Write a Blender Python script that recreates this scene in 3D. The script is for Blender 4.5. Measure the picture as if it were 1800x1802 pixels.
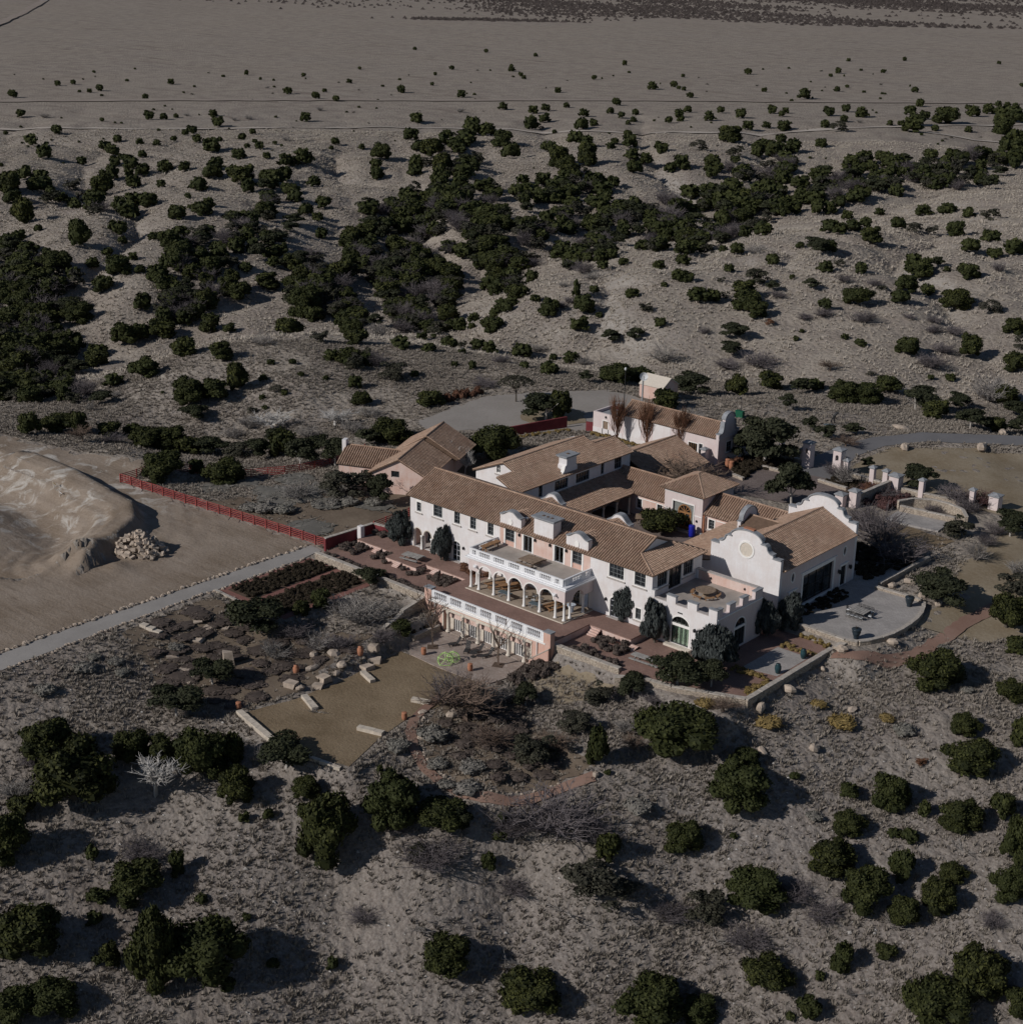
import bpy, math, random, numpy as np
from mathutils import Vector, Matrix
from mathutils.geometry import tessellate_polygon, delaunay_2d_cdt
for o in list(bpy.data.objects): bpy.data.objects.remove(o)
random.seed(7); rng = np.random.default_rng(7)
SC = bpy.context.scene; COL = SC.collection
# ------------------------------------------------------------------ camera (a drone high over the near slope)
cd = bpy.data.cameras.new('camera'); cam = bpy.data.objects.new('camera', cd); COL.objects.link(cam)
cr = Vector((0.7486095783, 0.6627565617, 0.0183695197)); cu = Vector((-0.2427823589, 0.2482398781, 0.9377812587))
cf = Vector((-0.6169606353, 0.7064918279, -0.3467403518))
cam.matrix_world = Matrix(((cr.x, cu.x, -cf.x, 153.96683), (cr.y, cu.y, -cf.y, -154.51916), (cr.z, cu.z, -cf.z, 85.93176), (0, 0, 0, 1)))
cd.sensor_fit = 'HORIZONTAL'; cd.sensor_width = 36; cd.lens = 36*2820.253/1800; cd.clip_start = 1; cd.clip_end = 30000
SC.camera = cam
# ------------------------------------------------------------------ light: low winter sun from the near left
SUN_EL, SUN_AZ = math.radians(31), math.radians(21)          # light travels towards bearing 21 degrees east of +Y
wd = bpy.data.worlds.new('World'); SC.world = wd; wd.use_nodes = True
nt = wd.node_tree; sky = nt.nodes.new('ShaderNodeTexSky'); sky.sky_type = 'NISHITA'; sky.sun_disc = False
sky.sun_elevation = SUN_EL; sky.sun_rotation = SUN_AZ+math.pi; sky.altitude = 1900; sky.air_density = 1; sky.dust_density = .6
bg = nt.nodes['Background']; bg.inputs[1].default_value = .05; nt.links.new(sky.outputs[0], bg.inputs[0])
sl = bpy.data.lights.new('sun', 'SUN'); sl.energy = 3.6; sl.angle = math.radians(.55); sl.color = (1, .955, .90)
so = bpy.data.objects.new('sun', sl); COL.objects.link(so); so.location = (-100, -250, 250)
so.rotation_euler = Vector((math.sin(SUN_AZ)*math.cos(SUN_EL), math.cos(SUN_AZ)*math.cos(SUN_EL), -math.sin(SUN_EL))).to_track_quat('-Z', 'Y').to_euler()
SC.view_settings.view_transform = 'Standard'; SC.view_settings.look = 'None'; SC.view_settings.exposure = -.2
SC.view_settings.gamma = 1; SC.view_settings.use_curve_mapping = False
SC.render.engine = 'CYCLES'; SC.cycles.max_bounces = 5; SC.cycles.transparent_max_bounces = 8

# ------------------------------------------------------------------ scene-tree helpers
def link(o, parent=None):
    COL.objects.link(o)
    if parent is not None: o.parent = parent
    return o
def tag(o, label=None, cat=None, group=None, kind=None):
    if label: o['label'] = label
    if cat: o['category'] = cat
    if group: o['group'] = group
    if kind: o['kind'] = kind
    return o
def thing(name, label, cat, loc=(0, 0, 0), rz=0, group=None):
    o = bpy.data.objects.new(name, None); o.empty_display_size = .3
    o.location = loc; o.rotation_euler = (0, 0, rz)
    return tag(link(o), label, cat, group)
def copy_tree(o, parent=None):
    c = o.copy(); COL.objects.link(c)
    if parent is not None: c.parent = parent
    for ch in o.children: copy_tree(ch, c)
    return c
class MB:
    """collects shapes, then becomes one mesh object"""
    def __init__(s): s.v = []; s.f = []; s.t = []
    def add(s, vs, fs, tint=None):
        b = len(s.v); s.v += [tuple(p) for p in vs]; s.f += [tuple(b+i for i in f) for f in fs]
        s.t += [random.random() if tint is None else tint]*len(fs)
        return s
    def box(s, x0, y0, z0, x1, y1, z1, tint=None, M=None):
        vs = [Vector((x, y, z)) for z in (z0, z1) for x, y in ((x0, y0), (x1, y0), (x1, y1), (x0, y1))]
        if M is not None: vs = [M @ v for v in vs]
        return s.add(vs, [(3, 2, 1, 0), (4, 5, 6, 7), (0, 1, 5, 4), (1, 2, 6, 5), (2, 3, 7, 6), (3, 0, 4, 7)], tint)
    def panel(s, fr, outer, d0, d1, holes=(), tint=.5):
        """outline in the (u,v) plane of frame fr, from depth d0 (back) to d1 (front)"""
        loops = [list(outer)]+[list(h) for h in holes]
        flat = [p for l in loops for p in l]; n = len(flat)
        tr = tessellate_polygon([[Vector((p[0], p[1], 0)) for p in l] for l in loops])
        vs = [fr(p[0], p[1], d1) for p in flat]+[fr(p[0], p[1], d0) for p in flat]; fs = []
        for a, b, c in tr:
            A, B, Cc = flat[a], flat[b], flat[c]
            if (B[0]-A[0])*(Cc[1]-A[1])-(B[1]-A[1])*(Cc[0]-A[0]) < 0: a, c = c, a
            fs += [(a, b, c), (c+n, b+n, a+n)]
        k = 0
        for li, l in enumerate(loops):
            m = len(l); ar = sum(l[i][0]*l[(i+1) % m][1]-l[(i+1) % m][0]*l[i][1] for i in range(m))
            for i in range(m):
                i0 = k+i; i1 = k+(i+1) % m
                q = (i0, i0+n, i1+n, i1)
                fs.append(q if (ar > 0) == (li == 0) else q[::-1])
            k += m
        return s.add(vs, fs, tint)
    def tube(s, p0, p1, r0, r1=None, n=6, tint=None, cap=True):
        p0 = Vector(p0); p1 = Vector(p1); r1 = r0 if r1 is None else r1
        d = (p1-p0).normalized(); a = d.orthogonal().normalized(); b = d.cross(a)
        vs = []
        for p, r in ((p0, r0), (p1, r1)):
            for i in range(n):
                t = 2*math.pi*i/n; vs.append(p+a*(r*math.cos(t))+b*(r*math.sin(t)))
        fs = [(i, (i+1) % n, n+(i+1) % n, n+i) for i in range(n)]
        if cap: fs += [tuple(range(n-1, -1, -1)), tuple(range(n, 2*n))]
        return s.add(vs, fs, tint)
    def lathe(s, prof, o=(0, 0, 0), n=10, tint=None):
        vs = []; fs = []
        for r, z in prof:
            for i in range(n):
                t = 2*math.pi*i/n; vs.append((o[0]+r*math.cos(t), o[1]+r*math.sin(t), o[2]+z))
        for k in range(len(prof)-1):
            for i in range(n): fs.append((k*n+i, k*n+(i+1) % n, (k+1)*n+(i+1) % n, (k+1)*n+i))
        fs += [tuple(range(n-1, -1, -1)), tuple(range((len(prof)-1)*n, len(prof)*n))]
        return s.add(vs, fs, tint)
    def ell(s, c, r, n=8, m=6, jit=0, tint=None, M=None):
        vs = []; fs = []
        for k in range(m+1):
            ph = math.pi*k/m
            for i in range(n):
                t = 2*math.pi*i/n; q = 1+random.uniform(-jit, jit)
                p = Vector((r[0]*math.sin(ph)*math.cos(t)*q, r[1]*math.sin(ph)*math.sin(t)*q, r[2]*math.cos(ph)*q))
                if M is not None: p = M @ p
                vs.append(p+Vector(c))
        for k in range(m):
            for i in range(n): fs.append((k*n+i, (k+1)*n+i, (k+1)*n+(i+1) % n, k*n+(i+1) % n))
        return s.add(vs, fs, tint)
    def mesh(s, name, mat, smooth=False):
        me = bpy.data.meshes.new(name); me.from_pydata([tuple(p) for p in s.v], [], s.f); me.materials.append(mat)
        if s.t:
            at = me.attributes.new('tint', 'FLOAT', 'FACE'); at.data.foreach_set('value', np.array(s.t, np.float32))
        if smooth: me.polygons.foreach_set('use_smooth', [True]*len(me.polygons))
        me.update(); return me
    def build(s, name, mat, parent=None, smooth=False, **k):
        return tag(link(bpy.data.objects.new(name, s.mesh(name, mat, smooth)), parent), **k)
def frame(O, U, V, N):
    O, U, V, N = Vector(O), Vector(U), Vector(V), Vector(N)
    return lambda u, v, d=0: O+U*u+V*v+N*d
def F(y): return frame((0, y, 0), (1, 0, 0), (0, 0, 1), (0, -1, 0))      # wall facing -Y
def B(y): return frame((0, y, 0), (-1, 0, 0), (0, 0, 1), (0, 1, 0))      # facing +Y, u = -x
def Rt(x): return frame((x, 0, 0), (0, 1, 0), (0, 0, 1), (1, 0, 0))      # facing +X
def Lf(x): return frame((x, 0, 0), (0, -1, 0), (0, 0, 1), (-1, 0, 0))    # facing -X, u = -y
def rc(u0, v0, u1, v1): return [(u0, v0), (u1, v0), (u1, v1), (u0, v1)]
def arch(u0, u1, v0, vs, rise=None, n=10):
    rise = (u1-u0)/2 if rise is None else rise; c = (u0+u1)/2; w = (u1-u0)/2
    return [(u0, v0), (u1, v0)]+[(c+w*math.cos(math.pi*k/n), vs+rise*math.sin(math.pi*k/n)) for k in range(n+1)]
def circ(u, v, a, b=None, n=20):
    b = a if b is None else b
    return [(u+a*math.cos(2*math.pi*k/n), v+b*math.sin(2*math.pi*k/n)) for k in range(n)]
def npmesh(name, v, f, mat, tint=None, smooth=False):
    """numpy vertices and equal-size faces -> mesh"""
    me = bpy.data.meshes.new(name); v = np.asarray(v, np.float32); f = np.asarray(f, np.int32)
    me.vertices.add(len(v)); me.vertices.foreach_set('co', v.ravel()); k = f.shape[1]
    me.loops.add(f.size); me.loops.foreach_set('vertex_index', f.ravel())
    me.polygons.add(len(f)); me.polygons.foreach_set('loop_start', np.arange(len(f), dtype=np.int32)*k)
    me.polygons.foreach_set('loop_total', np.full(len(f), k, np.int32))
    if tint is not None:
        at = me.attributes.new('tint', 'FLOAT', 'FACE'); at.data.foreach_set('value', np.asarray(tint, np.float32))
    me.polygons.foreach_set('use_smooth', [smooth]*len(f))
    me.materials.append(mat); me.update(calc_edges=True); return me

# ------------------------------------------------------------------ materials
class NT:
    def __init__(s, name):
        s.m = bpy.data.materials.new(name); s.m.use_nodes = True; s.t = s.m.node_tree; s.b = s.t.nodes['Principled BSDF']
        s.b.inputs['Roughness'].default_value = .9; s.b.inputs['Specular IOR Level'].default_value = .25
        s.co = None
    def n(s, ty, **k):
        o = s.t.nodes.new(ty)
        for a, b in k.items(): setattr(o, a, b)
        return o
    def l(s, a, b): s.t.links.new(a, b)
    def coord(s):
        if s.co is None: s.co = s.n('ShaderNodeTexCoord').outputs['Object']
        return s.co
    def geo(s):
        return s.n('ShaderNodeNewGeometry').outputs['Position']
    def noise(s, scale, detail=3, rough=.55, vec=None, stretch=None, dist=0):
        t = s.n('ShaderNodeTexNoise'); t.inputs['Scale'].default_value = scale; t.inputs['Detail'].default_value = detail
        t.inputs['Roughness'].default_value = rough; t.inputs['Distortion'].default_value = dist
        v = s.geo() if vec is None else vec
        if stretch:
            mp = s.n('ShaderNodeMapping'); mp.inputs['Scale'].default_value = stretch[0]; mp.inputs['Rotation'].default_value = (0, 0, stretch[1]); s.l(v, mp.inputs[0]); v = mp.outputs[0]
        s.l(v, t.inputs['Vector']); return t.outputs['Fac']
    def vor(s, scale, feat='F1', vec=None, out='Distance'):
        t = s.n('ShaderNodeTexVoronoi', feature=feat); t.inputs['Scale'].default_value = scale
        s.l(s.geo() if vec is None else vec, t.inputs['Vector']); return t.outputs[out]
    def ramp(s, fac, stops, interp='LINEAR'):
        r = s.n('ShaderNodeValToRGB'); r.color_ramp.interpolation = interp
        while len(r.color_ramp.elements) < len(stops): r.color_ramp.elements.new(.5)
        for e, (p, c) in zip(r.color_ramp.elements, stops):
            e.position = p; e.color = (*c, 1) if len(c) == 3 else c
        s.l(fac, r.inputs[0]); return r.outputs[0]
    def rng(s, fac, a, b, c=0, d=1):
        r = s.n('ShaderNodeMapRange'); s.l(fac, r.inputs[0])
        for i, x in enumerate((a, b, c, d)): r.inputs[i+1].default_value = x
        return r.outputs[0]
    def mix(s, fac, a, b, mode='MIX'):
        m = s.n('ShaderNodeMix', data_type='RGBA', blend_type=mode)
        for sock, val in ((m.inputs[0], fac), (m.inputs[6], a), (m.inputs[7], b)):
            if isinstance(val, (int, float)): sock.default_value = val
            elif isinstance(val, tuple): sock.default_value = (*val, 1)
            else: s.l(val, sock)
        return m.outputs[2]
    def math(s, op, a, b=0):
        m = s.n('ShaderNodeMath', operation=op)
        for i, x in enumerate((a, b)):
            if isinstance(x, (int, float)): m.inputs[i].default_value = x
            else: s.l(x, m.inputs[i])
        return m.outputs[0]
    def tint(s):
        return s.n('ShaderNodeAttribute', attribute_name='tint').outputs['Fac']
    def bump(s, h, st=.5, d=.1):
        b = s.n('ShaderNodeBump'); b.inputs['Strength'].default_value = st; b.inputs['Distance'].default_value = d
        s.l(h, b.inputs['Height']); s.l(b.outputs[0], s.b.inputs['Normal'])
    def col(s, c):
        if isinstance(c, tuple): s.b.inputs['Base Color'].default_value = (*c, 1)
        else: s.l(c, s.b.inputs['Base Color'])
        return s
def plain(name, c, rough=.8, var=.12, scale=3, metal=0, bump=0):
    m = NT(name); f = m.noise(scale, 4)
    m.col(m.mix(m.rng(f, .3, .7), tuple(x*(1-var) for x in c), tuple(min(1, x*(1+var)) for x in c)))
    m.b.inputs['Roughness'].default_value = rough; m.b.inputs['Metallic'].default_value = metal
    if bump: m.bump(m.noise(scale*6, 3), bump, .03)
    return m.m
def stucco(name, base, worn, amt=.5, splash=None):
    m = NT(name)
    blot = m.noise(.55, 5, .6); streak = m.noise(1.3, 4, .6, stretch=((1.6, 1.6, .28), 0)); fine = m.noise(6, 4, .65)
    w = m.math('ADD', m.math('MULTIPLY', blot, .5), m.math('ADD', m.math('MULTIPLY', streak, .35), m.math('MULTIPLY', fine, .25)))
    c = m.mix(m.rng(w, .46, .70, 0, amt), base, worn)
    c = m.mix(m.rng(m.noise(2.2, 3), .3, .7, 0, .35), c, tuple(x*.86 for x in base))
    m.col(c); m.bump(m.noise(9, 4), .25, .03); m.b.inputs['Roughness'].default_value = .92
    return m.m
M = {}
M['white'] = stucco('white_stucco', (.72, .70, .71), (.60, .52, .49), .7)
M['trim'] = plain('white_trim', (.78, .76, .74), .8, .06, 2)
M['balu'] = plain('cast_stone', (.74, .74, .76), .85, .08, 4)
M['pink'] = stucco('pink_stucco', (.56, .34, .27), (.66, .52, .47), .8)
M['salmon'] = stucco('salmon_stucco', (.58, .39, .33), (.70, .60, .56), .9)
M['rose'] = stucco('rose_plaster', (.61, .51, .50), (.70, .64, .63), .8)
M['cream'] = plain('cream_stone', (.58, .52, .45), .85, .12, 5)
M['cap'] = plain('grey_coping', (.26, .27, .29), .8, .2, 1.6)
M['sill'] = plain('sill_stone', (.42, .38, .36), .85, .15, 4)
M['frame'] = plain('window_metal', (.20, .21, .22), .5, .1, 4)
M['greyf'] = plain('grey_door_paint', (.33, .34, .37), .6, .1, 4)
M['iron'] = plain('black_iron', (.03, .03, .032), .5, .2, 5)
M['wood'] = plain('weathered_wood', (.23, .17, .125), .85, .3, 3)
M['teak'] = plain('teak', (.30, .17, .09), .75, .25, 4)
M['greywood'] = plain('grey_wood', (.30, .285, .27), .85, .25, 3)
M['door'] = plain('carved_door', (.28, .14, .06), .6, .3, 4)
M['red'] = plain('red_paint', (.27, .06, .055), .75, .25, 2)
M['redwall'] = plain('red_stucco', (.17, .035, .04), .85, .2, 1)
M['tilegrey'] = plain('mosaic_surround', (.20, .21, .20), .7, .35, 8)
M['brick'] = plain('brick_edging', (.24, .11, .09), .9, .25, 5)
M['terracotta'] = plain('terracotta', (.38, .17, .10), .85, .15, 5)
M['urn'] = plain('dark_glaze', (.025, .035, .045), .35, .3, 3)
M['tealurn'] = plain('teal_glaze', (.02, .05, .06), .3, .3, 3)
M['lime'] = plain('lime_tube', (.42, .60, .22), .5, .1, 3)
M['blue'] = plain('blue_plastic', (.01, .015, .28), .5, .1, 3)
M['cushion'] = plain('white_cushion', (.6, .61, .62), .9, .1, 4)
M['steelblue'] = plain('slate_top', (.10, .13, .15), .6, .15, 3)
M['metal'] = plain('galvanised', (.5, .52, .54), .4, .15, 3, .6)
M['green'] = plain('green_paint', (.01, .09, .05), .6, .2, 3)
M['floor'] = plain('roof_deck', (.36, .32, .29), .9, .16, .6, bump=.2)
M['bark'] = plain('bark', (.10, .085, .07), .95, .3, 3)
M['palebark'] = plain('pale_bark', (.42, .39, .36), .9, .25, 3)
M['cloth'] = plain('pale_cloth', (.55, .62, .72), .95, .15, 2)
def glass(name, c=(.012, .014, .016)):
    m = NT(name); f = m.noise(.8, 2); m.col(m.mix(m.rng(f, .4, .6), c, tuple(x*3 for x in c)))
    m.b.inputs['Roughness'].default_value = .06; m.b.inputs['Specular IOR Level'].default_value = .5; return m.m
M['glass'] = glass('dark_glass')
def clear(name):
    m = NT(name); t = m.t; tr = m.n('ShaderNodeBsdfTransparent'); tr.inputs[0].default_value = (.9, .94, .91, 1)
    gl = m.n('ShaderNodeBsdfGlossy'); gl.inputs['Roughness'].default_value = .05; fr = m.n('ShaderNodeFresnel'); fr.inputs[0].default_value = 1.5
    mx = m.n('ShaderNodeMixShader'); m.l(fr.outputs[0], mx.inputs[0]); m.l(tr.outputs[0], mx.inputs[1]); m.l(gl.outputs[0], mx.inputs[2])
    m.l(mx.outputs[0], t.nodes['Material Output'].inputs[0]); return m.m
M['clear'] = clear('clear_glass')
M['curtain'] = plain('celadon_curtain', (.48, .60, .50), .95, .12, 3)
def tilemat(name, base):
    m = NT(name); t = m.tint(); hi = m.noise(.35, 3)
    c = m.ramp(t, [(0, tuple(x*.72 for x in base)), (.3, tuple(x*.92 for x in base)), (.7, base), (1, (base[0]*1.16, base[1]*1.2, base[2]*1.24))])
    c = m.mix(m.rng(hi, .42, .68, 0, .5), c, (base[0]*.72, base[1]*.62, base[2]*.58))
    c = m.mix(m.rng(m.noise(1.7, 4), .55, .75, 0, .35), c, (.16, .15, .13))
    m.col(c); m.b.inputs['Roughness'].default_value = .88; return m.m
M['tile'] = tilemat('clay_tile', (.375, .258, .19))
M['deckdark'] = plain('roof_underlay', (.13, .085, .06), .9, .2, 2)
def masonry(name, c0, c1, joint, sc=1.0):
    m = NT(name); mp = m.n('ShaderNodeMapping'); mp.inputs['Scale'].default_value = (1.5*sc, 1.5*sc, 4.5*sc); m.l(m.geo(), mp.inputs[0])
    v = m.n('ShaderNodeTexVoronoi', feature='F1'); v.inputs['Scale'].default_value = 1.3; m.l(mp.outputs[0], v.inputs['Vector'])
    e = m.n('ShaderNodeTexVoronoi', feature='DISTANCE_TO_EDGE'); e.inputs['Scale'].default_value = 1.3; m.l(mp.outputs[0], e.inputs['Vector'])
    sp = m.n('ShaderNodeSeparateColor'); m.l(v.outputs['Color'], sp.inputs[0])
    c = m.mix(sp.outputs[0], c0, c1); c = m.mix(m.rng(e.outputs['Distance'], .02, .08, .8, 0), c, joint)
    c = m.mix(m.rng(m.noise(1.1, 4), .5, .75, 0, .4), c, tuple(x*.55 for x in c0)); m.col(c)
    m.bump(m.math('MINIMUM', e.outputs['Distance'], .12), .8, .3); return m.m
M['stone'] = masonry('rubble_stone', (.40, .33, .27), (.50, .43, .35), (.20, .17, .14))
M['stonecap'] = plain('stone_coping', (.40, .36, .32), .9, .22, 2.5, bump=.3)
M['rock'] = plain('sandstone', (.40, .33, .27), .92, .25, 1.2, bump=.5)
M['bench'] = plain('pale_sandstone', (.50, .44, .37), .92, .2, 1.6, bump=.3)
def leafmat(name, dark, light, alt):
    m = NT(name); t = m.tint(); r = m.n('ShaderNodeObjectInfo').outputs['Random']
    c = m.mix(t, dark, light); c = m.mix(m.rng(r, 0, 1, 0, .75), c, alt); m.col(c)
    m.b.inputs['Roughness'].default_value = .75; m.b.inputs['Specular IOR Level'].default_value = .15; return m.m
M['juniper'] = leafmat('juniper_foliage', (.011, .014, .005), (.066, .070, .020), (.034, .041, .014))
M['pinyon'] = leafmat('pinyon_foliage', (.013, .017, .009), (.046, .050, .024), (.040, .043, .025))
M['oak'] = leafmat('scrub_oak_foliage', (.022, .023, .015), (.062, .060, .040), (.055, .052, .042))
M['cypress'] = leafmat('arizona_cypress_foliage', (.024, .029, .028), (.075, .084, .080), (.055, .062, .062))
M['sage'] = leafmat('sage_foliage', (.12, .115, .10), (.24, .225, .20), (.18, .165, .15))
M['lavender'] = leafmat('dormant_lavender', (.060, .048, .042), (.135, .11, .098), (.09, .07, .06))
M['rust'] = leafmat('rust_brown_leaves', (.10, .045, .025), (.19, .10, .06), (.12, .06, .04))
M['goldgrass'] = leafmat('golden_grass', (.14, .10, .035), (.30, .22, .09), (.22, .16, .07))
M['darkred'] = leafmat('dark_red_twigs', (.06, .03, .03), (.12, .065, .06), (.09, .05, .05))
M['twig'] = leafmat('grey_twigs', (.16, .145, .135), (.30, .28, .26), (.22, .20, .19))
M['whitetwig'] = leafmat('bleached_twigs', (.34, .325, .31), (.50, .48, .46), (.42, .40, .38))
M['browntwig'] = leafmat('brown_twigs', (.10, .072, .055), (.19, .14, .11), (.14, .10, .08))
M['purpletwig'] = leafmat('purple_grey_twigs', (.085, .072, .074), (.17, .15, .155), (.12, .105, .11))
M['bedplant'] = leafmat('dark_bed_shrubs', (.022, .018, .012), (.055, .042, .026), (.04, .03, .02))
# ------------------------------------------------------------------ terrain height
OX, OY = 153.8, -154.36            # the hill is mapped by bearing and distance round this far corner
CP=[(-98.5,-6.9,-3),(-72.4,-0.8,-2.2),(-74.3,-21.8,-1.2),(-51.1,-26.3,-1),(-38,-44.4,-1.4),(-26.4,-28.5,-1),(-112.4,1.6,-4),(-102.1,7.4,-3.6),(-127,18.2,-7),(-108.6,24.8,-4),(-105.8,32.5,-2),(-103.7,39.6,0),(-108.9,54,1),(-104.3,65.8,1),(-98,76.5,0.5),(-80.4,86.7,0),(-62.9,92.9,-1),(-45.2,99.5,-1.3),(-21.9,97.3,-1),(-9.9,109.4,-1),(-86.5,21.9,-4.5),(-75.3,33.4,-4),(-73.9,39.4,-1),(-63.2,59.5,-0.6),(-48.2,67.9,-0.4),(-58.9,40.3,-2.5),(-74.7,61.2,0.3),(-91.2,42.5,-0.5),(-205.7,57.9,-20),(-207.3,84.4,-22),(-193.8,108.1,-19),(-187.9,137.5,-18),(-152.8,147.9,-17),(-109.9,133.4,-13),(-85.9,129.3,-10),(-64.6,130.6,-9),(-43.4,127.7,-7),(-16.2,130.8,-6),(7.9,147.8,-7),(22.7,156.7,-7),(6.7,114.1,-2),(27.1,121.2,-2),(-109.9,139.7,-9),(-104.1,137.3,-5),(-102.8,159.9,0),(-104.4,184.3,2),(-85.9,198.5,3.5),(-59,225.8,4),(-15.5,236.3,3),(-70.8,142.4,-2),(-51.9,139.1,-3.5),(-42.5,159.6,0),(-26.3,170.3,1),(-7.6,189.7,1),(-36.5,139.6,-6),(-4,156.8,-3),(13.8,174.8,-3),(-85.6,139.2,-4),(-182,256.2,-14),(-178.4,298.5,-14),(-174.4,345.5,-14),(-148.9,374.8,-11),(-136.2,474.2,-9),(-148.5,425.7,-10),(-90,262.9,3),(-69.7,313,4),(-64.5,341.6,5),(-99.1,231.8,1.5),(-62.8,264.1,4),(-273.7,100.6,-16),(-258.3,110.6,-10),(-248.8,144.9,-8),(-244.1,186.5,-9),(-235.3,229.5,-17),(-200.1,180,-18),(-216.9,176.7,-13),(-226.1,107.5,-13),(-208.5,117.7,-15),(-179.9,212,-16),(-218,239.3,-12),(-368.4,160.4,-6),(-303.1,186.2,-6),(-291.2,227.4,-7),(-277.9,271.7,-8),(-278.2,336.2,-9),(-238.4,324.2,-11),(-242.2,445.5,-7),(-192.5,506.2,-6),(-176.3,586.6,-6),(-239,360.2,-7),(-339.6,386.4,-8),(-501.7,243.1,-7),(-366,435.4,-8),(-217.9,677,-7),(-550.4,431.5,-8),(-368.6,662.8,-8),(-853.1,461.3,-8),(-656,763,-9),(-415.4,1104.5,-9),(-1417.7,811.9,-9),(-1150.8,1321.9,-9),(-813.9,1966.1,-9),(31.1,-88.9,-17),(47.5,-70.2,-19),(65.6,-51.7,-20),(85.8,-35.6,-18.5),(106.1,-21,-16),(14.9,-78,-9.5),(26.2,-64.1,-11),(41.7,-53.1,-13),(57.4,-42.7,-14.5),(70.1,-29,-12.5),(84.4,-17.6,-11.5),(99.2,-8,-9.5),(36.6,-48.2,-6.5),(44.6,-42.8,-7),(53.9,-34.1,-7),(62.1,-24.1,-6.5),(67,-14.3,-5),(73.5,-0,-4.5),(88.5,13.5,-4.2),(76.8,14.4,-2.6),(67.3,10.2,-2.8),(79.5,24.1,-2),(1.7,-69.3,-4),(8.5,-58.5,-4.2),(19.3,-54.5,-5.5),(-1.2,-55.6,-2.6),(55.5,83.9,-0.6),(42.4,90.1,-0.4),(27.5,87.8,-0.3),(62.4,50.2,-0.6),(72.6,47,-1),(65.1,31.6,-1),(54,67.1,-0.4),(-10,-10,-1),(-10,-30,-1.15),(-10,-62,-2.2),(-30,-10,-0.9),(-50,-40,-1.6),(-14,-30,-1.2),(-6,-62,-2.4),(-6,-45,-2),(-5,-20,-1.2),(3,-30,-2),(9,-27,-2.6),(13,-36,-3.7),(8,-40,-3.6),(0,-45,-3.2),(10,-18,-1.8),(4,-15,-1.2),(40,-20,-4),(46,-25,-4.3),(48,-36,-5),(55,-28,-4.8),(52,-15,-3.2),(62,-11,-3),(66,0,-2.4),(67,12,-1.6),(72,30,-0.9),(70,45,-0.4),(40,-30,-4.6),(36,-36,-4.5),(16,-47,-4.6),(26,-50,-5),(37,-45,-5.2),(20,20,-0.2),(20,60,-0.2),(50,50,-0.2),(-20,20,-0.5),(-30,0,-0.7),(-25,45,-0.2),(-20,75,-0.2),(0,85,-0.3),(10,95,-0.3),(30,90,-0.2),(60,60,-0.3),(-45,30,-1),(-6000,4000,-9),(0,9000,-9),(-9000,9000,-9),(3000,6000,-9),(-3000,-500,-9),(300,1500,-8),(-1500,-200,-8),(154,-154,-24),(100,-120,-23),(200,-60,-22),(20,-160,-24),(150,60,-6),(200,150,-6),(-150,-120,-8),(-200,0,-10),(120,250,-4),(-120,-60,-4),(-60,-110,-9),(120,0,-9),(130,-30,-14),(250,30,-16),(-60,-200,-24),(300,300,-6)]

def _hash(ix, iy, s):
    n = (ix.astype(np.int64)*374761393 + iy.astype(np.int64)*668265263 + s*1442695041) & 0x7fffffff
    n = ((n ^ (n >> 13))*1274126177) & 0x7fffffff
    return ((n ^ (n >> 16)) & 0xffff)/65535.0
def vnoise(x, y, s=0):
    ix = np.floor(x); iy = np.floor(y); fx = x-ix; fy = y-iy
    fx = fx*fx*fx*(fx*(fx*6-15)+10); fy = fy*fy*fy*(fy*(fy*6-15)+10)
    a = _hash(ix, iy, s); b = _hash(ix+1, iy, s); c = _hash(ix, iy+1, s); d = _hash(ix+1, iy+1, s)
    return (a+(b-a)*fx)*(1-fy)+(c+(d-c)*fx)*fy
def fbm(x, y, o=4, s=0):
    t = 0; a = .5
    for k in range(o):
        t = t+a*vnoise(x, y, s+k); x = x*2.03+7.1; y = y*2.03-3.7; a *= .5
    return t
def _pol(x, y):
    dx = x-OX; dy = y-OY
    return 3.2*np.arctan2(-dx, dy), 1.6*np.log(np.hypot(dx, dy)+12)
_cp = np.array(CP, float)
_ca, _cr = _pol(_cp[:, 0], _cp[:, 1])
def _k(d2):
    return np.where(d2 > 1e-12, .5*d2*np.log(np.maximum(d2, 1e-12)), 0)
_n = len(_cp)
_A = np.zeros((_n+3, _n+3))
_A[:_n, :_n] = _k((_ca[:, None]-_ca)**2+(_cr[:, None]-_cr)**2)+np.eye(_n)*2e-3
_A[:_n, _n] = 1; _A[:_n, _n+1] = _ca; _A[:_n, _n+2] = _cr; _A[_n:, :_n] = _A[:_n, _n:].T
_W = np.linalg.solve(_A, np.concatenate([_cp[:, 2], np.zeros(3)]))
def inside_dist(x, y, poly):
    """distance outside a polygon (0 inside)"""
    p = np.array(poly, float); d = np.full(x.shape, 1e18); ins = np.zeros(x.shape, bool)
    for i in range(len(p)):
        a = p[i]; b = p[(i+1) % len(p)]; e = b-a
        t = np.clip(((x-a[0])*e[0]+(y-a[1])*e[1])/max(e@e, 1e-9), 0, 1)
        d = np.minimum(d, (x-a[0]-t*e[0])**2+(y-a[1]-t*e[1])**2)
        c = ((a[1] > y) != (b[1] > y))
        if abs(b[1]-a[1]) > 1e-9:
            ins ^= c & (x < (b[0]-a[0])*(y-a[1])/(b[1]-a[1])+a[0])
    return np.where(ins, 0, np.sqrt(d))
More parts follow.
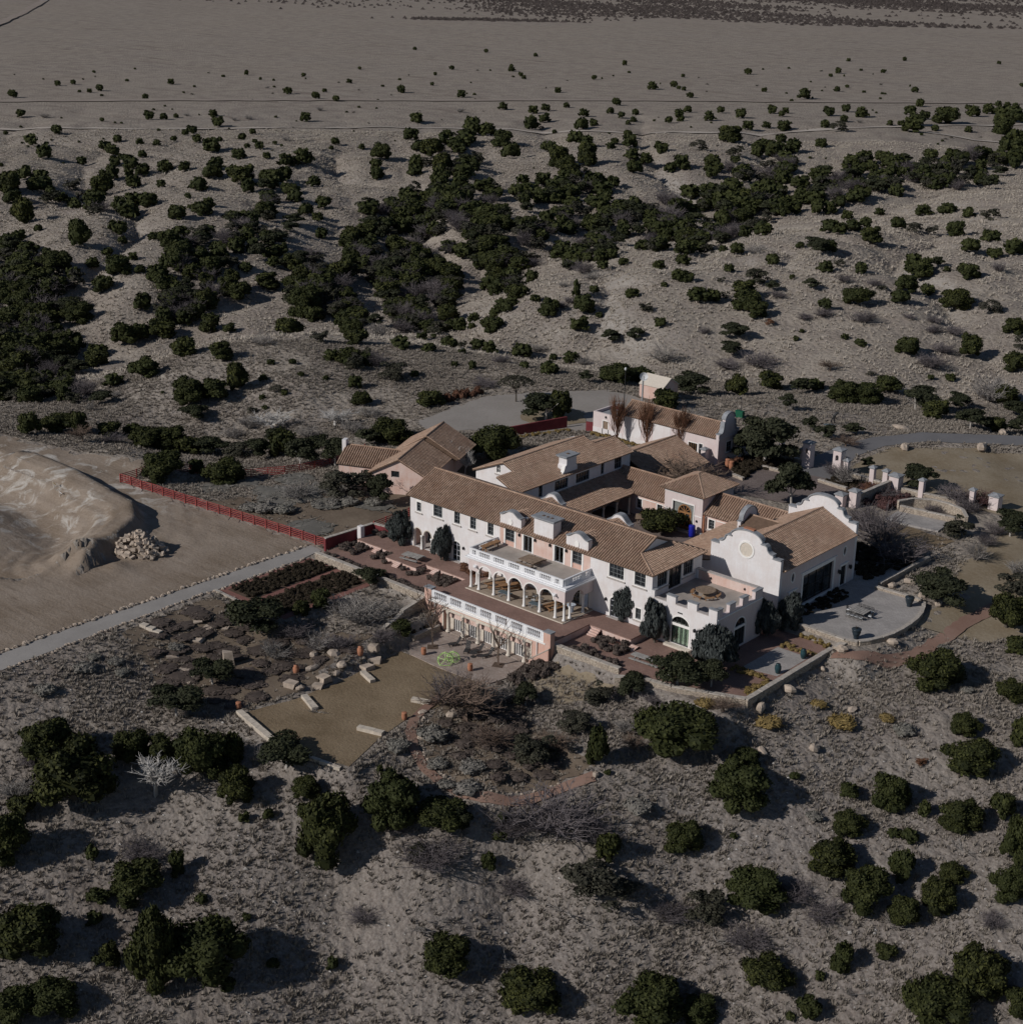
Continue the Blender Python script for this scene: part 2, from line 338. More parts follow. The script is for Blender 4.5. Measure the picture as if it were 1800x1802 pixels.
def line_dist(x, y, pts):
    d = np.full(x.shape, 1e18)
    for a, b in zip(pts, pts[1:]):
        ex, ey = b[0]-a[0], b[1]-a[1]; t = np.clip(((x-a[0])*ex+(y-a[1])*ey)/(ex*ex+ey*ey), 0, 1)
        d = np.minimum(d, (x-a[0]-t*ex)**2+(y-a[1]-t*ey)**2)
    return np.sqrt(d)
BANK = [(-73, -16.2), (-61, -16.3), (-48, -18.4), (-42, -19), (-36, -22.9), (-32.2, -29), (-31.6, -33)]
def rect(x0, y0, x1, y1): return [(x0, y0), (x1, y0), (x1, y1), (x0, y1)]
LAWN = [(18.2,-20.5),(33.2,-20.2),(33,-27),(32,-33),(33,-38),(35.5,-45.8),(30.2,-47.4),(25.3,-48.2),(21,-47.6),(16.6,-46),(18.6,-39),(19,-33),(18.6,-26)]
ROAD = [(20.5,68.3),(30.5,69.5),(26.8,76),(25.2,84),(25.8,92),(30.2,100.2),(43.5,110),(75,134),(110,160),(107,165),(72,139),(40.5,115),(26.5,104),(21.5,95),(20,86),(20.2,77)]
LOT = [(-43,44.6),(-44.8,56),(-45.4,65),(-40,75),(-32.5,84),(-27,86.5),(-20.5,84.5),(-14,78),(-12,72),(-16.5,62),(-20,60),(-25,52),(-31,48),(-37,41)]
ISLE = [(-31,58.5),(-33,65),(-35,69),(-31,72),(-25,70),(-21,66),(-22.5,61),(-27,58)]
DIRT = [(-12.8,-8.4),(-55.9,-11.8),(-56.2,-4.5),(-60,-3.0),(-72,-7.5),(-88,-11),(-105,-14),(-125,-22),(-120,-45),(-80,-75),(-45,-85),(-13.4,-63),(-13.2,-40)]
PADS = [(DIRT, None, -1.05, 16), (rect(-7.5, -1, 53, 80), None, -.16, 5), (rect(53, 12, 66.5, 40), None, -.3, 3.5),
        (LOT, None, -.15, 6), (ROAD, None, -.12, 4), (rect(10, 52, 34, 72), None, -.14, 5), (rect(34, 40, 62, 74), None, -.22, 6),
        (rect(-8.3, -11, 14.2, -1), None, -.85, 1.6), (rect(37, -10.8, 62.4, 13), None, -1.2, 1.8),
        ([(-13, -8.4), (-9.5, -8.4), (-8.6, -62.6), (-12.9, -60.4)], None, -1.15, 2),
        (rect(-9.4, -28.4, 3.8, -11.6), None, -1.35, 2.5),
        (LAWN, None, -4.2, 2.5), (rect(17.2, -20.8, 34, -10), None, -4.2, 1.0)]
def H(x, y):
    x = np.asarray(x, float); y = np.asarray(y, float); sh = x.shape; x = x.ravel(); y = y.ravel()
    z = np.empty(len(x)); R = np.hypot(x-OX, y-OY)
    a, r = _pol(x, y)
    for i in range(0, len(x), 20000):
        s = slice(i, i+20000)
        z[s] = _k((a[s, None]-_ca)**2+(r[s, None]-_cr)**2) @ _W[:_n]+_W[_n]+_W[_n+1]*a[s]+_W[_n+2]*r[s]
    calm = np.ones(len(x))
    for poly, _, _, bl in PADS:
        calm = np.minimum(calm, np.clip(inside_dist(x, y, poly)/(bl*1.5+4), 0, 1))
    # gullies cut the hills beyond the house, fading out on the plain
    mid = np.clip((R-330)/90, 0, 1)*np.clip((880-R)/250, 0, 1)
    w = 28*(fbm(x/70, y/70, 3, 5)-.5)
    g1 = 1-np.abs(2*vnoise((x*.75+y*.65+w)/46, (x*-.65+y*.75)/88, 11)-1)
    g2 = 1-np.abs(2*fbm((x+w)/26, (y-w)/26, 3, 17)-1)
    z = z-mid*(5.4*g1**3+2.4*g2**3-1.6)
    near = np.clip((R-30)/60, 0, 1)*np.clip((420-R)/120, 0, 1)
    z = z+calm*(near*(1.5*(fbm(x/17, y/17, 3, 23)-.5)+.36*(fbm(x/3.6, y/3.6, 3, 29)-.5)+.3*(fbm(x/1.1, y/1.1, 2, 33)-.5))+mid*.5*(fbm(x/6, y/6, 2, 31)-.5))
    z = z+calm*np.clip((R-800)/900, 0, 1)*5*(fbm(x/260, y/260, 3, 41)-.5)
    for poly, _, zp, bl in PADS:
        d = inside_dist(x, y, poly); t = np.clip(1-d/bl, 0, 1); t = t*t*(3-2*t)
        z = z+(zp-z)*t
    # spoil bank and hollow of the excavated ground on the left
    zone = inside_dist(x, y, rect(-95, -60, -12, 8)) <= 0
    if zone.any():
        X = x[zone]; Y = y[zone]; dz = np.zeros(len(X))
        d = line_dist(X, Y, BANK); out = inside_dist(X, Y, BANK+[(-32, -45), (-60, -60), (-95, -50), (-95, -17)]) > 0
        dz += np.where(out, 2.3*np.exp(-(d/1.15)**2), 2.3*np.exp(-(d/6.5)**2)-1.0*np.exp(-((d-13)/6)**2))
        d2 = line_dist(X, Y, [(-74, -26), (-58, -27), (-45, -30), (-38, -36)]); dz -= 1.2*np.exp(-(d2/4)**2)
        for cx, cy, sx, sy, hh in ((-25.5, -33.6, 1.6, 1.5, .6), (-28.4, -27.6, 3.4, 2.6, .7), (-62, -4, 12, 3, .6), (-58, -36, 4, 9, .7)):
            dz += hh*np.exp(-((X-cx)/sx)**2-((Y-cy)/sy)**2)
        mo = 2.6*np.exp(-((X+29.2)/3.2)**2-((Y+35.6)/2.6)**2); dz += np.where(X+.35*(Y+35) > -28.6, mo*.12, mo)
        dz += .35*(fbm(X/3.1, Y/3.1, 3, 51)-.5)*np.clip(1-(d-9)/8, 0, 1)
        dz += .17*np.sin(d*2.6+1.2*fbm(X/9, Y/9, 2, 55))*np.clip(1.3-d/14, 0, 1)*np.clip(d/2-.6, 0, 1)*np.where(out, .22, 1)
        z[zone] += dz
    return z.reshape(sh)
def h1(x, y): return float(H(np.array([x]), np.array([y]))[0])
# ------------------------------------------------------------------ ground materials
def ground_mat():
    m = NT('dry_grass_ground'); P = m.geo(); nz = m.n('ShaderNodeSeparateXYZ'); m.l(m.n('ShaderNodeNewGeometry').outputs['True Normal'], nz.inputs[0])
    big = m.noise(.018, 4); mid = m.noise(.11, 5, .6); sm = m.noise(.75, 5, .65); fine = m.noise(3.2, 4, .7); tuft = m.vor(.95); tuft2 = m.vor(2.3)
    grass = m.ramp(sm, [(.28, (.21, .180, .152)), (.5, (.30, .262, .225)), (.72, (.37, .328, .285))])
    soil = m.ramp(fine, [(.3, (.185, .152, .132)), (.7, (.285, .248, .224))])
    lime = m.ramp(fine, [(.25, (.24, .22, .205)), (.75, (.41, .385, .36))])
    c = m.mix(m.rng(mid, .42, .62), grass, soil)
    steep = m.rng(nz.outputs[2], .97, .86)
    pale = m.math('MULTIPLY', m.rng(big, .38, .6), m.math('ADD', m.math('MULTIPLY', steep, .75), .12))
    c = m.mix(pale, c, lime)
    c = m.mix(m.math('MULTIPLY', m.rng(tuft, .1, .6, .62, 0), m.rng(mid, .3, .6, .4, 1)), c, (.135, .113, .093))
    c = m.mix(m.rng(tuft2, .05, .5, .3, 0), c, (.37, .328, .28))
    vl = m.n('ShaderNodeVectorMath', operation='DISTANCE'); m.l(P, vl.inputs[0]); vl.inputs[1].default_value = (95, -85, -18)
    low = m.math('MULTIPLY', m.rng(vl.outputs['Value'], 135, 60), .85); c = m.mix(low, c, m.mix(m.rng(fine, .35, .65), (.125, .104, .094), (.265, .238, .222)))  # stony brown soil on the near slope, with the foreground's vignette darkening painted in
    # faint long streaks of darker sward, seen on the plain
    st = m.noise(.02, 4, .6, stretch=((1, 4.5, 1), .87)); c = m.mix(m.rng(st, .58, .72, 0, .45), c, (.13, .10, .085))
    st2 = m.noise(.006, 3, .6, stretch=((1, 3, 1), .87)); c = m.mix(m.rng(st2, .4, .65, 0, .28), c, (.30, .262, .222))
    m.col(c); h = m.math('ADD', m.math('MULTIPLY', tuft, -.7), m.math('ADD', m.math('MULTIPLY', fine, .35), m.math('MULTIPLY', tuft2, -.25)))
    m.bump(h, 1.0, .34); m.b.inputs['Roughness'].default_value = 1; m.b.inputs['Specular IOR Level'].default_value = 0; return m.m
def soil_mat(name, a, b, sc=1., streak=None, bump=.4, bd=.08, spk=None):
    m = NT(name); n1 = m.noise(.16*sc, 5, .6); n2 = m.noise(2.6*sc, 5, .7)
    f = m.math('ADD', m.math('MULTIPLY', n1, .6), m.math('MULTIPLY', n2, .4))
    if streak: f = m.math('ADD', m.math('MULTIPLY', f, .6), m.math('MULTIPLY', m.noise(.5, 5, .65, stretch=streak), .4))
    c = m.mix(m.rng(f, .38, .62), a, b)
    if spk: c = m.mix(m.rng(m.noise(9, 2), .62, .7, 0, .6), c, spk)
    m.col(c); m.bump(n2, bump, bd); m.b.inputs['Roughness'].default_value = 1; m.b.inputs['Specular IOR Level'].default_value = .05; return m.m
def paver_mat(name, a, b, joint, sx, sy, rot=0):
    m = NT(name); mp = m.n('ShaderNodeMapping'); mp.inputs['Rotation'].default_value = (0, 0, rot); m.l(m.geo(), mp.inputs[0])
    br = m.n('ShaderNodeTexBrick'); m.l(mp.outputs[0], br.inputs['Vector']); br.inputs['Scale'].default_value = 1
    br.inputs['Brick Width'].default_value = sx; br.inputs['Row Height'].default_value = sy; br.inputs['Mortar Size'].default_value = .012
    for k, c in (('Color1', a), ('Color2', b), ('Mortar', joint)): br.inputs[k].default_value = (*c, 1)
    c = m.mix(m.rng(m.noise(.35, 5, .6), .4, .66, 0, .5), br.outputs['Color'], tuple(x*.62 for x in a))
    c = m.mix(m.rng(m.noise(2.4, 4), .55, .75, 0, .35), c, tuple(min(1, x*1.4) for x in b)); m.col(c)
    m.bump(br.outputs['Fac'], .3, .02); return m.m
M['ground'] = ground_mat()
M['dirt'] = soil_mat('graded_dirt', (.235, .185, .140), (.30, .25, .205), 1, ((.25, 1.3, 1), .35), .6, .12, (.16, .12, .09))
def dirt_mat():
    m = NT('graded_dirt'); n1 = m.noise(.12, 5, .6); n2 = m.noise(2.2, 5, .7); st = m.noise(.5, 5, .65, stretch=((.22, 1.5, 1), .35)); sp = m.n('ShaderNodeSeparateXYZ'); m.l(m.geo(), sp.inputs[0])
    f = m.math('ADD', m.math('MULTIPLY', n1, .45), m.math('ADD', m.math('MULTIPLY', n2, .25), m.math('MULTIPLY', st, .3)))
    c = m.mix(m.rng(f, .40, .60), (.205, .160, .122), (.305, .252, .208))
    west = m.rng(sp.outputs[0], -34, -46); pale = m.math('MULTIPLY', m.rng(m.noise(.22, 5, .65, dist=1.2), .52, .66), west)
    c = m.mix(pale, c, (.47, .44, .405)); c = m.mix(m.math('MULTIPLY', m.rng(m.noise(.6, 4, .6, stretch=((.3, 1.4, 1), .7)), .6, .7), .5), c, (.15, .115, .09))
    m.col(c); m.bump(m.math('ADD', n2, m.math('MULTIPLY', st, .8)), .7, .16); m.b.inputs['Roughness'].default_value = 1; m.b.inputs['Specular IOR Level'].default_value = 0; return m.m
M['dirt'] = dirt_mat()
M['gravel'] = soil_mat('grey_gravel', (.27, .252, .238), (.335, .315, .298), 1.5, None, .5, .03, (.2, .19, .185))
M['lot'] = soil_mat('pale_gravel_drive', (.255, .232, .212), (.32, .292, .27), .7, None, .4, .04)
M['road'] = soil_mat('chip_sealed_road', (.150, .145, .15), (.185, .18, .185), 1, None, .3, .03)
M['lawn'] = soil_mat('dormant_lawn', (.165, .122, .078), (.26, .20, .135), 1.1, None, .9, .12, (.13, .10, .062))
M['field'] = soil_mat('dry_meadow', (.215, .168, .112), (.31, .26, .195), .8, None, .7, .1, (.18, .14, .085))
M['crush'] = soil_mat('crushed_brick_path', (.22, .135, .105), (.27, .18, .145), 1.5, None, .4, .03)
M['track'] = soil_mat('dirt_track', (.38, .335, .295), (.43, .385, .345), .5, None, .2, .03)
M['trackdark'] = soil_mat('dark_track', (.255, .215, .188), (.30, .258, .226), .5, None, .2, .03)
M['bedsoil'] = soil_mat('mulch', (.085, .06, .045), (.13, .095, .075), 2, None, .6, .06)
M['yard'] = soil_mat('yard_soil', (.13, .10, .077), (.20, .16, .122), 1, None, .6, .1, (.10, .08, .06))
M['paver'] = paver_mat('red_tan_pavers', (.245, .152, .126), (.28, .178, .148), (.18, .12, .10), .4, .2)
M['flag'] = paver_mat('mixed_flagstones', (.31, .245, .21), (.38, .32, .285), (.21, .165, .14), .5, .3)
M['flaggrey'] = paver_mat('grey_flagstones', (.33, .31, .30), (.39, .365, .35), (.23, .20, .19), .55, .32)
M['loggiafloor'] = paver_mat('tan_floor', (.34, .275, .215), (.37, .30, .24), (.26, .21, .17), .6, .6)
M['court'] = paver_mat('brown_cobbles', (.17, .135, .125), (.215, .175, .165), (.13, .105, .095), .25, .14, .4)
M['brickpave'] = paver_mat('red_brick_paving', (.23, .105, .088), (.27, .135, .112), (.17, .09, .08), .24, .12)
# ------------------------------------------------------------------ terrain sheet, finer near the house
az = np.concatenate([np.linspace(-75, -22, 60, False), np.linspace(-22, 22, 470, False), np.linspace(22, 75, 61)])
rad = np.concatenate([np.linspace(18, 140, 62, False), np.linspace(140, 335, 330, False), np.geomspace(335, 1000, 185, False), np.geomspace(1000, 9000, 45)])
A_, R_ = np.meshgrid(np.radians(az-41.1), rad, indexing='xy')
TX = OX+R_*np.sin(A_); TY = OY+R_*np.cos(A_); TZ = H(TX, TY)
na, nr = len(az), len(rad)
idx = np.arange(na*nr).reshape(nr, na)
fq = np.stack([idx[:-1, :-1], idx[:-1, 1:], idx[1:, 1:], idx[1:, :-1]], -1).reshape(-1, 4)
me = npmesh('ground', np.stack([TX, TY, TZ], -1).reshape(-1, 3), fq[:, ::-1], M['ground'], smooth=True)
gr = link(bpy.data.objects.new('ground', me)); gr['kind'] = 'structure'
if me.polygons[0].normal.z < 0: me.flip_normals()

def cdt(poly, step, jit=.0):
    ring = []
    for a, b in zip(poly, poly[1:]+poly[:1]):
        L = math.hypot(b[0]-a[0], b[1]-a[1]); k = max(1, int(L/step))
        for i in range(k):
            t = i/k; ring.append((a[0]+(b[0]-a[0])*t+random.gauss(0, jit), a[1]+(b[1]-a[1])*t+random.gauss(0, jit)))
    n = len(ring); pts = [Vector(p) for p in ring]
    xs = [p[0] for p in poly]; ys = [p[1] for p in poly]
    gx, gy = np.meshgrid(np.arange(min(xs), max(xs), step), np.arange(min(ys), max(ys), step)); gx = gx.ravel()+.1; gy = gy.ravel()+.07
    ins = inside_dist(gx, gy, poly) <= 0
    ed = line_dist(gx, gy, ring+ring[:1]); k = ins & (ed > step*.4)
    pts += [Vector((a, b)) for a, b in zip(gx[k], gy[k])]
    r = delaunay_2d_cdt(pts, [], [list(range(n))], 1, 1e-4)
    return [(p.x, p.y) for p in r[0]], r[2]
def drape(name, poly, mat, off=.05, step=1.5, jit=.15, z=None):
    v, f = cdt(poly, step, jit); v = np.array(v)
    zz = H(v[:, 0], v[:, 1])+off if z is None else np.full(len(v), z)
    mb = MB(); mb.add(np.column_stack([v, zz]).tolist(), [t for t in f], .5)
    o = mb.build(name, mat, smooth=True, kind='structure')
    if len(o.data.polygons) and o.data.polygons[0].normal.z < 0: o.data.flip_normals()
    return o
def ribbon(pts, w):
    """polygon of a path of width w; pts may carry their own widths"""
    L, Rr = [], []
    for i, p in enumerate(pts):
        a = Vector(pts[max(i-1, 0)][:2]); b = Vector(pts[min(i+1, len(pts)-1)][:2]); d = (b-a).normalized(); n = Vector((-d.y, d.x))
        L.append((p[0]+n.x*w/2, p[1]+n.y*w/2)); Rr.append((p[0]-n.x*w/2, p[1]-n.y*w/2))
    return L+Rr[::-1]
def slab(name, poly, mat, z0, z1):
    fr = frame((0, 0, 0), (1, 0, 0), (0, 1, 0), (0, 0, 1))
    return MB().panel(fr, poly, z0, z1).build(name, mat, kind='structure')
drape('graded_dirt', DIRT, M['dirt'], .06, .8, .5)
drape('gravel_drive', LOT, M['lot'], .05, 2, .5)
drape('drive_island', ISLE, M['field'], .11, 1.5, .4)
drape('road', ROAD, M['road'], .07, 2, .1)
drape('forecourt', [(3, 76), (12, 72), (20.5, 68.3), (30.5, 69.5), (33.5, 66), (34.5, 60), (29, 54), (21, 52.5), (9.5, 52), (9, 60), (11.3, 63), (11.3, 74)], M['court'], .09, 2, .05)
drape('meadow', [(27.5, 76), (26.6, 84), (27.5, 92), (33, 99), (46, 109), (70, 125), (95, 118), (95, 70), (75, 30), (67.5, 26), (66, 36), (62, 44), (60, 60), (62, 74), (44, 74.5)], M['field'], .07, 3, .4)
drape('lower_lawn', LAWN, M['lawn'], .06, 1, .06)
drape('right_lawn', [(36.2, -12), (47, -12), (46, -16), (43, -19), (36, -18)], M['field'], .06, 1, .2)
drape('garden_soil', [(-8, -31), (4.5, -29.5), (10, -26), (14.2, -22), (16.6, -25), (17.6, -33), (17.4, -40), (15.5, -46.5), (5, -49), (-7.5, -46)], M['yard'], .06, 1, .4)
drape('loop_soil', [(31, -23.5), (38, -19), (44, -24), (55, -26), (53.5, -30), (50, -35.5), (46, -38), (41, -38), (36.5, -35.5), (33.5, -31)], M['yard'], .06, 1, .4)
drape('yard', [(-9, 3), (-9, 40), (-22, 40), (-30, 12), (-38, -8), (-12, -6)], M['yard'], .05, 1.5, .5)
drape('fountain_lawn', [(46.5, 50), (55.5, 50.5), (57, 58), (46, 58.5)], M['lawn'], .08, 1.5, .2)
drape('gravel_path', [(-12.75, -8.6), (-9.9, -8.8), (-9.75, -28), (-9.2, -45), (-8.5, -62.5), (-12.3, -66), (-12.95, -52), (-12.85, -30)], M['gravel'], .08, 1.2, .06)
drape('brick_path', ribbon([(31.0, -25.8), (31.8, -29.6), (32.9, -32.8), (34.9, -35.5), (37.4, -37.4), (40.2, -38.7), (43, -39.2), (46, -38.9), (48.6, -37.8), (50.6, -36), (52.4, -33.6), (54.1, -30.6), (56, -27.2)], 1.25), M['crush'], .2, .6, .03)
drape('crushed_brick_path', ribbon([(63.5, 11.5), (66.2, 12.4), (68.9, 15.5), (70.6, 20.5), (71, 27), (71, 33.5), (71.8, 40), (74, 46)], 2.1), M['crush'], .16, .9, .1)
drape('dirt_track', ribbon([(-700, 150), (-515.7, 251.6), (-468.7, 280.4), (-435.5, 335.2), (-398.3, 390.8), (-363.2, 432.2), (-315.3, 450.2), (-279.8, 477.6), (-260.1, 530.4), (-239.5, 570.4), (-225.3, 589.9), (-208.5, 617.5), (-190, 660)], 3.6), M['track'], .4, 9, .3)
drape('dark_track', ribbon([(-700, 190), (-613.6, 312.5), (-562.6, 383.2), (-510.1, 457.8), (-452.8, 533.4), (-385.9, 602.4), (-316.7, 670.3), (-251.6, 750.1), (-200, 830)], 9), M['trackdark'], .4, 10, 1.2)
drape('far_track', ribbon([(-1090, 590), (-1164.1, 654.4), (-1262.1, 733.5), (-1368.0, 817.4), (-1600, 1000)], 9), M['trackdark'], .8, 20, .8)
drape('side_track', ribbon([(-226, 560), (-211.1, 562.9), (-183.8, 567.0), (-167.9, 569.0), (-140, 572)], 3.2), M['track'], .4, 6, .2)
# red brick parterre, left of the arcade
drape('brick_parterre', [(-9.5, -28.5), (4.3, -28.3), (4.3, -11.9), (-9.5, -11.6)], M['brickpave'], .06, 1.2, 0)
drape('bed_soil', rect(-8.7, -27.3, -3.6, -12.0), M['bedsoil'], .1, 1, 0)
drape('bed_soil', rect(-2.5, -27.5, 3.2, -12.2), M['bedsoil'], .1, 1, 0)
# ------------------------------------------------------------------ terraces
slab('terrace_paving', [(-7.6, -3.9), (.3, -3.9), (.3, -5.8), (6.4, -5.8), (6.4, -3.9), (14.3, -3.9), (14.3, -11.8), (36.3, -11.8), (36.3, -3.9), (43.1, -3.9), (43.1, .4), (-7.6, .4)], M['paver'], -.14, 0)
slab('terrace_base', [(-7.57, -3.87), (.33, -3.87), (.33, -5.77), (6.43, -5.77), (6.43, -3.87), (14.33, -3.87), (14.33, -11.2), (36.27, -11.2), (36.27, -3.87), (43.07, -3.87), (43.07, .35), (-7.57, .35)], M['salmon'], -2.2, -.141)
slab('left_garden_paving', [(-8.3, -11), (14.29, -11), (14.29, -3.84), (6.46, -3.84), (6.46, -5.8), (.3, -5.83), (.3, -3.84), (-8.3, -3.84)], M['paver'], -1.6, -.6)
slab('right_garden_paving', [(36.4, -10.75), (46.9, -10.6), (47.4, -12.2), (62.2, -6.7), (62.2, 12.6), (58.4, 14.7), (43.4, 14.7), (43.4, -3.84), (36.4, -3.84)], M['paver'], -2.4, -.9)
slab('grey_patio', [(57, .7), (61.6, 1.6), (61.6, 8.9), (57, 8.9)], M['flaggrey'], -1.0, -.88)
slab('hall_patio', [(53.4, 14.8), (58, 15.3), (63.3, 14.9), (64.7, 15.6), (65.9, 17.9), (66.8, 22.3), (66.6, 27.3), (65.3, 31.4), (64.5, 33), (57.2, 32.9), (57.3, 41), (46, 41), (46, 34), (53.4, 33.9)], M['flaggrey'], -2.2, 0)
slab('lower_patio', [(16.2, -12.2), (32.4, -12.2), (33.5, -17), (33, -19.6), (29.3, -20.5), (24.6, -20.7), (19.9, -20.4), (17.2, -18), (16, -14)], M['flag'], -4.6, -4.05)
slab('courtyard_paving', [(9.9, 10.8), (43, 10.8), (43, 40), (9.9, 40)], M['court'], -.8, -.02)
slab('fountain_patio', [(44.5, 58.3), (53, 59.6), (52.6, 64.5), (44.2, 63.2)], M['flaggrey'], -.6, .05)
# ------------------------------------------------------------------ building parts
def ring(fr, par, outer, inner, d0, d1, name, mat):
    return MB().panel(fr, outer, d0, d1, [inner]).build(name, mat, par)
def window(par, fr, u0, u1, v0, v1, nx=2, ny=3, head=0, sur=.16, sill=True, rec=.2, name='window', fm='frame', gm='glass', curtain=None, transom=None, pr=.03, bar=.05, label=None):
    def shp(g, b=None):
        b = g if b is None else b
        return arch(u0-g, u1+g, v0-b, v1, head+g, 12) if head else rc(u0-g, v0-b, u1+g, v1+g)
    fr_in = arch(u0+.07, u1-.07, v0+.07, v1, max(head-.07, .05), 12) if head else rc(u0+.07, v0+.07, u1-.07, v1-.07)
    mb = MB().panel(fr, shp(-.002), -rec, -rec+.07, [fr_in])
    top = v1+(head*.9 if head else 0)
    vt = transom if transom else (v1 if head else v1)
    for i in range(1, nx):
        u = u0+(u1-u0)*i/nx; mb.panel(fr, rc(u-bar/2, v0+.05, u+bar/2, (top if head else v1)-.04), -rec+.002, -rec+.06)
    for j in range(1, ny):
        v = v0+(v1-v0)*j/ny; mb.panel(fr, rc(u0+.05, v-bar*.4, u1-.05, v+bar*.4), -rec+.004, -rec+.055)
    if head: mb.panel(fr, rc(u0+.04, v1-.05, u1-.04, v1+.05), -rec+.006, -rec+.065)
    w = mb.build(name, M[fm], par); 
    if label: w['label'] = label
    MB().panel(fr, shp(-.004), -rec-.05, -rec-.02).build('pane', M[gm], w)
    if sur: ring(fr, w, shp(sur, 0 if name == 'door' else sur), shp(.001, -.001 if name == 'door' else .001), -.05, pr, 'surround', M['trim'])
    if sill: MB().panel(fr, rc(u0-sur-.12, v0-sur-.12, u1+sur+.12, v0-sur+.02), -.04, .2).build('sill', M['sill'], w)
    if transom: MB().panel(fr, rc(u0-.01, transom-.16, u1+.01, transom+.16), -rec+.01, -.04).build('transom', M['trim'], w)
    if curtain:
        k = int((u1-u0)/.16); mb = MB()
        for i in range(k):
            a = u0+(u1-u0)*i/k; b = u0+(u1-u0)*(i+1)/k; d = -rec-.13-(.05 if i % 2 else 0)
            mb.panel(fr, rc(a, v0+.05, b-.004, v1-.05), d-.01, d, tint=i % 3/2)
        mb.build('curtain', M[curtain], w)
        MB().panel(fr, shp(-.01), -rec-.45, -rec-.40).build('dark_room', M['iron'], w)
    return w
def hole(u0, u1, v0, v1, head=0): return arch(u0, u1, v0, v1, head, 12) if head else rc(u0, v0, u1, v1)
def wall(par, fr, outer, holes=(), mat='white', t=.4, name='wall', d=0):
    return MB().panel(fr, outer, d-t, d, holes).build(name, M[mat], par)
def lantern(par, fr, u, v, s=1.):
    mb = MB().panel(fr, rc(u-.05*s, v-.1*s, u+.05*s, v+.3*s), -.02, .03)
    p = fr(u, v, .2*s); mb.lathe([(.02*s, .36*s), (.17*s, .2*s), (.13*s, -.02*s), (.05*s, -.14*s)], (p.x, p.y, p.z), 6)
    mb.tube(fr(u, v+.25*s, 0), fr(u, v+.33*s, .2*s), .02)
    return mb.build('wall_lantern', M['iron'], par)
def coping(par, fr, pts, d0, d1, t=.13, mat='cap', name='coping'):
    mb = MB(); nn = []
    for i in range(len(pts)):
        a = Vector(pts[max(i-1, 0)]); b = Vector(pts[min(i+1, len(pts)-1)]); e = (b-a).normalized(); nn.append(Vector((-e.y, e.x)))
    for i in range(len(pts)-1):
        p, q = Vector(pts[i]), Vector(pts[i+1]); e = (q-p)
        if e.length < 1e-4: continue
        n = Vector((-e.y, e.x)).normalized()
        if n.y < 0.05 and abs(e.x) < .02: continue
        a = p+n*.003; b = q+n*.003; sm = abs(nn[i].dot(n)) > .8; sm2 = abs(nn[i+1].dot(n)) > .8
        c = q+(nn[i+1] if sm2 else n)*t; dd = p+(nn[i] if sm else n)*t
        if not sm: a = a-e.normalized()*.09; dd = dd-e.normalized()*.09
        if not sm2: b = b+e.normalized()*.09; c = c+e.normalized()*.09
        mb.panel(fr, [tuple(a), tuple(b), tuple(c), tuple(dd)], d0, d1)
    return mb.build(name, M[mat], par)
PITCH, COURSE = .40, .44
def roof(par, corners, name='roof', tiles=True, th=.13, pitch=PITCH):
    """corners: polygon whose first edge is the eave, seen from outside left to right"""
    c = [Vector(p) for p in corners]; E = (c[1]-c[0]).normalized()
    N = Vector((0, 0, 0))
    for i in range(1, len(c)-1): N += (c[i]-c[0]).cross(c[i+1]-c[0])
    N.normalize(); S = N.cross(E)
    fr = frame(c[0], E, S, N); poly = [((p-c[0]).dot(E), (p-c[0]).dot(S)) for p in c]
    o = MB().panel(fr, poly, -th, 0).build(name, M['deckdark'], par)
    if not tiles: return o
    mb = MB(); us = [p[0] for p in poly]; n = max(1, round((max(us)-min(us))/pitch)); w = (max(us)-min(us))/n; rows = {}
    for i in range(n):
        e = min(us)+(i+.5)*w; ss = []
        for a, b in zip(poly, poly[1:]+poly[:1]):
            if (a[0] > e) != (b[0] > e): ss.append(a[1]+(b[1]-a[1])*(e-a[0])/(b[0]-a[0]))
        if len(ss) < 2: continue
        s0, s1 = min(ss), max(ss); k = math.floor(s0/COURSE)
        off = -.05 if s0 < .1 else 0
        while k*COURSE < s1-.03:
            a = max(s0, k*COURSE)+(off if k*COURSE <= s0+.01 else 0); b = min(s1, (k+1)*COURSE); k += 1
            if b-a < .04: continue
            j = random.uniform(-.012, .012); l0 = .052+random.uniform(0, .012); l1 = .012; t = random.random()
            prof = ((-.40, 0), (-.2, .13), (.2, .13), (.40, 0)); vs = []
            for s, l in ((a, l0), (b+.03, l1)):
                for x, h in prof: vs.append(fr(e+x*w+j, s, h+l-.004))
            vs += [fr(e-.40*w+j, a, .001), fr(e+.40*w+j, a, .001)]
            mb.add(vs, [(0, 1, 5, 4), (1, 2, 6, 5), (2, 3, 7, 6), (8, 9, 3, 2, 1, 0)], t)
    mb.build('roof_tiles', M['tile'], o, kind='stuff'); return o
def ridge(par, p0, p1, r=.15):
    p0 = Vector(p0); p1 = Vector(p1); L = (p1-p0).length; n = max(1, int(L/.45)); mb = MB()
    for i in range(n):
        a = p0.lerp(p1, i/n)+Vector((0, 0, .03)); b = p0.lerp(p1, (i+1)/n)+Vector((0, 0, .05)); mb.tube(a, b, r, r*.86, 7)
    return mb.build('ridge_tiles', M['tile'], par, kind='stuff')
def bell(u0, u1, v0, vs, top, n=18, k=2.2):
    """parapet outline: flat shoulders rising into a round crest"""
    c = (u0+u1)/2; w = (u1-u0)/2
    return [(u0, v0), (u1, v0)]+[(c+w*(1-2*i/n), vs+(top-vs)*(1 if abs(1-2*i/n) < .12 else math.cos(min(1, (abs(1-2*i/n)-.12)/.78)*math.pi)*.5+.5)) for i in range(n+1)]
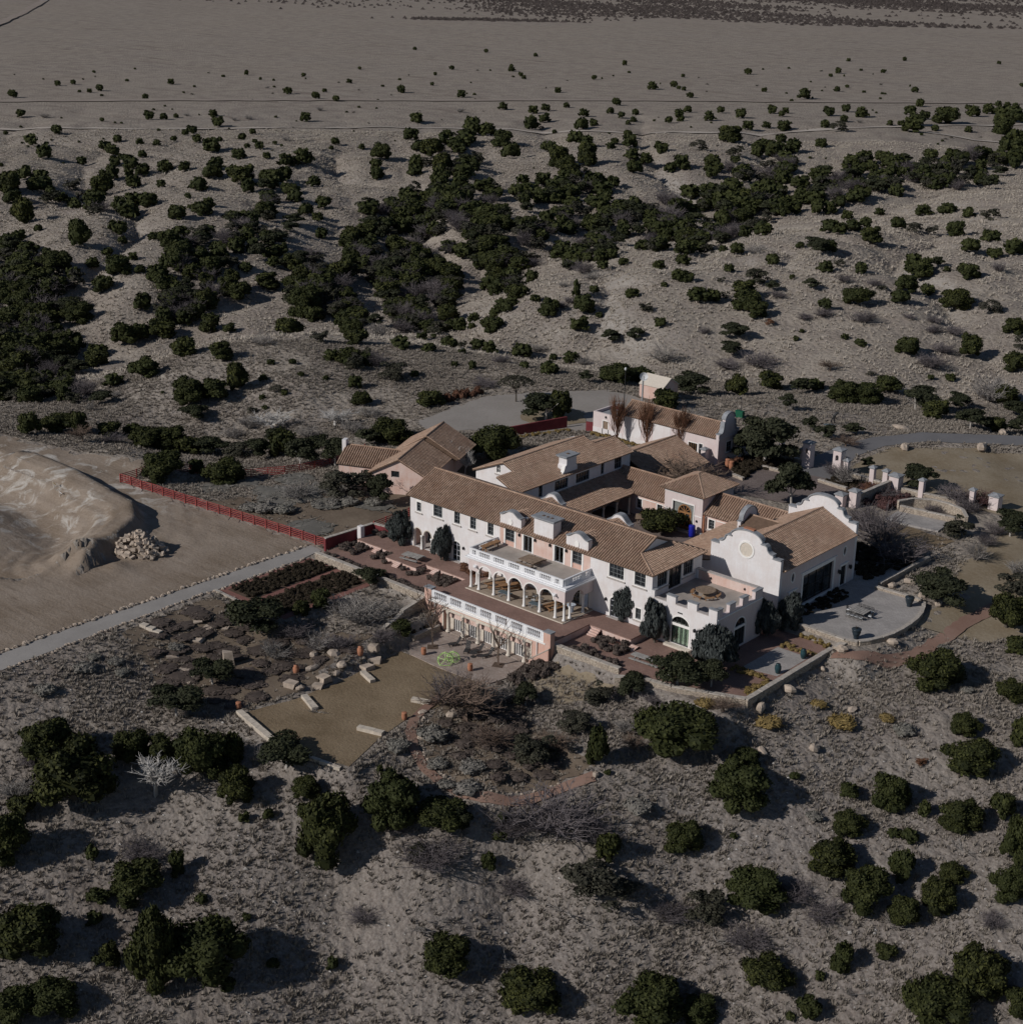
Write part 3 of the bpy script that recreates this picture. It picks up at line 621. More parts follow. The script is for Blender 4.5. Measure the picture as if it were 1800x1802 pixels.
def dormer(par, fr, u0, u1, v0, vs, top, back, d1=.05, deep=.75, med=True):
    out = bell(u0, u1, v0, vs, top)
    p = MB().panel(fr, out, -deep, d1).build('parapet', M['white'], par)
    coping(p, fr, [q for q in out[2:]][::-1][::-1] if False else list(reversed(out[2:]))[::-1], -deep-.02, d1+.16, .14) if False else None
    pts = list(reversed(out[2:])); coping(p, fr, pts, -deep-.02, d1+.16, .14)
    if med:
        c = (u0+u1)/2; MB().panel(fr, circ(c, (v0+vs)/2+.1, .36, .44), d1+.002, d1+.09).build('medallion', M['trim'], p)
    return p
COLP = [(.27, 0), (.27, .1), (.21, .14), (.23, .2), (.17, .26), (.165, 1.4), (.14, 2.25), (.19, 2.3), (.17, 2.36), (.24, 2.48), (.24, 2.6)]
colmesh = {}
def column(par, x, y, z, h=2.6, r=1., mat='trim'):
    key = (round(h, 2), r, mat)
    if key not in colmesh: colmesh[key] = MB().lathe([(a*r, b*h/2.6) for a, b in COLP], n=12, tint=.5).mesh('column', M[mat], True)
    o = link(bpy.data.objects.new('column', colmesh[key]), par); o.location = (x, y, z); return o
BAL = [(.09, 0), (.09, .05), (.06, .09), (.115, .2), (.11, .27), (.055, .42), (.06, .5), (.09, .53), (.09, .58)]
balmesh = MB().lathe(BAL, n=8, tint=.5).mesh('baluster', M['balu'], True)
def balustrade(par, p0, p1, z, groups, h=.95, name='balustrade', n=6, th=.2):
    """rails and pedestals with turned balusters; groups are (start, end, count) along p0..p1"""
    p0 = Vector((*p0, z)); p1 = Vector((*p1, z)); L = (p1-p0).length; e = (p1-p0)/L; nrm = Vector((e.y, -e.x, 0))
    fr = frame(p0, e, (0, 0, 1), nrm); mb = MB()
    mb.panel(fr, rc(0, 0, L, .16), -th*.7, th*.7); mb.panel(fr, rc(-.04, h-.14, L+.04, h), -th*.6, th*.62)
    last = 0
    for a, b, k in list(groups)+[(L, L, 0)]:
        if a-last > .05: mb.panel(fr, rc(last+.001, .161, a, h-.141), -th*.6, th*.6)
        last = b
    for a, b, k in groups:
        if a > .3: mb.panel(fr, rc(a-.28-.1, .165, a-.28+.1, h-.145), -th*.62, th*.68)
    o = mb.build(name, M['balu'], par)
    for a, b, k in groups:
        for i in range(k):
            q = link(bpy.data.objects.new('baluster', balmesh), o); q.location = fr(a+(b-a)*(i+.5)/k, .16, 0); q.scale = (1, 1, (h-.3)/.58)
    return o
# ------------------------------------------------------------------ main house
mh = thing('main_house', 'long two-storey white house with clay tile roof, arched loggia and balcony in the middle', 'house', (0, 0, 0))
f0 = F(0)
up = [(.91, 1.77, 5.6, 7.02, 2, 3), (4.25, 5.98, 5.73, 7.42, 2, 3), (8.32, 9.44, 5.69, 7.45, 2, 3), (11.39, 12.51, 5.69, 7.45, 2, 3), (14.7, 15.81, 5.69, 7.45, 2, 3), (36.2, 38.58, 5.63, 7.45, 4, 3), (40.35, 42.11, 5.63, 7.45, 2, 3)]
bal_w = [(18.0, 19.68), (29.94, 31.57)]; bal_d = [(21.3, 22.84), (26.82, 28.38)]
arcs = [(.31, 1.86), (2.3, 3.82), (4.27, 5.78)]; low_d = [(8.0, 9.55, 0, 2.42, .58), (36.55, 38.0, 0, 2.3, .55)]
pd = [(18.7, 20.5), (24.1, 26), (29.6, 31.4)]
holes = [rc(a, c, b, d) for a, b, c, d, *_ in up]+[rc(a, 5.04, b, 7.47) for a, b in bal_w]+[rc(a, 5.04, b, 7.39) for a, b in bal_d]
holes += [arch(a, b, .02, 2.15, .85) for a, b in arcs]+[hole(a, b, c+.02, d, h) for a, b, c, d, h in low_d]+[rc(40.75, .95, 41.62, 2.5)]+[rc(a, .05, b, 2.5) for a, b in pd]
wall(mh, f0, [(-.42, -1), (43.18, -1), (43.18, 7.92), (-.42, 7.92)], holes)
# pinkish render panel behind the balcony
MB().panel(f0, rc(17.0, 5.06, 33.0, 7.6), -.02, .012, [rc(a-.1, 5.0, b+.1, 7.59) for a, b in bal_w]+[rc(a-.1, 5.0, b+.1, 7.5) for a, b in bal_d] if False else [rc(a-.3, 5.07, b+.3, 7.59) for a, b in bal_w+bal_d]).build('pink_render', M['salmon'], mh)
for a, b, c, d, nx, ny in up: window(mh, f0, a, b, c, d, nx, ny)
MB().panel(f0, arch(.8, 1.88, 7.16, 7.3, .4), -.02, .05).build('shell_ornament', M['trim'], mh)
for a, b in bal_w:
    w = window(mh, f0, a, b, 5.74, 7.45, 2, 3, sur=.0, sill=False); MB().panel(f0, rc(a, 5.05, b, 5.7), -.3, -.08).build('spandrel', M['pink'], w)
    ring(f0, w, rc(a-.24, 5.05, b+.24, 7.72), rc(a-.001, 5.051, b+.001, 7.471), -.03, .06, 'surround', M['trim'])
for a, b in bal_d:
    window(mh, f0, a, b, 5.06, 7.37, 2, 1, sur=.24, sill=False, name='door', gm='clear', curtain='curtain', fm='greyf')
for a, b, c, d, h in low_d: window(mh, f0, a, b, c+.04, d, 2, 3, h, sur=.18, sill=False, name='door', fm='greyf', bar=.12)
window(mh, f0, 40.75, 41.62, .95, 2.5, 2, 2)
for a, b in pd: window(mh, f0, a, b, .08, 2.48, 3, 3, sur=.15, sill=False, name='door', fm='greyf')
for a, b in low_d and [(7.7, 9.85), (36.3, 38.25)]: MB().box(a, -.5, .004, b, -.001, .07).build('doorstep', M['sill'], mh)
for a, b in arcs:
    ring(f0, mh, arch(a-.13, b+.13, .03, 2.15, .98), arch(a-.001, b+.001, .031, 2.15, .851), -.03, .04, 'arch_trim', M['cream'])
for x in (2.08, 4.05): column(mh, x, -.2, .02, 2.1, .95)
# recessed porch behind the three arches
MB().box(-.0, .41, .03, 6.2, 2.9, .06).build('porch_floor', M['sill'], mh)
MB().box(.0, 2.7, .061, 6.2, 2.8, 3.1).box(-.02, .41, .062, .08, 2.69, 3.1).box(6.1, .41, .062, 6.2, 2.69, 3.1).box(0, .41, 3.11, 6.2, 2.8, 3.2).build('porch_wall', M['salmon'], mh)
for u in (1.0, 2.9, 4.8): window(mh, F(2.69), u-.45, u+.45, .1, 2.3, 2, 3, sur=.15, sill=False, rec=-.03, name='door', fm='greyf')
for x, z in ((10.24, 2.38), (35.88, 2.3)): lantern(mh, f0, x, z-.1)
for x in (20.62, 23.46, 26.1, 28.94): lantern(mh, f0, x, 7.1)
# plinth wash and other walls
rw = Rt(43.18)
wall(mh, rw, rc(.4, 4.4, 10.75, 7.92), [rc(1.05, 5.6, 3.25, 7.45), rc(3.55, 4.6, 6.35, 7.45), rc(6.75, 5.5, 8.95, 7.5)], 'white')
window(mh, rw, 1.05, 3.25, 5.6, 7.45, 4, 2); window(mh, rw, 6.75, 8.95, 5.5, 7.5, 4, 2)
window(mh, rw, 3.55, 6.35, 4.6, 7.45, 3, 1, name='door', fm='iron', sill=False)
wall(mh, Lf(-.42), [(-10.99, -1), (-.41, -1), (-.41, 7.9), (-5.5, 10.1), (-10.99, 7.9)], [], 'white')
wall(mh, B(11), rc(-43.17, -1, .41, 7.9), [], 'white')
er = (10.38-8.02)/5.51; ze = lambda y: 8.02+er*y
roof(mh, [(-.87, -.5, ze(-.5)), (43.62, -.5, ze(-.5)), (39.56, 2.26, ze(2.26)), (39.56, 5.51, ze(5.51)), (-.87, 5.51, ze(5.51))])
roof(mh, [(43.62, 11.52, ze(-.5)), (-.87, 11.52, ze(-.5)), (-.87, 5.51, ze(5.51)), (39.56, 5.51, ze(5.51)), (39.56, 8.76, ze(2.26))])
roof(mh, [(43.62, -.5, ze(-.5)), (43.62, 11.52, ze(-.5)), (39.56, 8.76, ze(2.26)), (39.56, 2.26, ze(2.26))])
MB().panel(Rt(39.5), [(2.4, 8.9), (8.62, 8.9), (5.51, 10.28)], -.2, 0).build('gablet', M['white'], mh)
ridge(mh, (-.87, 5.51, 10.42), (39.6, 5.51, 10.42)); ridge(mh, (43.62, -.5, 7.86), (39.56, 2.26, 9.03), .13); ridge(mh, (39.5, 2.26, 9.05), (39.56, 5.51, 10.45), .1)
for u0, u1 in ((17.05, 20.87), (28.85, 32.6)):
    dormer(mh, f0, u0, u1, 7.62, 9.42, 10.1, 4)
    c = (u0+u1)/2; zr = 9.62; y0 = .74
    yl = (8.85-8.02)/er; yr = (zr-8.02)/er
    roof(mh, [(u0+.15, yl, 8.85), (u0+.15, y0, 8.85), (c, y0, zr), (c, yr, zr)], th=.05); roof(mh, [(u1-.15, y0, 8.85), (u1-.15, yl, 8.85), (c, yr, zr), (c, y0, zr)], th=.05)
    MB().box(u0+.2, .7, 7.7, u0+.35, 2.2, 8.8).build('dormer_cheek', M['white'], mh); MB().box(u1-.35, .7, 7.7, u1-.2, 2.2, 8.8).build('dormer_cheek', M['white'], mh)
for u0, u1 in ((15.6, 19.6), (27.55, 31.6)):
    dormer(mh, B(11), -u1, -u0, 7.6, 8.5, 9.65, 4, med=False)
    c = (u0+u1)/2; zr = 9.15; yb = lambda z: 11.02-(z-8.02)/er
    roof(mh, [(u0+.2, 10.35, 8.35), (u0+.2, yb(8.35), 8.35), (c, yb(zr), zr), (c, 10.35, zr)], th=.05); roof(mh, [(u1-.2, yb(8.35), 8.35), (u1-.2, 10.35, 8.35), (c, 10.35, zr), (c, yb(zr), zr)], th=.05)
ch = MB().box(23.17, -.06, 7.6, 26.56, 1.55, 10.4).build('chimney', M['white'], mh)
MB().box(22.98, -.26, 10.402, 26.75, 1.75, 10.56).box(22.84, -.4, 10.562, 26.9, 1.9, 10.72).build('chimney_cap', M['cap'], ch)
for x in (24.2, 24.95, 25.7): MB().box(x-.16, .5, 10.722, x+.16, .9, 10.78).build('flue', M['deckdark'], ch)
MB().box(20.3, 1.2, 8.95, 20.75, 1.6, 9.2).box(20.25, 1.1, 9.21, 20.8, 1.7, 9.27).build('roof_vent', M['metal'], mh)
# ---- loggia and balcony
cx = [16.86, 18.31, 21.04, 23.76, 26.48, 29.19, 31.9, 33.38]; LY = -5.62
MB().box(16.55, -6.25, .004, 33.75, -.004, .12).build('loggia_floor', M['loggiafloor'], mh)
MB().box(16.45, -6.36, .002, 33.85, -6.251, .1).box(33.751, -6.36, .003, 33.86, -.01, .1).build('loggia_step', M['cream'], mh)
for x in cx: column(mh, x, LY, .12, 2.62)
for y in (-4.45, -1.75): column(mh, 33.38, y, .12, 2.62); column(mh, 16.86, y, .12, 2.62)
fl = F(LY-.28)
out = [(16.6, 4.4), (16.6, 2.74), (cx[1]+.2, 2.74)]
for a, b in zip(cx[1:6], cx[2:7]):
    c = (a+b)/2; w = (b-a)/2-.22
    out += [(c+w*math.cos(math.pi*(1-k/12)), 2.75+1.1*math.sin(math.pi*k/12)) for k in range(13)]
out += [(33.66, 2.74), (33.66, 4.4)]
lw = MB().panel(fl, out[::-1], -.5, 0).build('loggia_arcade', M['rose'], mh)
mb = MB()
for a, b in zip(cx[1:6], cx[2:7]):
    c = (a+b)/2; w = (b-a)/2-.22
    arc = lambda r, R: [(c+(w+r)*math.cos(math.pi*(1-k/12)), 2.75+(1.1+r)*math.sin(math.pi*k/12)) for k in range(13)]
    mb.panel(fl, arc(.16, 0)[::-1]+arc(.001, 0), -.02, .035)
mb.build('arch_trim', M['trim'], lw)
for x0, fr in ((33.66, Rt(33.66)), (16.6, Lf(16.6))):
    sgn = 1 if x0 > 20 else -1; ou = []
    c, w = -3.1, 1.12
    pts = [(-.001, 4.4), (-.001, 2.74)]+[(c+w*math.cos(math.pi*k/12), 2.75+1.0*math.sin(math.pi*k/12)) for k in range(13)]+[(LY+.23, 2.74), (LY+.23, 4.4)]
    if sgn < 0: pts = [(-u, v) for u, v in pts][::-1]
    MB().panel(fr, pts, -.5, 0).build('loggia_arcade', M['rose'], mh)
MB().box(16.62, -5.88, 4.401, 33.64, -.003, 4.6).build('loggia_ceiling', M['trim'], mh)
MB().box(16.35, -6.12, 4.42, 33.9, -.002, 4.56).box(16.22, -6.26, 4.561, 34.03, -.001, 4.72).box(16.42, -6.0, 4.721, 33.85, -.004, 4.9).build('cornice', M['balu'], mh)
MB().box(16.85, -5.5, 4.901, 33.0, -.005, 5.03).build('balcony_floor', M['floor'], mh)
balustrade(mh, (16.61, -5.62), (33.13, -5.62), 4.9, [(.55, 1.25, 2), (1.8, 3.75, 6), (4.45, 6.35, 6), (7.15, 9.05, 6), (9.9, 11.75, 6), (12.6, 14.5, 6), (15.2, 15.9, 2)])
balustrade(mh, (33.13, -5.5), (33.13, -.06), 4.9, [(1.4, 3.4, 6), (4.2, 4.9, 2)]); balustrade(mh, (16.61, -.06), (16.61, -5.5), 4.9, [(.5, 1.2, 2), (2, 4, 6)])
for x in (18.0, 32.0):
    p = fl(x, 3.6, 0); MB().box(x-.28, p.y-.32, 3.45, x+.28, p.y-.002, 3.75).tube((x+.15, p.y-.32, 3.6), (x+.35, p.y-.55, 3.55), .12).build('floodlight', M['balu'], mh)
# ------------------------------------------------------------------ garden arcade under the terrace
ga = thing('garden_arcade', 'pink garden arcade below the terrace with pale columns, French doors and balustrade', 'arcade', (25, -12, -4))
ga.location = (0, 0, 0)
fa = F(-11.82)
wall(ga, fa, [(14.3, -5), (36.42, -5), (36.42, -.15), (14.3, -.15)], [rc(17.62, -4.06, 33.05, -1.1)], 'pink', .5)
MB().box(17.5, -10.9, -4.5, 33.2, -10.8, -.9).box(17.4, -11.3, -4.5, 17.55, -10.9, -1.0).box(33.1, -11.3, -4.5, 33.25, -10.9, -1.0).box(17.4, -11.35, -1.08, 33.25, -10.8, -.95).build('recess_wall', M['cream'], ga)
MB().box(17.4, -11.9, -4.5, 33.3, -10.8, -4.03).build('recess_floor', M['flag'], ga)
ac = [18.5, 21.2, 23.92, 26.63, 29.34, 32.05]
for x in ac: column(ga, x, -11.85, -4.05, 2.98, 1.35, 'cream')
for a, b in zip(ac, ac[1:]):
    c = (a+b)/2; window(ga, F(-10.9), c-.78, c+.78, -3.98, -1.5, 4, 1, sur=.16, sill=False, rec=-.04, name='door', fm='trim', bar=.13, pr=.12)
MB().panel(fa, rc(17.4, -1.1, 33.3, -.72), -.02, .06).panel(fa, rc(17.4, -3.9, 17.62, -1.101), -.02, .05).panel(fa, rc(33.05, -3.9, 33.27, -1.101), -.02, .05).build('lintel', M['cream'], ga)
MB().panel(fa, rc(15.2, -.42, 35.7, -.2), -.02, .3).panel(fa, rc(15.3, -.199, 35.6, -.05), -.02, .18).build('cornice', M['trim'], ga)
for x in (16.1, 34.2): MB().tube((x, -11.95, -4.1), (x, -11.95, -.43), .07, n=8).build('downpipe', M['trim'], ga)
balustrade(ga, (15.5, -11.83), (35.33, -11.83), -.03, [(a-15.5, b-15.5, 7 if b-a > 2.1 else 6) for a, b in ((16.0, 18.3), (18.95, 21.02), (21.68, 23.72), (24.4, 26.39), (27.07, 29.07), (29.79, 31.79), (32.5, 34.8))], 1.25)
for a, b in ((14.25, 15.47), (35.36, 36.5)):
    MB().box(a, -12.05, -4.6, b, -11.2, 1.28).build('end_pier', M['pink'], ga); MB().box(a-.08, -12.13, 1.282, b+.08, -11.12, 1.4).build('pier_cap', M['cap'], ga)
MB().panel(frame((0, -12.06, 0), (1, 0, 0), (0, 0, 1), (0, -1, 0)), [(33.3, -4.5), (36.5, -4.5), (36.5, -.75), (33.3, -3.15)], -.2, .34).build('stair_cheek', M['pink'], ga)
MB().panel(frame((0, -12.06, 0), (1, 0, 0), (0, 0, 1), (0, -1, 0)), [(33.2, -3.2), (36.6, -.69), (36.6, -.55), (33.2, -3.06)], -.25, .4).build('stair_cheek_cap', M['stonecap'], ga)
# ------------------------------------------------------------------ crenellated terrace wing
cw = thing('crenellated_wing', 'white single-storey wing with crenellated parapet round a roof terrace and tall arched glass door', 'house wing')
ms, mt, md = 4.79, 5.74, .38
out = [(43.2, -1.8), (53.3, -1.8), (53.3, mt), (52.04, mt), (52.04, ms), (50.22, ms), (50.22, mt), (48.77, mt), (48.77, ms), (46.93, ms), (46.93, mt), (45.53, mt), (45.53, ms), (43.62, ms), (43.62, mt), (43.2, mt)]
wall(cw, f0, out, [arch(46.49, 49.26, -.58, 2.4, .98)], 'white', .5)
def merl(fr, spans, par, t=.5, z=mt, d=.06):
    for a, b in spans: MB().panel(fr, rc(a-.07, z+.003, b+.07, z+.11), -t-.07, d).build('merlon_cap', M['cap'], par)
merl(f0, [(43.25, 43.72), (45.53, 46.93), (48.77, 50.22), (52.04, 53.3)], cw)
mb = MB()
for a, b in ((43.62, 45.53), (46.93, 48.77), (50.22, 52.04)): mb.panel(f0, rc(a+.01, ms+.002, b-.01, ms+.09), -.52, .05)
mb.build('sill_cap', M['sill'], cw)
window(cw, f0, 46.49, 49.26, -.55, 2.2, 4, 1, 1.15, sur=.2, sill=False, rec=.22, name='door', fm='iron', gm='clear', curtain='curtain', transom=2.1, bar=.1)
MB().box(45.9, -.75, -.899, 49.8, -.002, -.6).build('doorstep', M['cream'], cw)
lantern(cw, f0, 50.15, 2.1, 1.1); MB().panel(f0, rc(47.4, 3.8, 48.1, 3.92), 0, .1).build('light_bar', M['iron'], cw)
rs = Rt(53.3)
sp = [(0, 1.25), (2.75, 4.1), (5.65, 7.0), (8.55, 10.3)]
out = [(.5, -1.8), (10.3, -1.8)]+[q for a, b in reversed(sp) for q in ((b, mt), (a, mt), (a, ms), (max(a-1.5, .5), ms))][:-4]+[(1.25, ms), (1.25, mt), (.5, mt)]
wall(cw, rs, [(.5, -1.8), (10.3, -1.8), (10.3, mt), (8.55, mt), (8.55, ms), (7, ms), (7, mt), (5.65, mt), (5.65, ms), (4.1, ms), (4.1, mt), (2.75, mt), (2.75, ms), (1.25, ms), (1.25, mt), (.5, mt)], [arch(4.2, 6.6, -.7, 2.0, 1.2)], 'rose', .5)
merl(rs, [(.52, 1.25), (2.75, 4.1), (5.65, 7.0), (8.55, 10.28)], cw)
MB().panel(rs, rc(.2, 4.42, 10.3, 4.56), -.02, .12).build('string_course', M['trim'], cw)
window(cw, rs, 4.2, 6.6, -.68, 2.0, 3, 1, 1.2, sur=.18, sill=False, name='door', fm='iron', transom=1.9)
wall(cw, B(10.3), rc(-52.8, -1.8, -43.2, mt), [], 'white', .5)
MB().panel(F(9.795), rc(43.6, 4.46, 52.79, mt), 0, .02).panel(Lf(52.795), rc(-9.7, 4.46, -.6, ms), 0, .02).build('parapet_lining', M['salmon'], cw)
MB().box(43.2, 9.7, mt+.004, 52.7, 10.38, mt+.13).build('coping', M['sill'], cw)
MB().box(43.2, .45, 4.2, 52.8, 9.8, 4.45).build('roof_terrace', M['floor'], cw)
for x in (45.6, 50.9): lantern(cw, F(9.77), x, 5.05, .7)
# ------------------------------------------------------------------ hall with shaped gables
ha = thing('hall', 'tall white hall with curved mission gables at both ends and big picture window', 'hall')
X0, X1 = 42.37, 53.34; xm = (X0+X1)/2
def gable_out(z0):
    half = [(X1, z0), (X1, 8.34), (52.05, 8.34), (52.05, 8.8)]
    half += [(51.95-.9*math.sin(t), 8.8+1.0*(1-math.cos(t))) for t in np.linspace(.15, 1.45, 6)]
    half += [(50.85, 9.86), (50.22, 9.86), (50.22, 10.34)]
    R = 2.42; half += [(xm+R*math.sin(t), 10.34+.86*(math.cos(t)-math.cos(1.35))/(1-math.cos(1.35))) for t in np.linspace(1.3, 0, 9)]
    left = [(2*xm-a, b) for a, b in reversed(half[:-1])]
    return [left[-1]]+half+left[:-1]
go = gable_out(-1.2)
g1 = MB().panel(F(14.14), go, -.55, 0).build('front_gable', M['white'], ha)
coping(g1, F(14.14), list(reversed(go[2:])), -.72, .17, .15)
ring(F(14.14), g1, circ(xm+.1, 8.55, 1.24), circ(xm+.1, 8.55, .98), -.02, .08, 'medallion_ring', M['trim'])
MB().panel(F(14.14), circ(xm+.1, 8.55, .98), -.03, .015).build('medallion', M['cream'], g1)
g2 = MB().panel(B(33.87), [(-a, b) for a, b in reversed(gable_out(-1.2))], -.52, 0).build('rear_gable', M['white'], ha)
pp = [(-a, b) for a, b in reversed(go[2:])]; coping(g2, B(33.87), sorted(pp, key=lambda q: 0) if False else [(-a, b) for a, b in go[2:]][::1], -.69, .17, .15)
MB().box(xm-.7, 14.3, 11.2, xm+.9, 14.9, 11.45).build('bell_ledge', M['terracotta'], g1)
rh = Rt(X1)
wall(ha, rh, rc(14.69, -1.2, 33.35, 6.75), [rc(20.05, .38, 27.85, 4.6), rc(30.08, .02, 31.45, 2.95), circ(17.39, 5.14, .34, .62), circ(30.71, 5.14, .34, .62), rc(16.9, .02, 18.2, 2.9)], 'rose', .45)
pw = window(ha, rh, 20.05, 27.85, .38, 4.6, 4, 2, sur=.38, sill=False, rec=.28, name='picture_window', fm='iron', pr=.1, bar=.06)
window(ha, rh, 30.08, 31.45, .03, 2.95, 2, 1, sur=.22, sill=False, name='door', fm='iron', pr=.06); window(ha, rh, 16.9, 18.2, .03, 2.9, 2, 1, sur=.22, sill=False, name='door', fm='iron', pr=.06)
for y in (30.76, 17.55): MB().panel(rh, rc(y-1.15, 3.2, y+1.15, 3.34), -.02, .2).build('door_hood', M['trim'], ha)
MB().panel(rh, rc(19.3, 5.02, 28.6, 5.12), -.02, .14).build('window_hood', M['trim'], ha)
for y in (17.39, 30.71):
    o = MB().panel(rh, circ(y, 5.14, .33, .61), -.2, -.12).build('oval_window', M['glass'], ha); ring(rh, o, circ(y, 5.14, .52, .8), circ(y, 5.14, .341, .621), -.03, .06, 'surround', M['trim'])
for y, z in ((29.4, 2.3), (32.35, 2.2), (18.97, 2.1)): lantern(ha, rh, y, z, 1.4)
wall(ha, Lf(X0), rc(-33.35, -1.2, -14.69, 6.75), [], 'white', .45)
hz = lambda x: 9.42-(abs(x-xm))*.455
roof(ha, [(X1+.32, 14.72, hz(X1+.32)), (X1+.32, 33.3, hz(X1+.32)), (xm, 33.3, hz(xm)), (xm, 14.72, hz(xm))])
roof(ha, [(X0-.32, 33.3, hz(X1+.32)), (X0-.32, 14.72, hz(X1+.32)), (xm, 14.72, hz(xm)), (xm, 33.3, hz(xm))])
ridge(ha, (xm, 14.72, hz(xm)+.04), (xm, 33.3, hz(xm)+.04))
# cross gable on the courtyard side
gx = 40.6; out = [(-27.6, 5), (-23.0, 5), (-23.0, 8.2), (-23.5, 8.2)]+[(-25.3+1.75*math.cos(t), 8.35+1.55*math.sin(t)**.9) for t in np.linspace(0.05, math.pi-.05, 13)]+[(-27.1, 8.2), (-27.6, 8.2)]
g3 = MB().panel(Lf(gx), out, -.5, 0).build('side_gable', M['white'], ha); coping(g3, Lf(gx), list(reversed(out[2:])), -.6, .14, .14)
xe = lambda z: xm-(9.42-z)/.455
roof(ha, [(xe(7.5), 22.9, 7.5), (gx+.3, 22.9, 7.5), (gx+.3, 25.3, 8.7), (xe(8.7), 25.3, 8.7)]); roof(ha, [(gx+.3, 27.7, 7.5), (xe(7.5), 27.7, 7.5), (xe(8.7), 25.3, 8.7), (gx+.3, 25.3, 8.7)])
ridge(ha, (gx+.4, 25.3, 8.75), (xe(8.7), 25.3, 8.75))
MB().box(gx+.3, 23.1, 4.8, X0-.01, 23.35, 7.4).box(gx+.3, 27.25, 4.8, X0-.01, 27.5, 7.4).build('side_gable_wall', M['white'], ha)
# ------------------------------------------------------------------ link wing between house and hall
lk = thing('link_wing', 'low link wing with shallow clay tile roof joining the house to the hall', 'house wing')
lz = lambda x: 3.5+.235*(x-33.2)
wall(lk, Lf(33.8), rc(-33.3, -.5, -12.0, 3.45), [], 'salmon', .35)
wall(lk, F(14.2), [(34.2, -.5), (42.36, -.5), (42.36, lz(42.36)-.15), (34.2, lz(34.2)-.15)], [], 'white', .35)
wall(lk, F(11.5), [(34.2, -.5), (42.9, -.5), (42.9, 5.3), (34.2, 3.4)], [], 'white', .3)
roof(lk, [(33.2, 33.0, lz(33.2)), (33.2, 13.85, lz(33.2)), (42.36, 13.85, lz(42.36)), (42.36, 33.0, lz(42.36))])
# ------------------------------------------------------------------ entrance house with tower
en = thing('entrance_house', 'low pink entrance range with square white tower over carved arched double doors', 'house')
ft = F(32.77)
wall(en, ft, rc(21.14, -.6, 28.1, 6.05), [rc(22.75, .1, 26.55, 4.3)], 'rose', .5)
ring(ft, en, rc(22.6, .05, 26.7, 4.5), rc(22.751, .049, 26.549, 4.301), -.02, .08, 'portal_frame', M['trim'])
MB().panel(ft, rc(22.75, .1, 26.55, 4.3), -.4, -.25, [arch(23.55, 26.0, .2, 2.85, 1.2)]).build('portal_stone', M['tilegrey'], en)
d = ring(ft, en, arch(23.55, 26.0, .2, 2.85, 1.2), arch(23.72, 25.83, .35, 2.85, 1.03), -.42, -.2, 'door', M['door'])
mb = MB()
for u in (23.72, 24.72, 25.62): mb.panel(ft, rc(u, .35, u+.2, 2.9), -.4, -.28)
for v in (.35, 1.35, 2.6): mb.panel(ft, rc(23.72, v, 25.83, v+.28), -.398, -.285)
for a in (.6, 1.2, 1.95, 2.55): mb.panel(frame(ft(24.77, 2.85, 0), (math.cos(a), 0, math.sin(a)), (-math.sin(a), 0, math.cos(a)), (0, -1, 0)), rc(.1, -.05, 1.0, .05), -.395, -.29)
mb.build('door_rail', M['door'], d); MB().panel(ft, arch(23.6, 25.95, .25, 2.85, 1.15), -.5, -.45).build('pane', M['glass'], d)
MB().box(22.2, 31.9, -.019, 27.1, 32.76, .1).build('doorstep', M['sill'], en)
MB().panel(ft, rc(21.14, 5.62, 28.1, 5.8), -.01, .1).panel(ft, rc(21.14, 2.75, 22.58, 2.88), -.01, .05).panel(ft, rc(26.72, 2.75, 28.1, 2.88), -.01, .05).build('string_course', M['trim'], en)
for x in (22.0, 27.2): lantern(en, ft, x, 2.0, .8)
wall(en, Rt(28.1), rc(33.27, -.6, 40.3, 6.05), [], 'rose', .4); wall(en, Lf(21.14), rc(-40.3, -.6, -33.27, 6.05), [], 'rose', .4); wall(en, B(40.8), rc(-28.1, -.6, -21.14, 6.05), [], 'rose', .4)
tz, ap = 6.12, 8.05
c4 = [(20.5, 32.15), (28.72, 32.15), (28.72, 41.4), (20.5, 41.4)]; r0, r1 = (24.6, 36.25), (24.6, 37.3)
roof(en, [(*c4[0], tz), (*c4[1], tz), (*r0, ap)]); roof(en, [(*c4[1], tz), (*c4[2], tz), (*r1, ap), (*r0, ap)])
roof(en, [(*c4[2], tz), (*c4[3], tz), (*r1, ap)]); roof(en, [(*c4[3], tz), (*c4[0], tz), (*r0, ap), (*r1, ap)])
for a, b in ((c4[0], r0), (c4[1], r0), (c4[2], r1), (c4[3], r1)): ridge(en, (*a, tz+.03), (*b, ap+.03), .13)
ridge(en, (*r0, ap+.04), (*r1, ap+.04), .14)
fw_ = F(33.37)
wall(en, fw_, rc(9.96, -.6, 21.13, 3.3), [rc(15.55, 1.13, 16.45, 2.65), rc(19.42, 1.13, 20.37, 2.65)], 'salmon', .4)
for u in (15.55, 19.42): window(en, fw_, u, u+.92, 1.13, 2.65, 2, 3)
wall(en, fw_, rc(28.11, -.6, 42.3, 3.3), [rc(28.74+.2, 1.2, 29.75+.2, 2.7)], 'salmon', .4); window(en, fw_, 28.94, 29.95, 1.2, 2.7, 2, 3)
MB().panel(fw_, rc(16.7, 2.72, 19.2, 2.86), -.01, .05).panel(fw_, rc(20.6, 2.72, 21.12, 2.86), -.01, .05).panel(fw_, rc(30.3, 2.72, 34, 2.86), -.01, .05).panel(fw_, rc(28.12, 2.72, 28.6, 2.86), -.01, .05).build('string_course', M['trim'], en)
MB().tube((28.35, 32.95, 0), (28.35, 32.95, 3.2), .14, n=8).build('downpipe', M['terracotta'], en)
wall(en, B(40.2), rc(-42.3, -.6, -9.96, 3.3), [], 'salmon', .4)
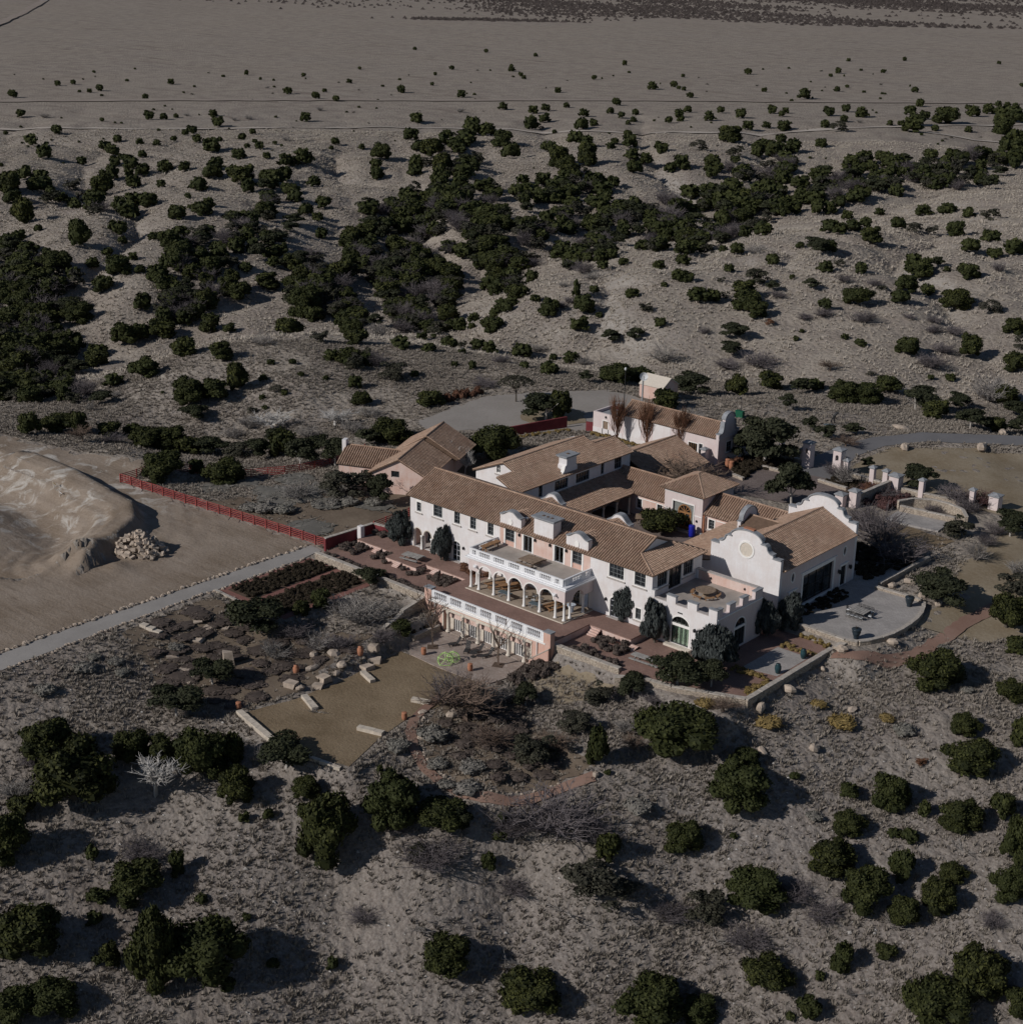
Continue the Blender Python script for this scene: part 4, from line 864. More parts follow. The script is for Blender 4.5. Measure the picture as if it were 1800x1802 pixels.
cz = lambda x: 5.42-.37*(x-9.95)
roof(en, [(15.15, 32.95, 3.38), (21.12, 32.95, 3.38), (21.12, 36.7, 5.82), (10.0, 36.7, 5.82), (10.0, 36.15, 5.46)])
roof(en, [(28.12, 32.95, 3.38), (42.3, 32.95, 3.38), (42.3, 36.7, 5.82), (28.12, 36.7, 5.82)])
roof(en, [(21.12, 40.5, 3.38), (10.0, 40.5, 3.38), (10.0, 36.7, 5.82), (21.12, 36.7, 5.82)]); roof(en, [(42.3, 40.5, 3.38), (28.12, 40.5, 3.38), (28.12, 36.7, 5.82), (42.3, 36.7, 5.82)])
ridge(en, (10, 36.7, 5.86), (21.1, 36.7, 5.86)); ridge(en, (28.1, 36.7, 5.86), (42.3, 36.7, 5.86))
wall(en, Rt(42.3), [(33.4, -.6), (40.1, -.6), (40.1, 3.3), (36.7, 5.7), (33.4, 3.3)], [], 'salmon', .3)
# ------------------------------------------------------------------ bedroom wing with cloister
bw = thing('bedroom_wing', 'white two-storey bedroom wing with tiled cloister facing the courtyard and a scrolled chimney', 'house wing')
rn = Rt(9.95)
hol = [(16.4, 17.3, 5.64, 7.45, 1, 3), (31.16, 31.97, 5.64, 7.45, 1, 3), (34.55, 36.4, 5.64, 7.45, 3, 2), (20.09, 23.22, 5.65, 7.22, 5, 2), (25.1, 28.34, 5.65, 7.22, 5, 2)]
wall(bw, rn, rc(10.9, -.6, 38.55, 7.95), [rc(a, c, b, d) for a, b, c, d, *_ in hol], 'white')
for a, b, c, d, nx, ny in hol: window(bw, rn, a, b, c, d, nx, ny, sur=.14, sill=True)
MB().panel(rn, rc(10.95, 5.45, 38.5, 5.53), -.01, .06).build('string_course', M['trim'], bw)
bx = 4.35; bz = lambda x: 10.2-.413*abs(x-bx); xe0, xe1 = -1.7, 10.4
wall(bw, F(14.9), [(-1.26, -.6), (9.54, -.6), (9.54, bz(9.55)-.1), (bx, 10.1), (-1.26, 7.8)], [rc(2.9, 8.3, 3.7, 9.5)], 'white'); window(bw, F(14.9), 2.9, 3.7, 8.3, 9.5, 2, 2, fm='trim')
wall(bw, Lf(-1.26), rc(-38.2, -.6, -15.31, 7.85), [], 'white'); wall(bw, B(38.55), [(-9.5, -.6), (-1.3, -.6), (-1.3, 7.0), (-6.4, 9.15), (-9.5, 7.8)], [], 'white'); wall(bw, B(33.5), [(-6.3, -.6), (1.26, -.6), (1.26, 7.8), (-4.35, 10.1), (-6.3, 9.25)], [], 'white', .3)
roof(bw, [(xe1, 10.9, bz(xe1)), (xe1, 38.9, bz(xe1)), (6.2, 38.9, bz(6.2)), (6.2, 33.4, bz(6.2)), (bx, 33.4, 10.2), (bx, 14.6, 10.2), (6.4, 14.6, bz(6.4)), (6.4, 10.9, bz(6.4))][:2]+[(6.2, 38.9, bz(6.2)), (6.2, 33.4, bz(6.2))] if False else [(xe1, 10.9, bz(xe1)), (xe1, 38.9, bz(xe1)), (6.4, 38.9, bz(6.4)), (6.4, 10.9, bz(6.4))])
roof(bw, [(6.42, 14.6, bz(6.42)), (6.42, 33.6, bz(6.42)), (bx, 33.6, 10.2), (bx, 14.6, 10.2)])
roof(bw, [(xe0, 33.6, bz(xe0)), (xe0, 14.6, bz(xe0)), (bx, 14.6, 10.2), (bx, 33.6, 10.2)])
roof(bw, [(1.2, 38.9, 7.2), (1.2, 33.61, 7.2), (6.4, 33.61, bz(6.4)+.02), (6.4, 38.9, bz(6.4)+.02)])
ridge(bw, (bx, 14.6, 10.24), (bx, 33.6, 10.24)); ridge(bw, (6.4, 33.6, bz(6.4)+.05), (6.4, 38.9, bz(6.4)+.05))
c = MB().panel(rn, [(22.5, 7.5), (25.3, 7.5), (25.3, 8.6), (25.05, 9.0), (25.05, 10.3), (22.75, 10.3), (22.75, 9.3), (22.5, 9.0)], -1.5, .03).build('chimney', M['white'], bw)
MB().box(8.3, 22.45, 10.302, 10.15, 25.35, 10.45).box(8.15, 22.3, 10.452, 10.3, 25.5, 10.6).build('chimney_cap', M['cap'], c)
MB().box(9.0, 23.7, 10.602, 9.4, 24.1, 10.68).build('flue', M['deckdark'], c); MB().panel(rn, [(21.7, 7.95), (22.49, 7.95), (22.49, 9.2), (22.2, 8.4)], -.6, .02).build('scroll', M['trim'], c)
roof(bw, [(15.2, 11.4, cz(15.2)), (15.2, 33.0, cz(15.2)), (10.0, 36.1, cz(10.0)), (10.0, 11.4, cz(10.0))])
for y in (13.2, 16.45, 19.7, 22.95, 26.2, 29.45, 32.6): column(bw, 14.6, y, -.02, 2.75, 1.1, 'cream')
mb = MB()
for y0 in (13.2, 16.45, 19.7, 22.95, 26.2, 29.45):
    c_, w_ = y0+1.625, 1.35
    mb.panel(Rt(14.75), [(c_-1.625, 3.35), (c_-1.625, 2.72)]+[(c_-w_*math.cos(math.pi*k/10), 2.0+.72+.45*math.sin(math.pi*k/10)) for k in range(11)]+[(c_+1.625, 2.72), (c_+1.625, 3.35)], -.3, 0)
mb.build('cloister_arch', M['wood'], bw)
# low service wing running north of it
sw = thing('service_wing', 'low service wing with shaded clay tile roof behind the bare courtyard tree', 'house wing')
wall(sw, Rt(13.6), rc(40.6, -.6, 54.5, 3.0), [], 'salmon', .3); wall(sw, B(54.5), [(-13.3, -.6), (-1.0, -.6), (-1.0, 3.0), (-7, 5.8), (-13.3, 3.0)], [], 'salmon', .3); wall(sw, Lf(1), rc(-54.2, -.6, -38.9, 3.0), [], 'salmon', .3)
roof(sw, [(14.0, 40.6, 2.95), (14.0, 54.9, 2.95), (7, 54.9, 6.0), (7, 40.6, 6.0)]); roof(sw, [(7.0, 38.95, 6.0), (7, 54.9, 6.0), (7, 40.6, 6.0)][:0] or [(.6, 54.9, 3.1), (.6, 38.95, 3.1), (7, 38.95, 6.0), (7, 54.9, 6.0)])
ridge(sw, (7, 39, 6.05), (7, 54.9, 6.05))
# ------------------------------------------------------------------ garage range
gg = thing('garage_range', 'long pink garage building with three bare poplars and a curved parapet at its right end', 'garage')
fg = F(62.22)
doors = [(-8.6, -5.9), (-4.9, -2.9), (-1.9, .3)]
wall(gg, fg, rc(-9.6, -.6, 10.3, 4.8), [rc(a, .02, b, 3.6) for a, b in doors[:0]]+[rc(4.6, .02, 6.4, 2.8), rc(6.75, .02, 7.5, 2.9)], 'rose', .35)
for a, b in ((-9.3, -5.6), (-3.0, .7)): MB().panel(fg, rc(a, .75, b, 4.45), -.01, .03).build('white_panel', M['white'], gg)
MB().panel(fg, rc(-16.3, -.3, -9.7, 1.0), -.01, .03).panel(fg, rc(-9.55, -.3, .8, .72), -.01, .035).build('white_dado', M['white'], gg)
window(gg, fg, 4.6, 6.4, .02, 2.75, 4, 1, name='door', fm='teak', gm='clear', sill=False, sur=.14, rec=.15); window(gg, fg, 6.75, 7.5, .02, 2.9, 1, 1, name='door', fm='greyf', sill=False, sur=.14)
wall(gg, fg, rc(-16.3, -.6, -9.61, 3.8), [rc(-14.05, .02, -12.9, 2.45)], 'rose', .35)
dd = window(gg, fg, -14.05, -12.9, .03, 2.45, 1, 1, name='door', fm='wood', gm='glass', sill=False, sur=.16); MB().panel(fg, rc(-13.98, .05, -12.97, 2.4), -.17, -.1).build('door_leaf', M['wood'], dd)
lantern(gg, fg, -13.4, 3.15, .9)
wall(gg, Lf(-16.3), rc(-67.6, -.6, -62.58, 3.8), [], 'rose', .35); wall(gg, B(67.6), rc(9.6, -.6, 15.95, 3.8), [], 'redwall', .35); MB().box(-15.95, 62.57, 3.2, -9.6, 67.25, 3.3).build('flat_roof', M['cap'], gg)
MB().tube((-12.6, 64.5, 3.3), (-12.6, 64.5, 4.3), .13, n=8).build('flue', M['metal'], gg)
wall(gg, B(67.6), rc(-10.3, -.6, 9.59, 4.8), [], 'salmon', .35); wall(gg, Lf(-9.6), [(-67.25, 3), (-62.57, 3), (-62.57, 4.7), (-64.91, 6.5), (-67.25, 4.7)], [], 'rose', .3)
gz = lambda y: 6.62-.66*abs(y-64.9)
roof(gg, [(-9.9, 61.85, gz(61.85)), (10.32, 61.85, gz(61.85)), (10.32, 64.9, 6.62), (-9.9, 64.9, 6.62)]); roof(gg, [(10.32, 67.95, gz(61.85)), (-9.9, 67.95, gz(61.85)), (-9.9, 64.9, 6.62), (10.32, 64.9, 6.62)])
ridge(gg, (-9.9, 64.9, 6.66), (10.3, 64.9, 6.66))
out = [(61.9, -.6), (67.9, -.6), (67.9, 5.3), (67.3, 5.3)]+[(67.25-.7*math.sin(t), 5.3+1.5*(1-math.cos(t))) for t in np.linspace(.3, 1.5, 5)]+[(66.5, 7.2), (66.3, 7.2), (66.3, 7.7)]+[(64.9+1.4*math.cos(t), 7.7+1.0*math.sin(t)) for t in np.linspace(.1, math.pi-.1, 9)]+[(63.5, 7.7), (63.5, 7.2), (63.3, 7.2)]+[(62.55+.7*math.sin(t), 5.3+1.5*(1-math.cos(t))) for t in np.linspace(1.5, .3, 5)]+[(62.5, 5.3), (61.9, 5.3)]
eg = MB().panel(Rt(10.9), out, -.58, 0, [rc(64.3, 1.8, 65.9, 3.6)]).build('end_gable', M['rose'], gg); coping(eg, Rt(10.9), list(reversed(out[2:])), -.72, .14, .15)
window(gg, Rt(10.9), 64.3, 65.9, 1.8, 3.6, 2, 2); MB().panel(Rt(10.9), rc(62, 4.4, 67.8, 4.6), -.01, .08).build('string_course', M['rose'], gg)
# ------------------------------------------------------------------ pink shed
sh = thing('pump_shed', 'small pink shed with pale pitched roof beyond the garage, beside the gravel drive', 'shed')
x0, y0, x1, y1 = -24.4, 86.6, -18.9, 91.6
wall(sh, F(y0), rc(x0, -.8, x1, 2.5), [], 'salmon', .2); wall(sh, Rt(x1), [(y0+.2, -.8), (y1-.2, -.8), (y1-.2, 2.5), ((y0+y1)/2, 4.0), (y0+.2, 2.5)], [], 'salmon', .2)
wall(sh, Lf(x0), [(-y1+.2, -.8), (-y0-.2, -.8), (-y0-.2, 2.5), (-(y0+y1)/2, 4.0), (-y1+.2, 2.5)], [], 'salmon', .2); wall(sh, B(y1), rc(-x1, -.8, -x0, 2.5), [], 'salmon', .2)
for a, b in ((y0-.15, 1), (y1+.15, -1)):
    v = [(x0-.15, a, 2.43), (x1+.15, a, 2.43), (x1+.15, (y0+y1)/2, 4.08), (x0-.15, (y0+y1)/2, 4.08)]
    if b < 0: v = [v[1], v[0], v[3], v[2]]
    o = roof(sh, v, tiles=False); o.data.materials[0] = M['cream']
# ------------------------------------------------------------------ cottage at the left
ct = thing('cottage', 'pink gabled cottage with dark ribbed tile roof behind the left end of the main house', 'cottage', (-18.2, 15.2, -.3), math.radians(24))
W2, LN, EH, RH = 4.6, 19, 3.1, 5.55
wall(ct, F(0), [(-W2, -.6), (W2, -.6), (W2, EH), (0, RH-.1), (-W2, EH)], [rc(-1.3, 2.5, .1, 3.6)], 'salmon', .3); window(ct, F(0), -1.3, .1, 2.5, 3.6, 1, 1, fm='sill', gm='cap' if False else 'glass', sill=False, sur=.0)
wall(ct, Rt(W2), rc(.3, -.6, LN-.3, EH), [], 'salmon', .3); wall(ct, Lf(-W2), rc(-LN+.3, -.6, -.3, EH), [], 'salmon', .3); wall(ct, B(LN), [(-W2, -.6), (W2, -.6), (W2, EH), (0, RH-.1), (-W2, EH)], [], 'salmon', .3)
cs = (RH-EH)/W2; ez = EH-.45*cs+.1
roof(ct, [(W2+.45, -.4, ez), (W2+.45, 10.8, ez), (0, 10.8, RH+.1), (0, -.4, RH+.1)]); roof(ct, [(-W2-.45, 10.8, ez), (-W2-.45, -.4, ez), (0, -.4, RH+.1), (0, 10.8, RH+.1)])
roof(ct, [(W2+1.8, 10.81, ez), (W2+1.8, LN+.4, ez), (.6, LN+.4, RH+.75), (.6, 10.81, RH+.75)]); roof(ct, [(-W2-.6, LN+.4, ez), (-W2-.6, 10.81, ez), (.6, 10.81, RH+.75), (.6, LN+.4, RH+.75)])
wall(ct, F(11.0), [(-W2-.3, EH-.4), (.2, EH-.4), (.2, RH+.4), (-W2-.3, EH)], [], 'white', .2); wall(ct, F(11.05), [(.21, EH-.4), (W2+1.4, EH-.4), (W2+1.4, EH-.1), (.6, RH+.55), (.21, RH+.4)], [], 'deckdark', .2)
# side wing
roof(ct, [(-W2-7.5, 3.0, 2.6), (-W2+1.2, 3.0, 2.6), (-W2+2.6, 7.2, 4.6), (-W2-7.5, 7.2, 4.6)]); roof(ct, [(-W2+1.2, 11.2, 2.6), (-W2-7.5, 11.2, 2.6), (-W2-7.5, 7.2, 4.6), (-W2+2.6, 7.2, 4.6)])
wall(ct, F(3.4), rc(-W2-7.2, -.6, -W2, 2.6), [], 'salmon', .3); wall(ct, Lf(-W2-7.2), [(-10.8, -.6), (-3.7, -.6), (-3.7, 2.6), (-7.2, 4.4), (-10.8, 2.6)], [], 'white', .3)
MB().box(-W2-7.9, 6.5, 0, -W2-7.22, 7.6, 5.6).build('chimney', M['white'], ct)
ridge(ct, (0, -.4, RH+.14), (0, 10.8, RH+.14)); ridge(ct, (.6, 10.8, RH+.79), (.6, LN+.4, RH+.79)); ridge(ct, (-W2-7.5, 7.2, 4.64), (-W2+2.5, 7.2, 4.64))
# ------------------------------------------------------------------ garden walls
def boxmesh(name, mat, jit=.0):
    mb = MB(); v = []
    for z in (-.5, .5):
        for x, y in ((-.5, -.5), (.5, -.5), (.5, .5), (-.5, .5)): v.append((x+random.uniform(-jit, jit), y+random.uniform(-jit, jit), z+random.uniform(-jit, jit)))
    mb.add(v, [(3, 2, 1, 0), (4, 5, 6, 7), (0, 1, 5, 4), (1, 2, 6, 5), (2, 3, 7, 6), (3, 0, 4, 7)])
    return mb.mesh(name, M[mat])
copm = [boxmesh('coping_stone', 'stonecap', .04) for _ in range(4)]
def place(name, me, par, loc, scale, rz=0, rx=0, ry=0):
    o = link(bpy.data.objects.new(name, me), par); o.location = loc; o.scale = scale; o.rotation_euler = (rx, ry, rz); return o
def garden_wall(name, label, pts, ztop, zbot, th=.5, mat='stone', cap='stone', capw=.14, cat='wall', stones=True):
    """pts (x, y); ztop / zbot number or list"""
    t = thing(name, label, cat); zt = ztop if isinstance(ztop, (list, tuple)) else [ztop]*len(pts); zb = zbot if isinstance(zbot, (list, tuple)) else [zbot]*len(pts)
    mb = MB(); rub = MB()
    for i in range(len(pts)-1):
        a = Vector((*pts[i], 0)); b = Vector((*pts[i+1], 0)); e = (b-a); L = e.length; e /= L; n = Vector((e.y, -e.x, 0))
        ext = th/2 if i < len(pts)-2 else 0
        fr = frame(a, e, (0, 0, 1), n); mb.panel(fr, [(-(th/2-.003*(i+1)) if i else 0, zb[i]), (L, zb[i+1]), (L, zt[i+1]-.005*i), (-(th/2-.003*(i+1)) if i else 0, zt[i]-.005*i)], -th/2, th/2)
        if stones:
            z = min(zb[i], zb[i+1]); hmax = max(zt[i], zt[i+1])
            for row in range(int((hmax-z)/.24)+1):
                u = random.uniform(-.3, 0)
                while u < L-.1:
                    w = random.uniform(.25, .75); u0 = max(0, u); u1 = min(L, u+w); f = (u0+u1)/2/L; top = zt[i]+(zt[i+1]-zt[i])*f; z0 = z+row*.24; z1 = min(z0+.225, top-.02)
                    if z1-z0 > .08 and u1-u0 > .12:
                        d = random.uniform(.015, .06); rub.panel(fr, rc(u0+.02, z0, u1-.02, z1), th/2, th/2+d, tint=random.random()); d = random.uniform(.015, .06); rub.panel(fr, rc(u0+.02, z0, u1-.02, z1), -th/2-d, -th/2, tint=random.random())
                    u += w
        if cap:
            k = max(1, round(L/1.5)); ang = math.atan2(e.y, e.x)
            for j in range(k):
                f0, f1 = j/k, (j+1)/k; c = fr(L*(f0+f1)/2, 0, 0); zz = zt[i]+(zt[i+1]-zt[i])*(f0+f1)/2; sl = math.atan2(zt[i+1]-zt[i], L)
                place('coping_stone', random.choice(copm), t, (c.x, c.y, zz+capw/2+random.uniform(0, .03)), (L/k*.97/max(.2, math.cos(sl)), th+.14, capw), ang, 0, -sl)
    mb.build('wall_body', M[mat], t)
    if stones: rub.build('wall_stones', M[mat], t, kind='stuff')
    return t
garden_wall('retaining_wall', 'low rubble stone retaining wall above the dark red brick garden beds', [(-8.4, -11.2), (14.2, -11.45)], -.28, -2.0)
garden_wall('retaining_wall', 'stepped stone wall running down from the left pier of the garden arcade', [(14.0, -12.1), (14.0, -16.2), (14.02, -16.25), (14.6, -21.6), (15.4, -24.5)], [-.4, -1.1, -1.45, -2.6, -3.6], -5, .45)
garden_wall('planter_wall', 'low stone planter wall in the shade left of the lower patio', [(17.3, -12.4), (17.2, -17.3)], -3.35, -4.6, .4)
garden_wall('garden_wall', 'pale stone wall between the right garden terrace and the small lawn below it', [(36.3, -10.9), (46.7, -10.75)], -.55, -4.4)
garden_wall('garden_wall', 'stone wall behind the spreading tree, meeting the long retaining wall at its outer corner', [(47.2, -12.4), (50, -10.9), (54.2, -10.2), (62.6, -6.9)], [-.85, -.62, -.58, -.55], -4)
garden_wall('retaining_wall', 'long straight stone retaining wall from the outer corner to the brick path gate', [(62.75, -7.1), (62.75, 12.4)], [-.55, -.45], [-4.2, -2.4], .55)
garden_wall('path_pier', 'short stone pier and step where the brick path meets the terrace', [(63.1, 12.9), (63.3, 15.2)], [-.35, -.15], -1.8, .8)
garden_wall('patio_wall', 'stone wall under the front edge of the big paved patio beside the dry grass strip', [(56.4, 14.9), (63.3, 14.75), (64.8, 15.3)], .18, -2.2, .4)
garden_wall('patio_wall', 'curved stone wall round the outer edge of the big paved patio', [(64.9, 15.4), (65.7, 16.7), (66.4, 18.6), (66.85, 20.6), (67.0, 22.8), (66.95, 25), (66.75, 27.2), (66.3, 29.3), (65.6, 31.2), (64.8, 32.8)], .22, -2.6, .4)
garden_wall('patio_wall', 'straight stone kerb wall along the far edge of the big paved patio', [(57.3, 33.0), (64.3, 33.15)], .3, -1.2, .4)
garden_wall('garden_wall', 'dark stone wall along the shaded walk beyond the hall', [(57.4, 34.0), (57.6, 48)], .45, -.9, .4)
garden_wall('courtyard_wall', 'low stone wall running from the gate posts towards the hall', [(38.3, 71.2), (37.9, 61.5)], 1.6, -.4, .5)
garden_wall('boundary_wall', 'long low stone wall linking the square pink posts right of the gateway', [(28.6, 73.2), (39, 72.1), (43.4, 72.3), (52.5, 73.4)], .55, -.5, .45)
garden_wall('boundary_wall', 'low stone wall left of the gateway below the pine', [(12.5, 74.6), (21.2, 72.8)], .55, -.5, .45)
garden_wall('fountain_wall', 'curved pale stone wall behind the fountain terrace', [(43.4, 64.6), (44.6, 67.4), (47, 69), (49.8, 69.2), (52.6, 68.2), (54.6, 65.6)], 1.1, -.5, .4)
garden_wall('fountain_wall', 'straight pale stone wall in front of the fountain terrace', [(44.3, 63.7), (53.2, 64.7)], .8, -.4, .4)
garden_wall('stone_kerb', 'pale stone kerb round the dark shrubs beside the terracotta jars', [(16.0, 59.2), (18.4, 58.6)], .32, -.3, .4, stones=False)
garden_wall('stone_kerb', 'pale stone kerb along the shrubs at the head of the forecourt', [(16.9, 66.3), (21.1, 66.6)], .32, -.3, .4, stones=False)
garden_wall('stone_kerb', 'pale stone kerb edging the clipped hedge right of the forecourt', [(27.6, 66.9), (33.2, 66.4)], .32, -.3, .4, stones=False)
garden_wall('stone_kerb', 'white stone kerb at the outer end of the red brick garden', [(-9.6, -28.75), (-1.6, -29.2)], -1.1, -1.8, .3, stones=False, capw=.1)
# terrace steps
for lab, x0, x1, y0, y1, z0, z1 in (('garden steps between the first two lavender beds', -3.6, -2.4, -4.9, -3.88, -.6, 0), ('garden steps beside the jutting corner of the terrace', 2.5, 3.6, -6.8, -5.8, -.6, 0), ('garden steps just left of the loggia', 8.2, 9.3, -4.9, -3.88, -.6, 0), ('garden steps below the right end of the loggia', 36.9, 38.3, -5.2, -3.88, -.9, 0), ('garden steps between the two blue cypresses', 43.3, 44.4, -5.2, -3.88, -.9, -.55)):
    t = thing('garden_steps', lab, 'steps', group='steps between the terrace levels'); n = 4
    for i in range(n):
        MB().box(x0, y0+(y1-y0)*i/n, z0-.2, x1, y1+.0+.002*i, z0+(z1-z0)*(i+1)/(n+.6)+.003*i).build('step', M['salmon'], t)
# ------------------------------------------------------------------ red walls, fences
garden_wall('red_wall', 'dark red stucco wall with grey coping at the left end of the terrace', [(-9.5, -8.6), (-8.6, .3)], [.85, 1.05], -1.6, .45, 'redwall', 'stone', .1, stones=False)
garden_wall('red_wall', 'short red wall turning along the back of the terrace shrubs', [(-8.6, .4), (-2.6, 1.4)], [1.0, .9], -1.2, .45, 'redwall', 'stone', .1, stones=False)
MB().box(-8.2, -3.3, -.62, -7.45, -2.55, 1.75).build('white_pier', M['white'], None, label='square white pier against the dark red terrace wall', cat='pier')
garden_wall('red_wall', 'long dark red wall along the gravel drive behind the bedroom wing', [(-25.6, 49.2), (-21.4, 61.0)], [1.5, 1.9], -.6, .35, 'redwall', None, stones=False)
garden_wall('red_wall', 'small red wall stub beside the garage corner', [(-17.6, 61.9), (-16.32, 62.35)], 1.6, -.6, .3, 'redwall', None, stones=False)
garden_wall('red_wall', 'low red wall with flat cap between cottage and bedroom wing', [(-9.6, 22), (-3, 24.5)], 1.6, -.4, 1.6, 'redwall', None, stones=False)
postm = boxmesh('post', 'red'); railm = boxmesh('rail', 'red')
def fence(name, label, pts, h=1.45, nr=5, gap=2.5):
    t = thing(name, label, 'fence')
    for a, b in zip(pts, pts[1:]):
        L = math.hypot(b[0]-a[0], b[1]-a[1]); k = max(1, round(L/gap)); ang = math.atan2(b[1]-a[1], b[0]-a[0])
        P = [(a[0]+(b[0]-a[0])*i/k, a[1]+(b[1]-a[1])*i/k) for i in range(k+1)]; Z = [h1(*p) for p in P]
        for p, z in zip(P[:-1] if b != pts[-1] else P, Z): place('post', postm, t, (p[0], p[1], z+h/2-.1), (.16, .16, h+.25), ang)
        for (p, z), (q, y) in zip(zip(P, Z), list(zip(P, Z))[1:]):
            for r in range(nr):
                zz = .18+(h-.25)*r/(nr-1)
                place('rail', railm, t, ((p[0]+q[0])/2+.09*math.sin(ang), (p[1]+q[1])/2-.09*math.cos(ang), (z+y)/2+zz), (L/k+.02, .06, .125), ang, 0, -math.atan2(y-z, L/k))
    return t
fence('red_fence', 'long red rail fence between the graded dirt and the shrubby yard', [(-9.9, -7.6), (-55.6, -11.3)])
fence('red_fence', 'red rail fence along the far side of the yard below the dark trees', [(-55.7, -11.2), (-55.4, -5), (-53.6, -.6), (-48, 6), (-42.2, 12), (-39, 19.3), (-38.4, 27)])
fence('red_fence', 'short red rail fence behind the terrace wall at the left corner of the house', [(-8.9, .8), (-9.3, 8.6)], 1.5)
# ------------------------------------------------------------------ gate pillars and posts
def pillar(x, y, w, h, label, name='gate_pillar', niche=False, group=None, z=-.2):
    t = thing(name, label, 'pillar', (x, y, z), 0, group)
    fr = F(-w/2)
    b = MB().panel(fr, rc(-w/2, -.5, w/2, h), -w, 0, [arch(-.3, .3, h*.6, h*.6+.7, .3)] if niche else []).build('shaft', M['rose'], t)
    if niche: MB().box(-.2, -.35, h*.6+.02, .2, .0, h*.6+.5).lathe([(.26, .5), (.1, .85)], (0, -.17, h*.6), 8).build('lantern', M['iron'], t)
    s = w/2+.18; MB().box(-w/2-.08, -w/2-.08, h+.002, w/2+.08, w/2+.08, h+.12).add([(-s, -s, h+.121), (s, -s, h+.121), (s, s, h+.121), (-s, s, h+.121), (-s, -s, h+.24), (s, -s, h+.24), (s, s, h+.24), (-s, s, h+.24), (0, 0, h+.6)], [(3, 2, 1, 0), (0, 1, 5, 4), (1, 2, 6, 5), (2, 3, 7, 6), (3, 0, 4, 7), (4, 5, 8), (5, 6, 8), (6, 7, 8), (7, 4, 8)]).build('pillar_cap', M['cap'], t)
pillar(22.1, 72.4, 1.5, 4.3, 'tall pale gate pillar with arched niche, left side of the gateway', niche=True)
pillar(27.7, 72.9, 1.5, 4.2, 'tall pink gate pillar with arched niche, right side of the gateway', niche=True)
pillar(20.6, 73.2, .8, 2.6, 'stub post half hidden behind the left gate pillar', 'wall_post'); pillar(29.2, 73.0, .8, 2.6, 'stub post against the right gate pillar beside the bare tree', 'wall_post')
pillar(15.6, 74.4, .75, 2.9, 'pink post in the shade of the pine left of the gateway', 'wall_post'); pillar(10.9, 75.0, .7, 2.6, 'pink post half hidden behind the pine trunks', 'wall_post')
pillar(34.3, 72.6, .8, 2.7, 'slim pink post next to the small round pine', 'wall_post'); pillar(36.9, 72.3, .85, 2.8, 'slim pink post just left of the thick square pier', 'wall_post')
pillar(38.9, 72.0, 1.7, 2.6, 'thick square pink pier in the middle of the boundary wall', 'wall_pier'); pillar(40.2, 76, 1.2, 2.4, 'pale capped pier half hidden behind the dense round pine', 'wall_pier')
pillar(43.4, 72.3, .8, 2.8, 'slim pink post right of the dense round pine', 'wall_post'); pillar(51.6, 73.4, .75, 2.9, 'slim pink post beside the dark red bush', 'wall_post')
pillar(54.6, 75.4, 1.6, 2.2, 'thick square pink pier at the right end of the boundary wall', 'wall_pier'); pillar(37.9, 60.6, 1.3, 2.6, 'square pier at the near end of the low courtyard wall', 'wall_pier'); pillar(36.2, 59.4, 1.4, 1.9, 'low square pier beside the clipped hedge behind the hall', 'wall_pier')
pillar(8.6, 61.3, .9, 2.6, 'square pink pier at the corner of the garage forecourt', 'wall_pier')
# ------------------------------------------------------------------ furniture
plank = boxmesh('plank', 'wood', .01); plankg = boxmesh('plank', 'greywood', .01); plankt = boxmesh('plank', 'teak', .01); planki = boxmesh('plank', 'iron'); plankw = boxmesh('cushion', 'cushion', .03)
def picnic(label, x, y, z, rz, L=3.0, W=1.0, me=plank, bench=True, group=None, name='picnic_table', h=.76):
    t = thing(name, label, 'table', (x, y, z), rz, group); n = 5
    for i in range(n): place('table_plank', me, t, (0, -W/2+W*(i+.5)/n, h), (L, W/n*.92, .07))
    for s in (-1, 1):
        for k in (-1, 1): place('leg', me, t, (s*L*.36, k*W*.33, h/2-.03), (.1, .1, h), 0, k*.32 if bench else 0)
        place('cross_beam', me, t, (s*L*.36, 0, .42), (.08, W*(1.75 if bench else .8), .1))
        if bench:
            for q in (-.1, .1): place('bench_plank', me, t, (0, s*(W/2+.32)+q, .45), (L, .19, .06))
    return t
picnic('grey plank picnic table on the terrace in front of the three arches', 4.1, -4.1, 0, math.radians(8), 3.0, 1.5, plankg)
picnic('long weathered picnic table with benches by the right garden bed', 47.7, -6.6, -.9, math.radians(3), 4.3, 1.1, plankg)
picnic('wide wooden dining table in the middle of the balcony', 25.3, -3.0, 5.03, math.radians(0), 2.7, 2.3, plank)
picnic('long wooden bench table at the left end of the balcony', 17.6, -2.6, 5.03, math.radians(90), 3.4, .9, plankt, bench=False)
picnic('teak bench table at the back of the loggia behind the second arch', 19.6, -3.4, .12, math.radians(60), 3.2, .9, plankt)
picnic('second teak table at the back of the loggia beside the first', 21.3, -2.6, .12, math.radians(60), 3.2, .9, plankt)
picnic('dark wooden table behind the right-hand columns of the loggia', 29.9, -3.6, .12, math.radians(80), 3.0, 1.1, plankt)
picnic('square brown table in the courtyard beside the round shrub', 18.4, 31.2, -.02, .6, 2.3, 2.3, plank, bench=False, h=.95)
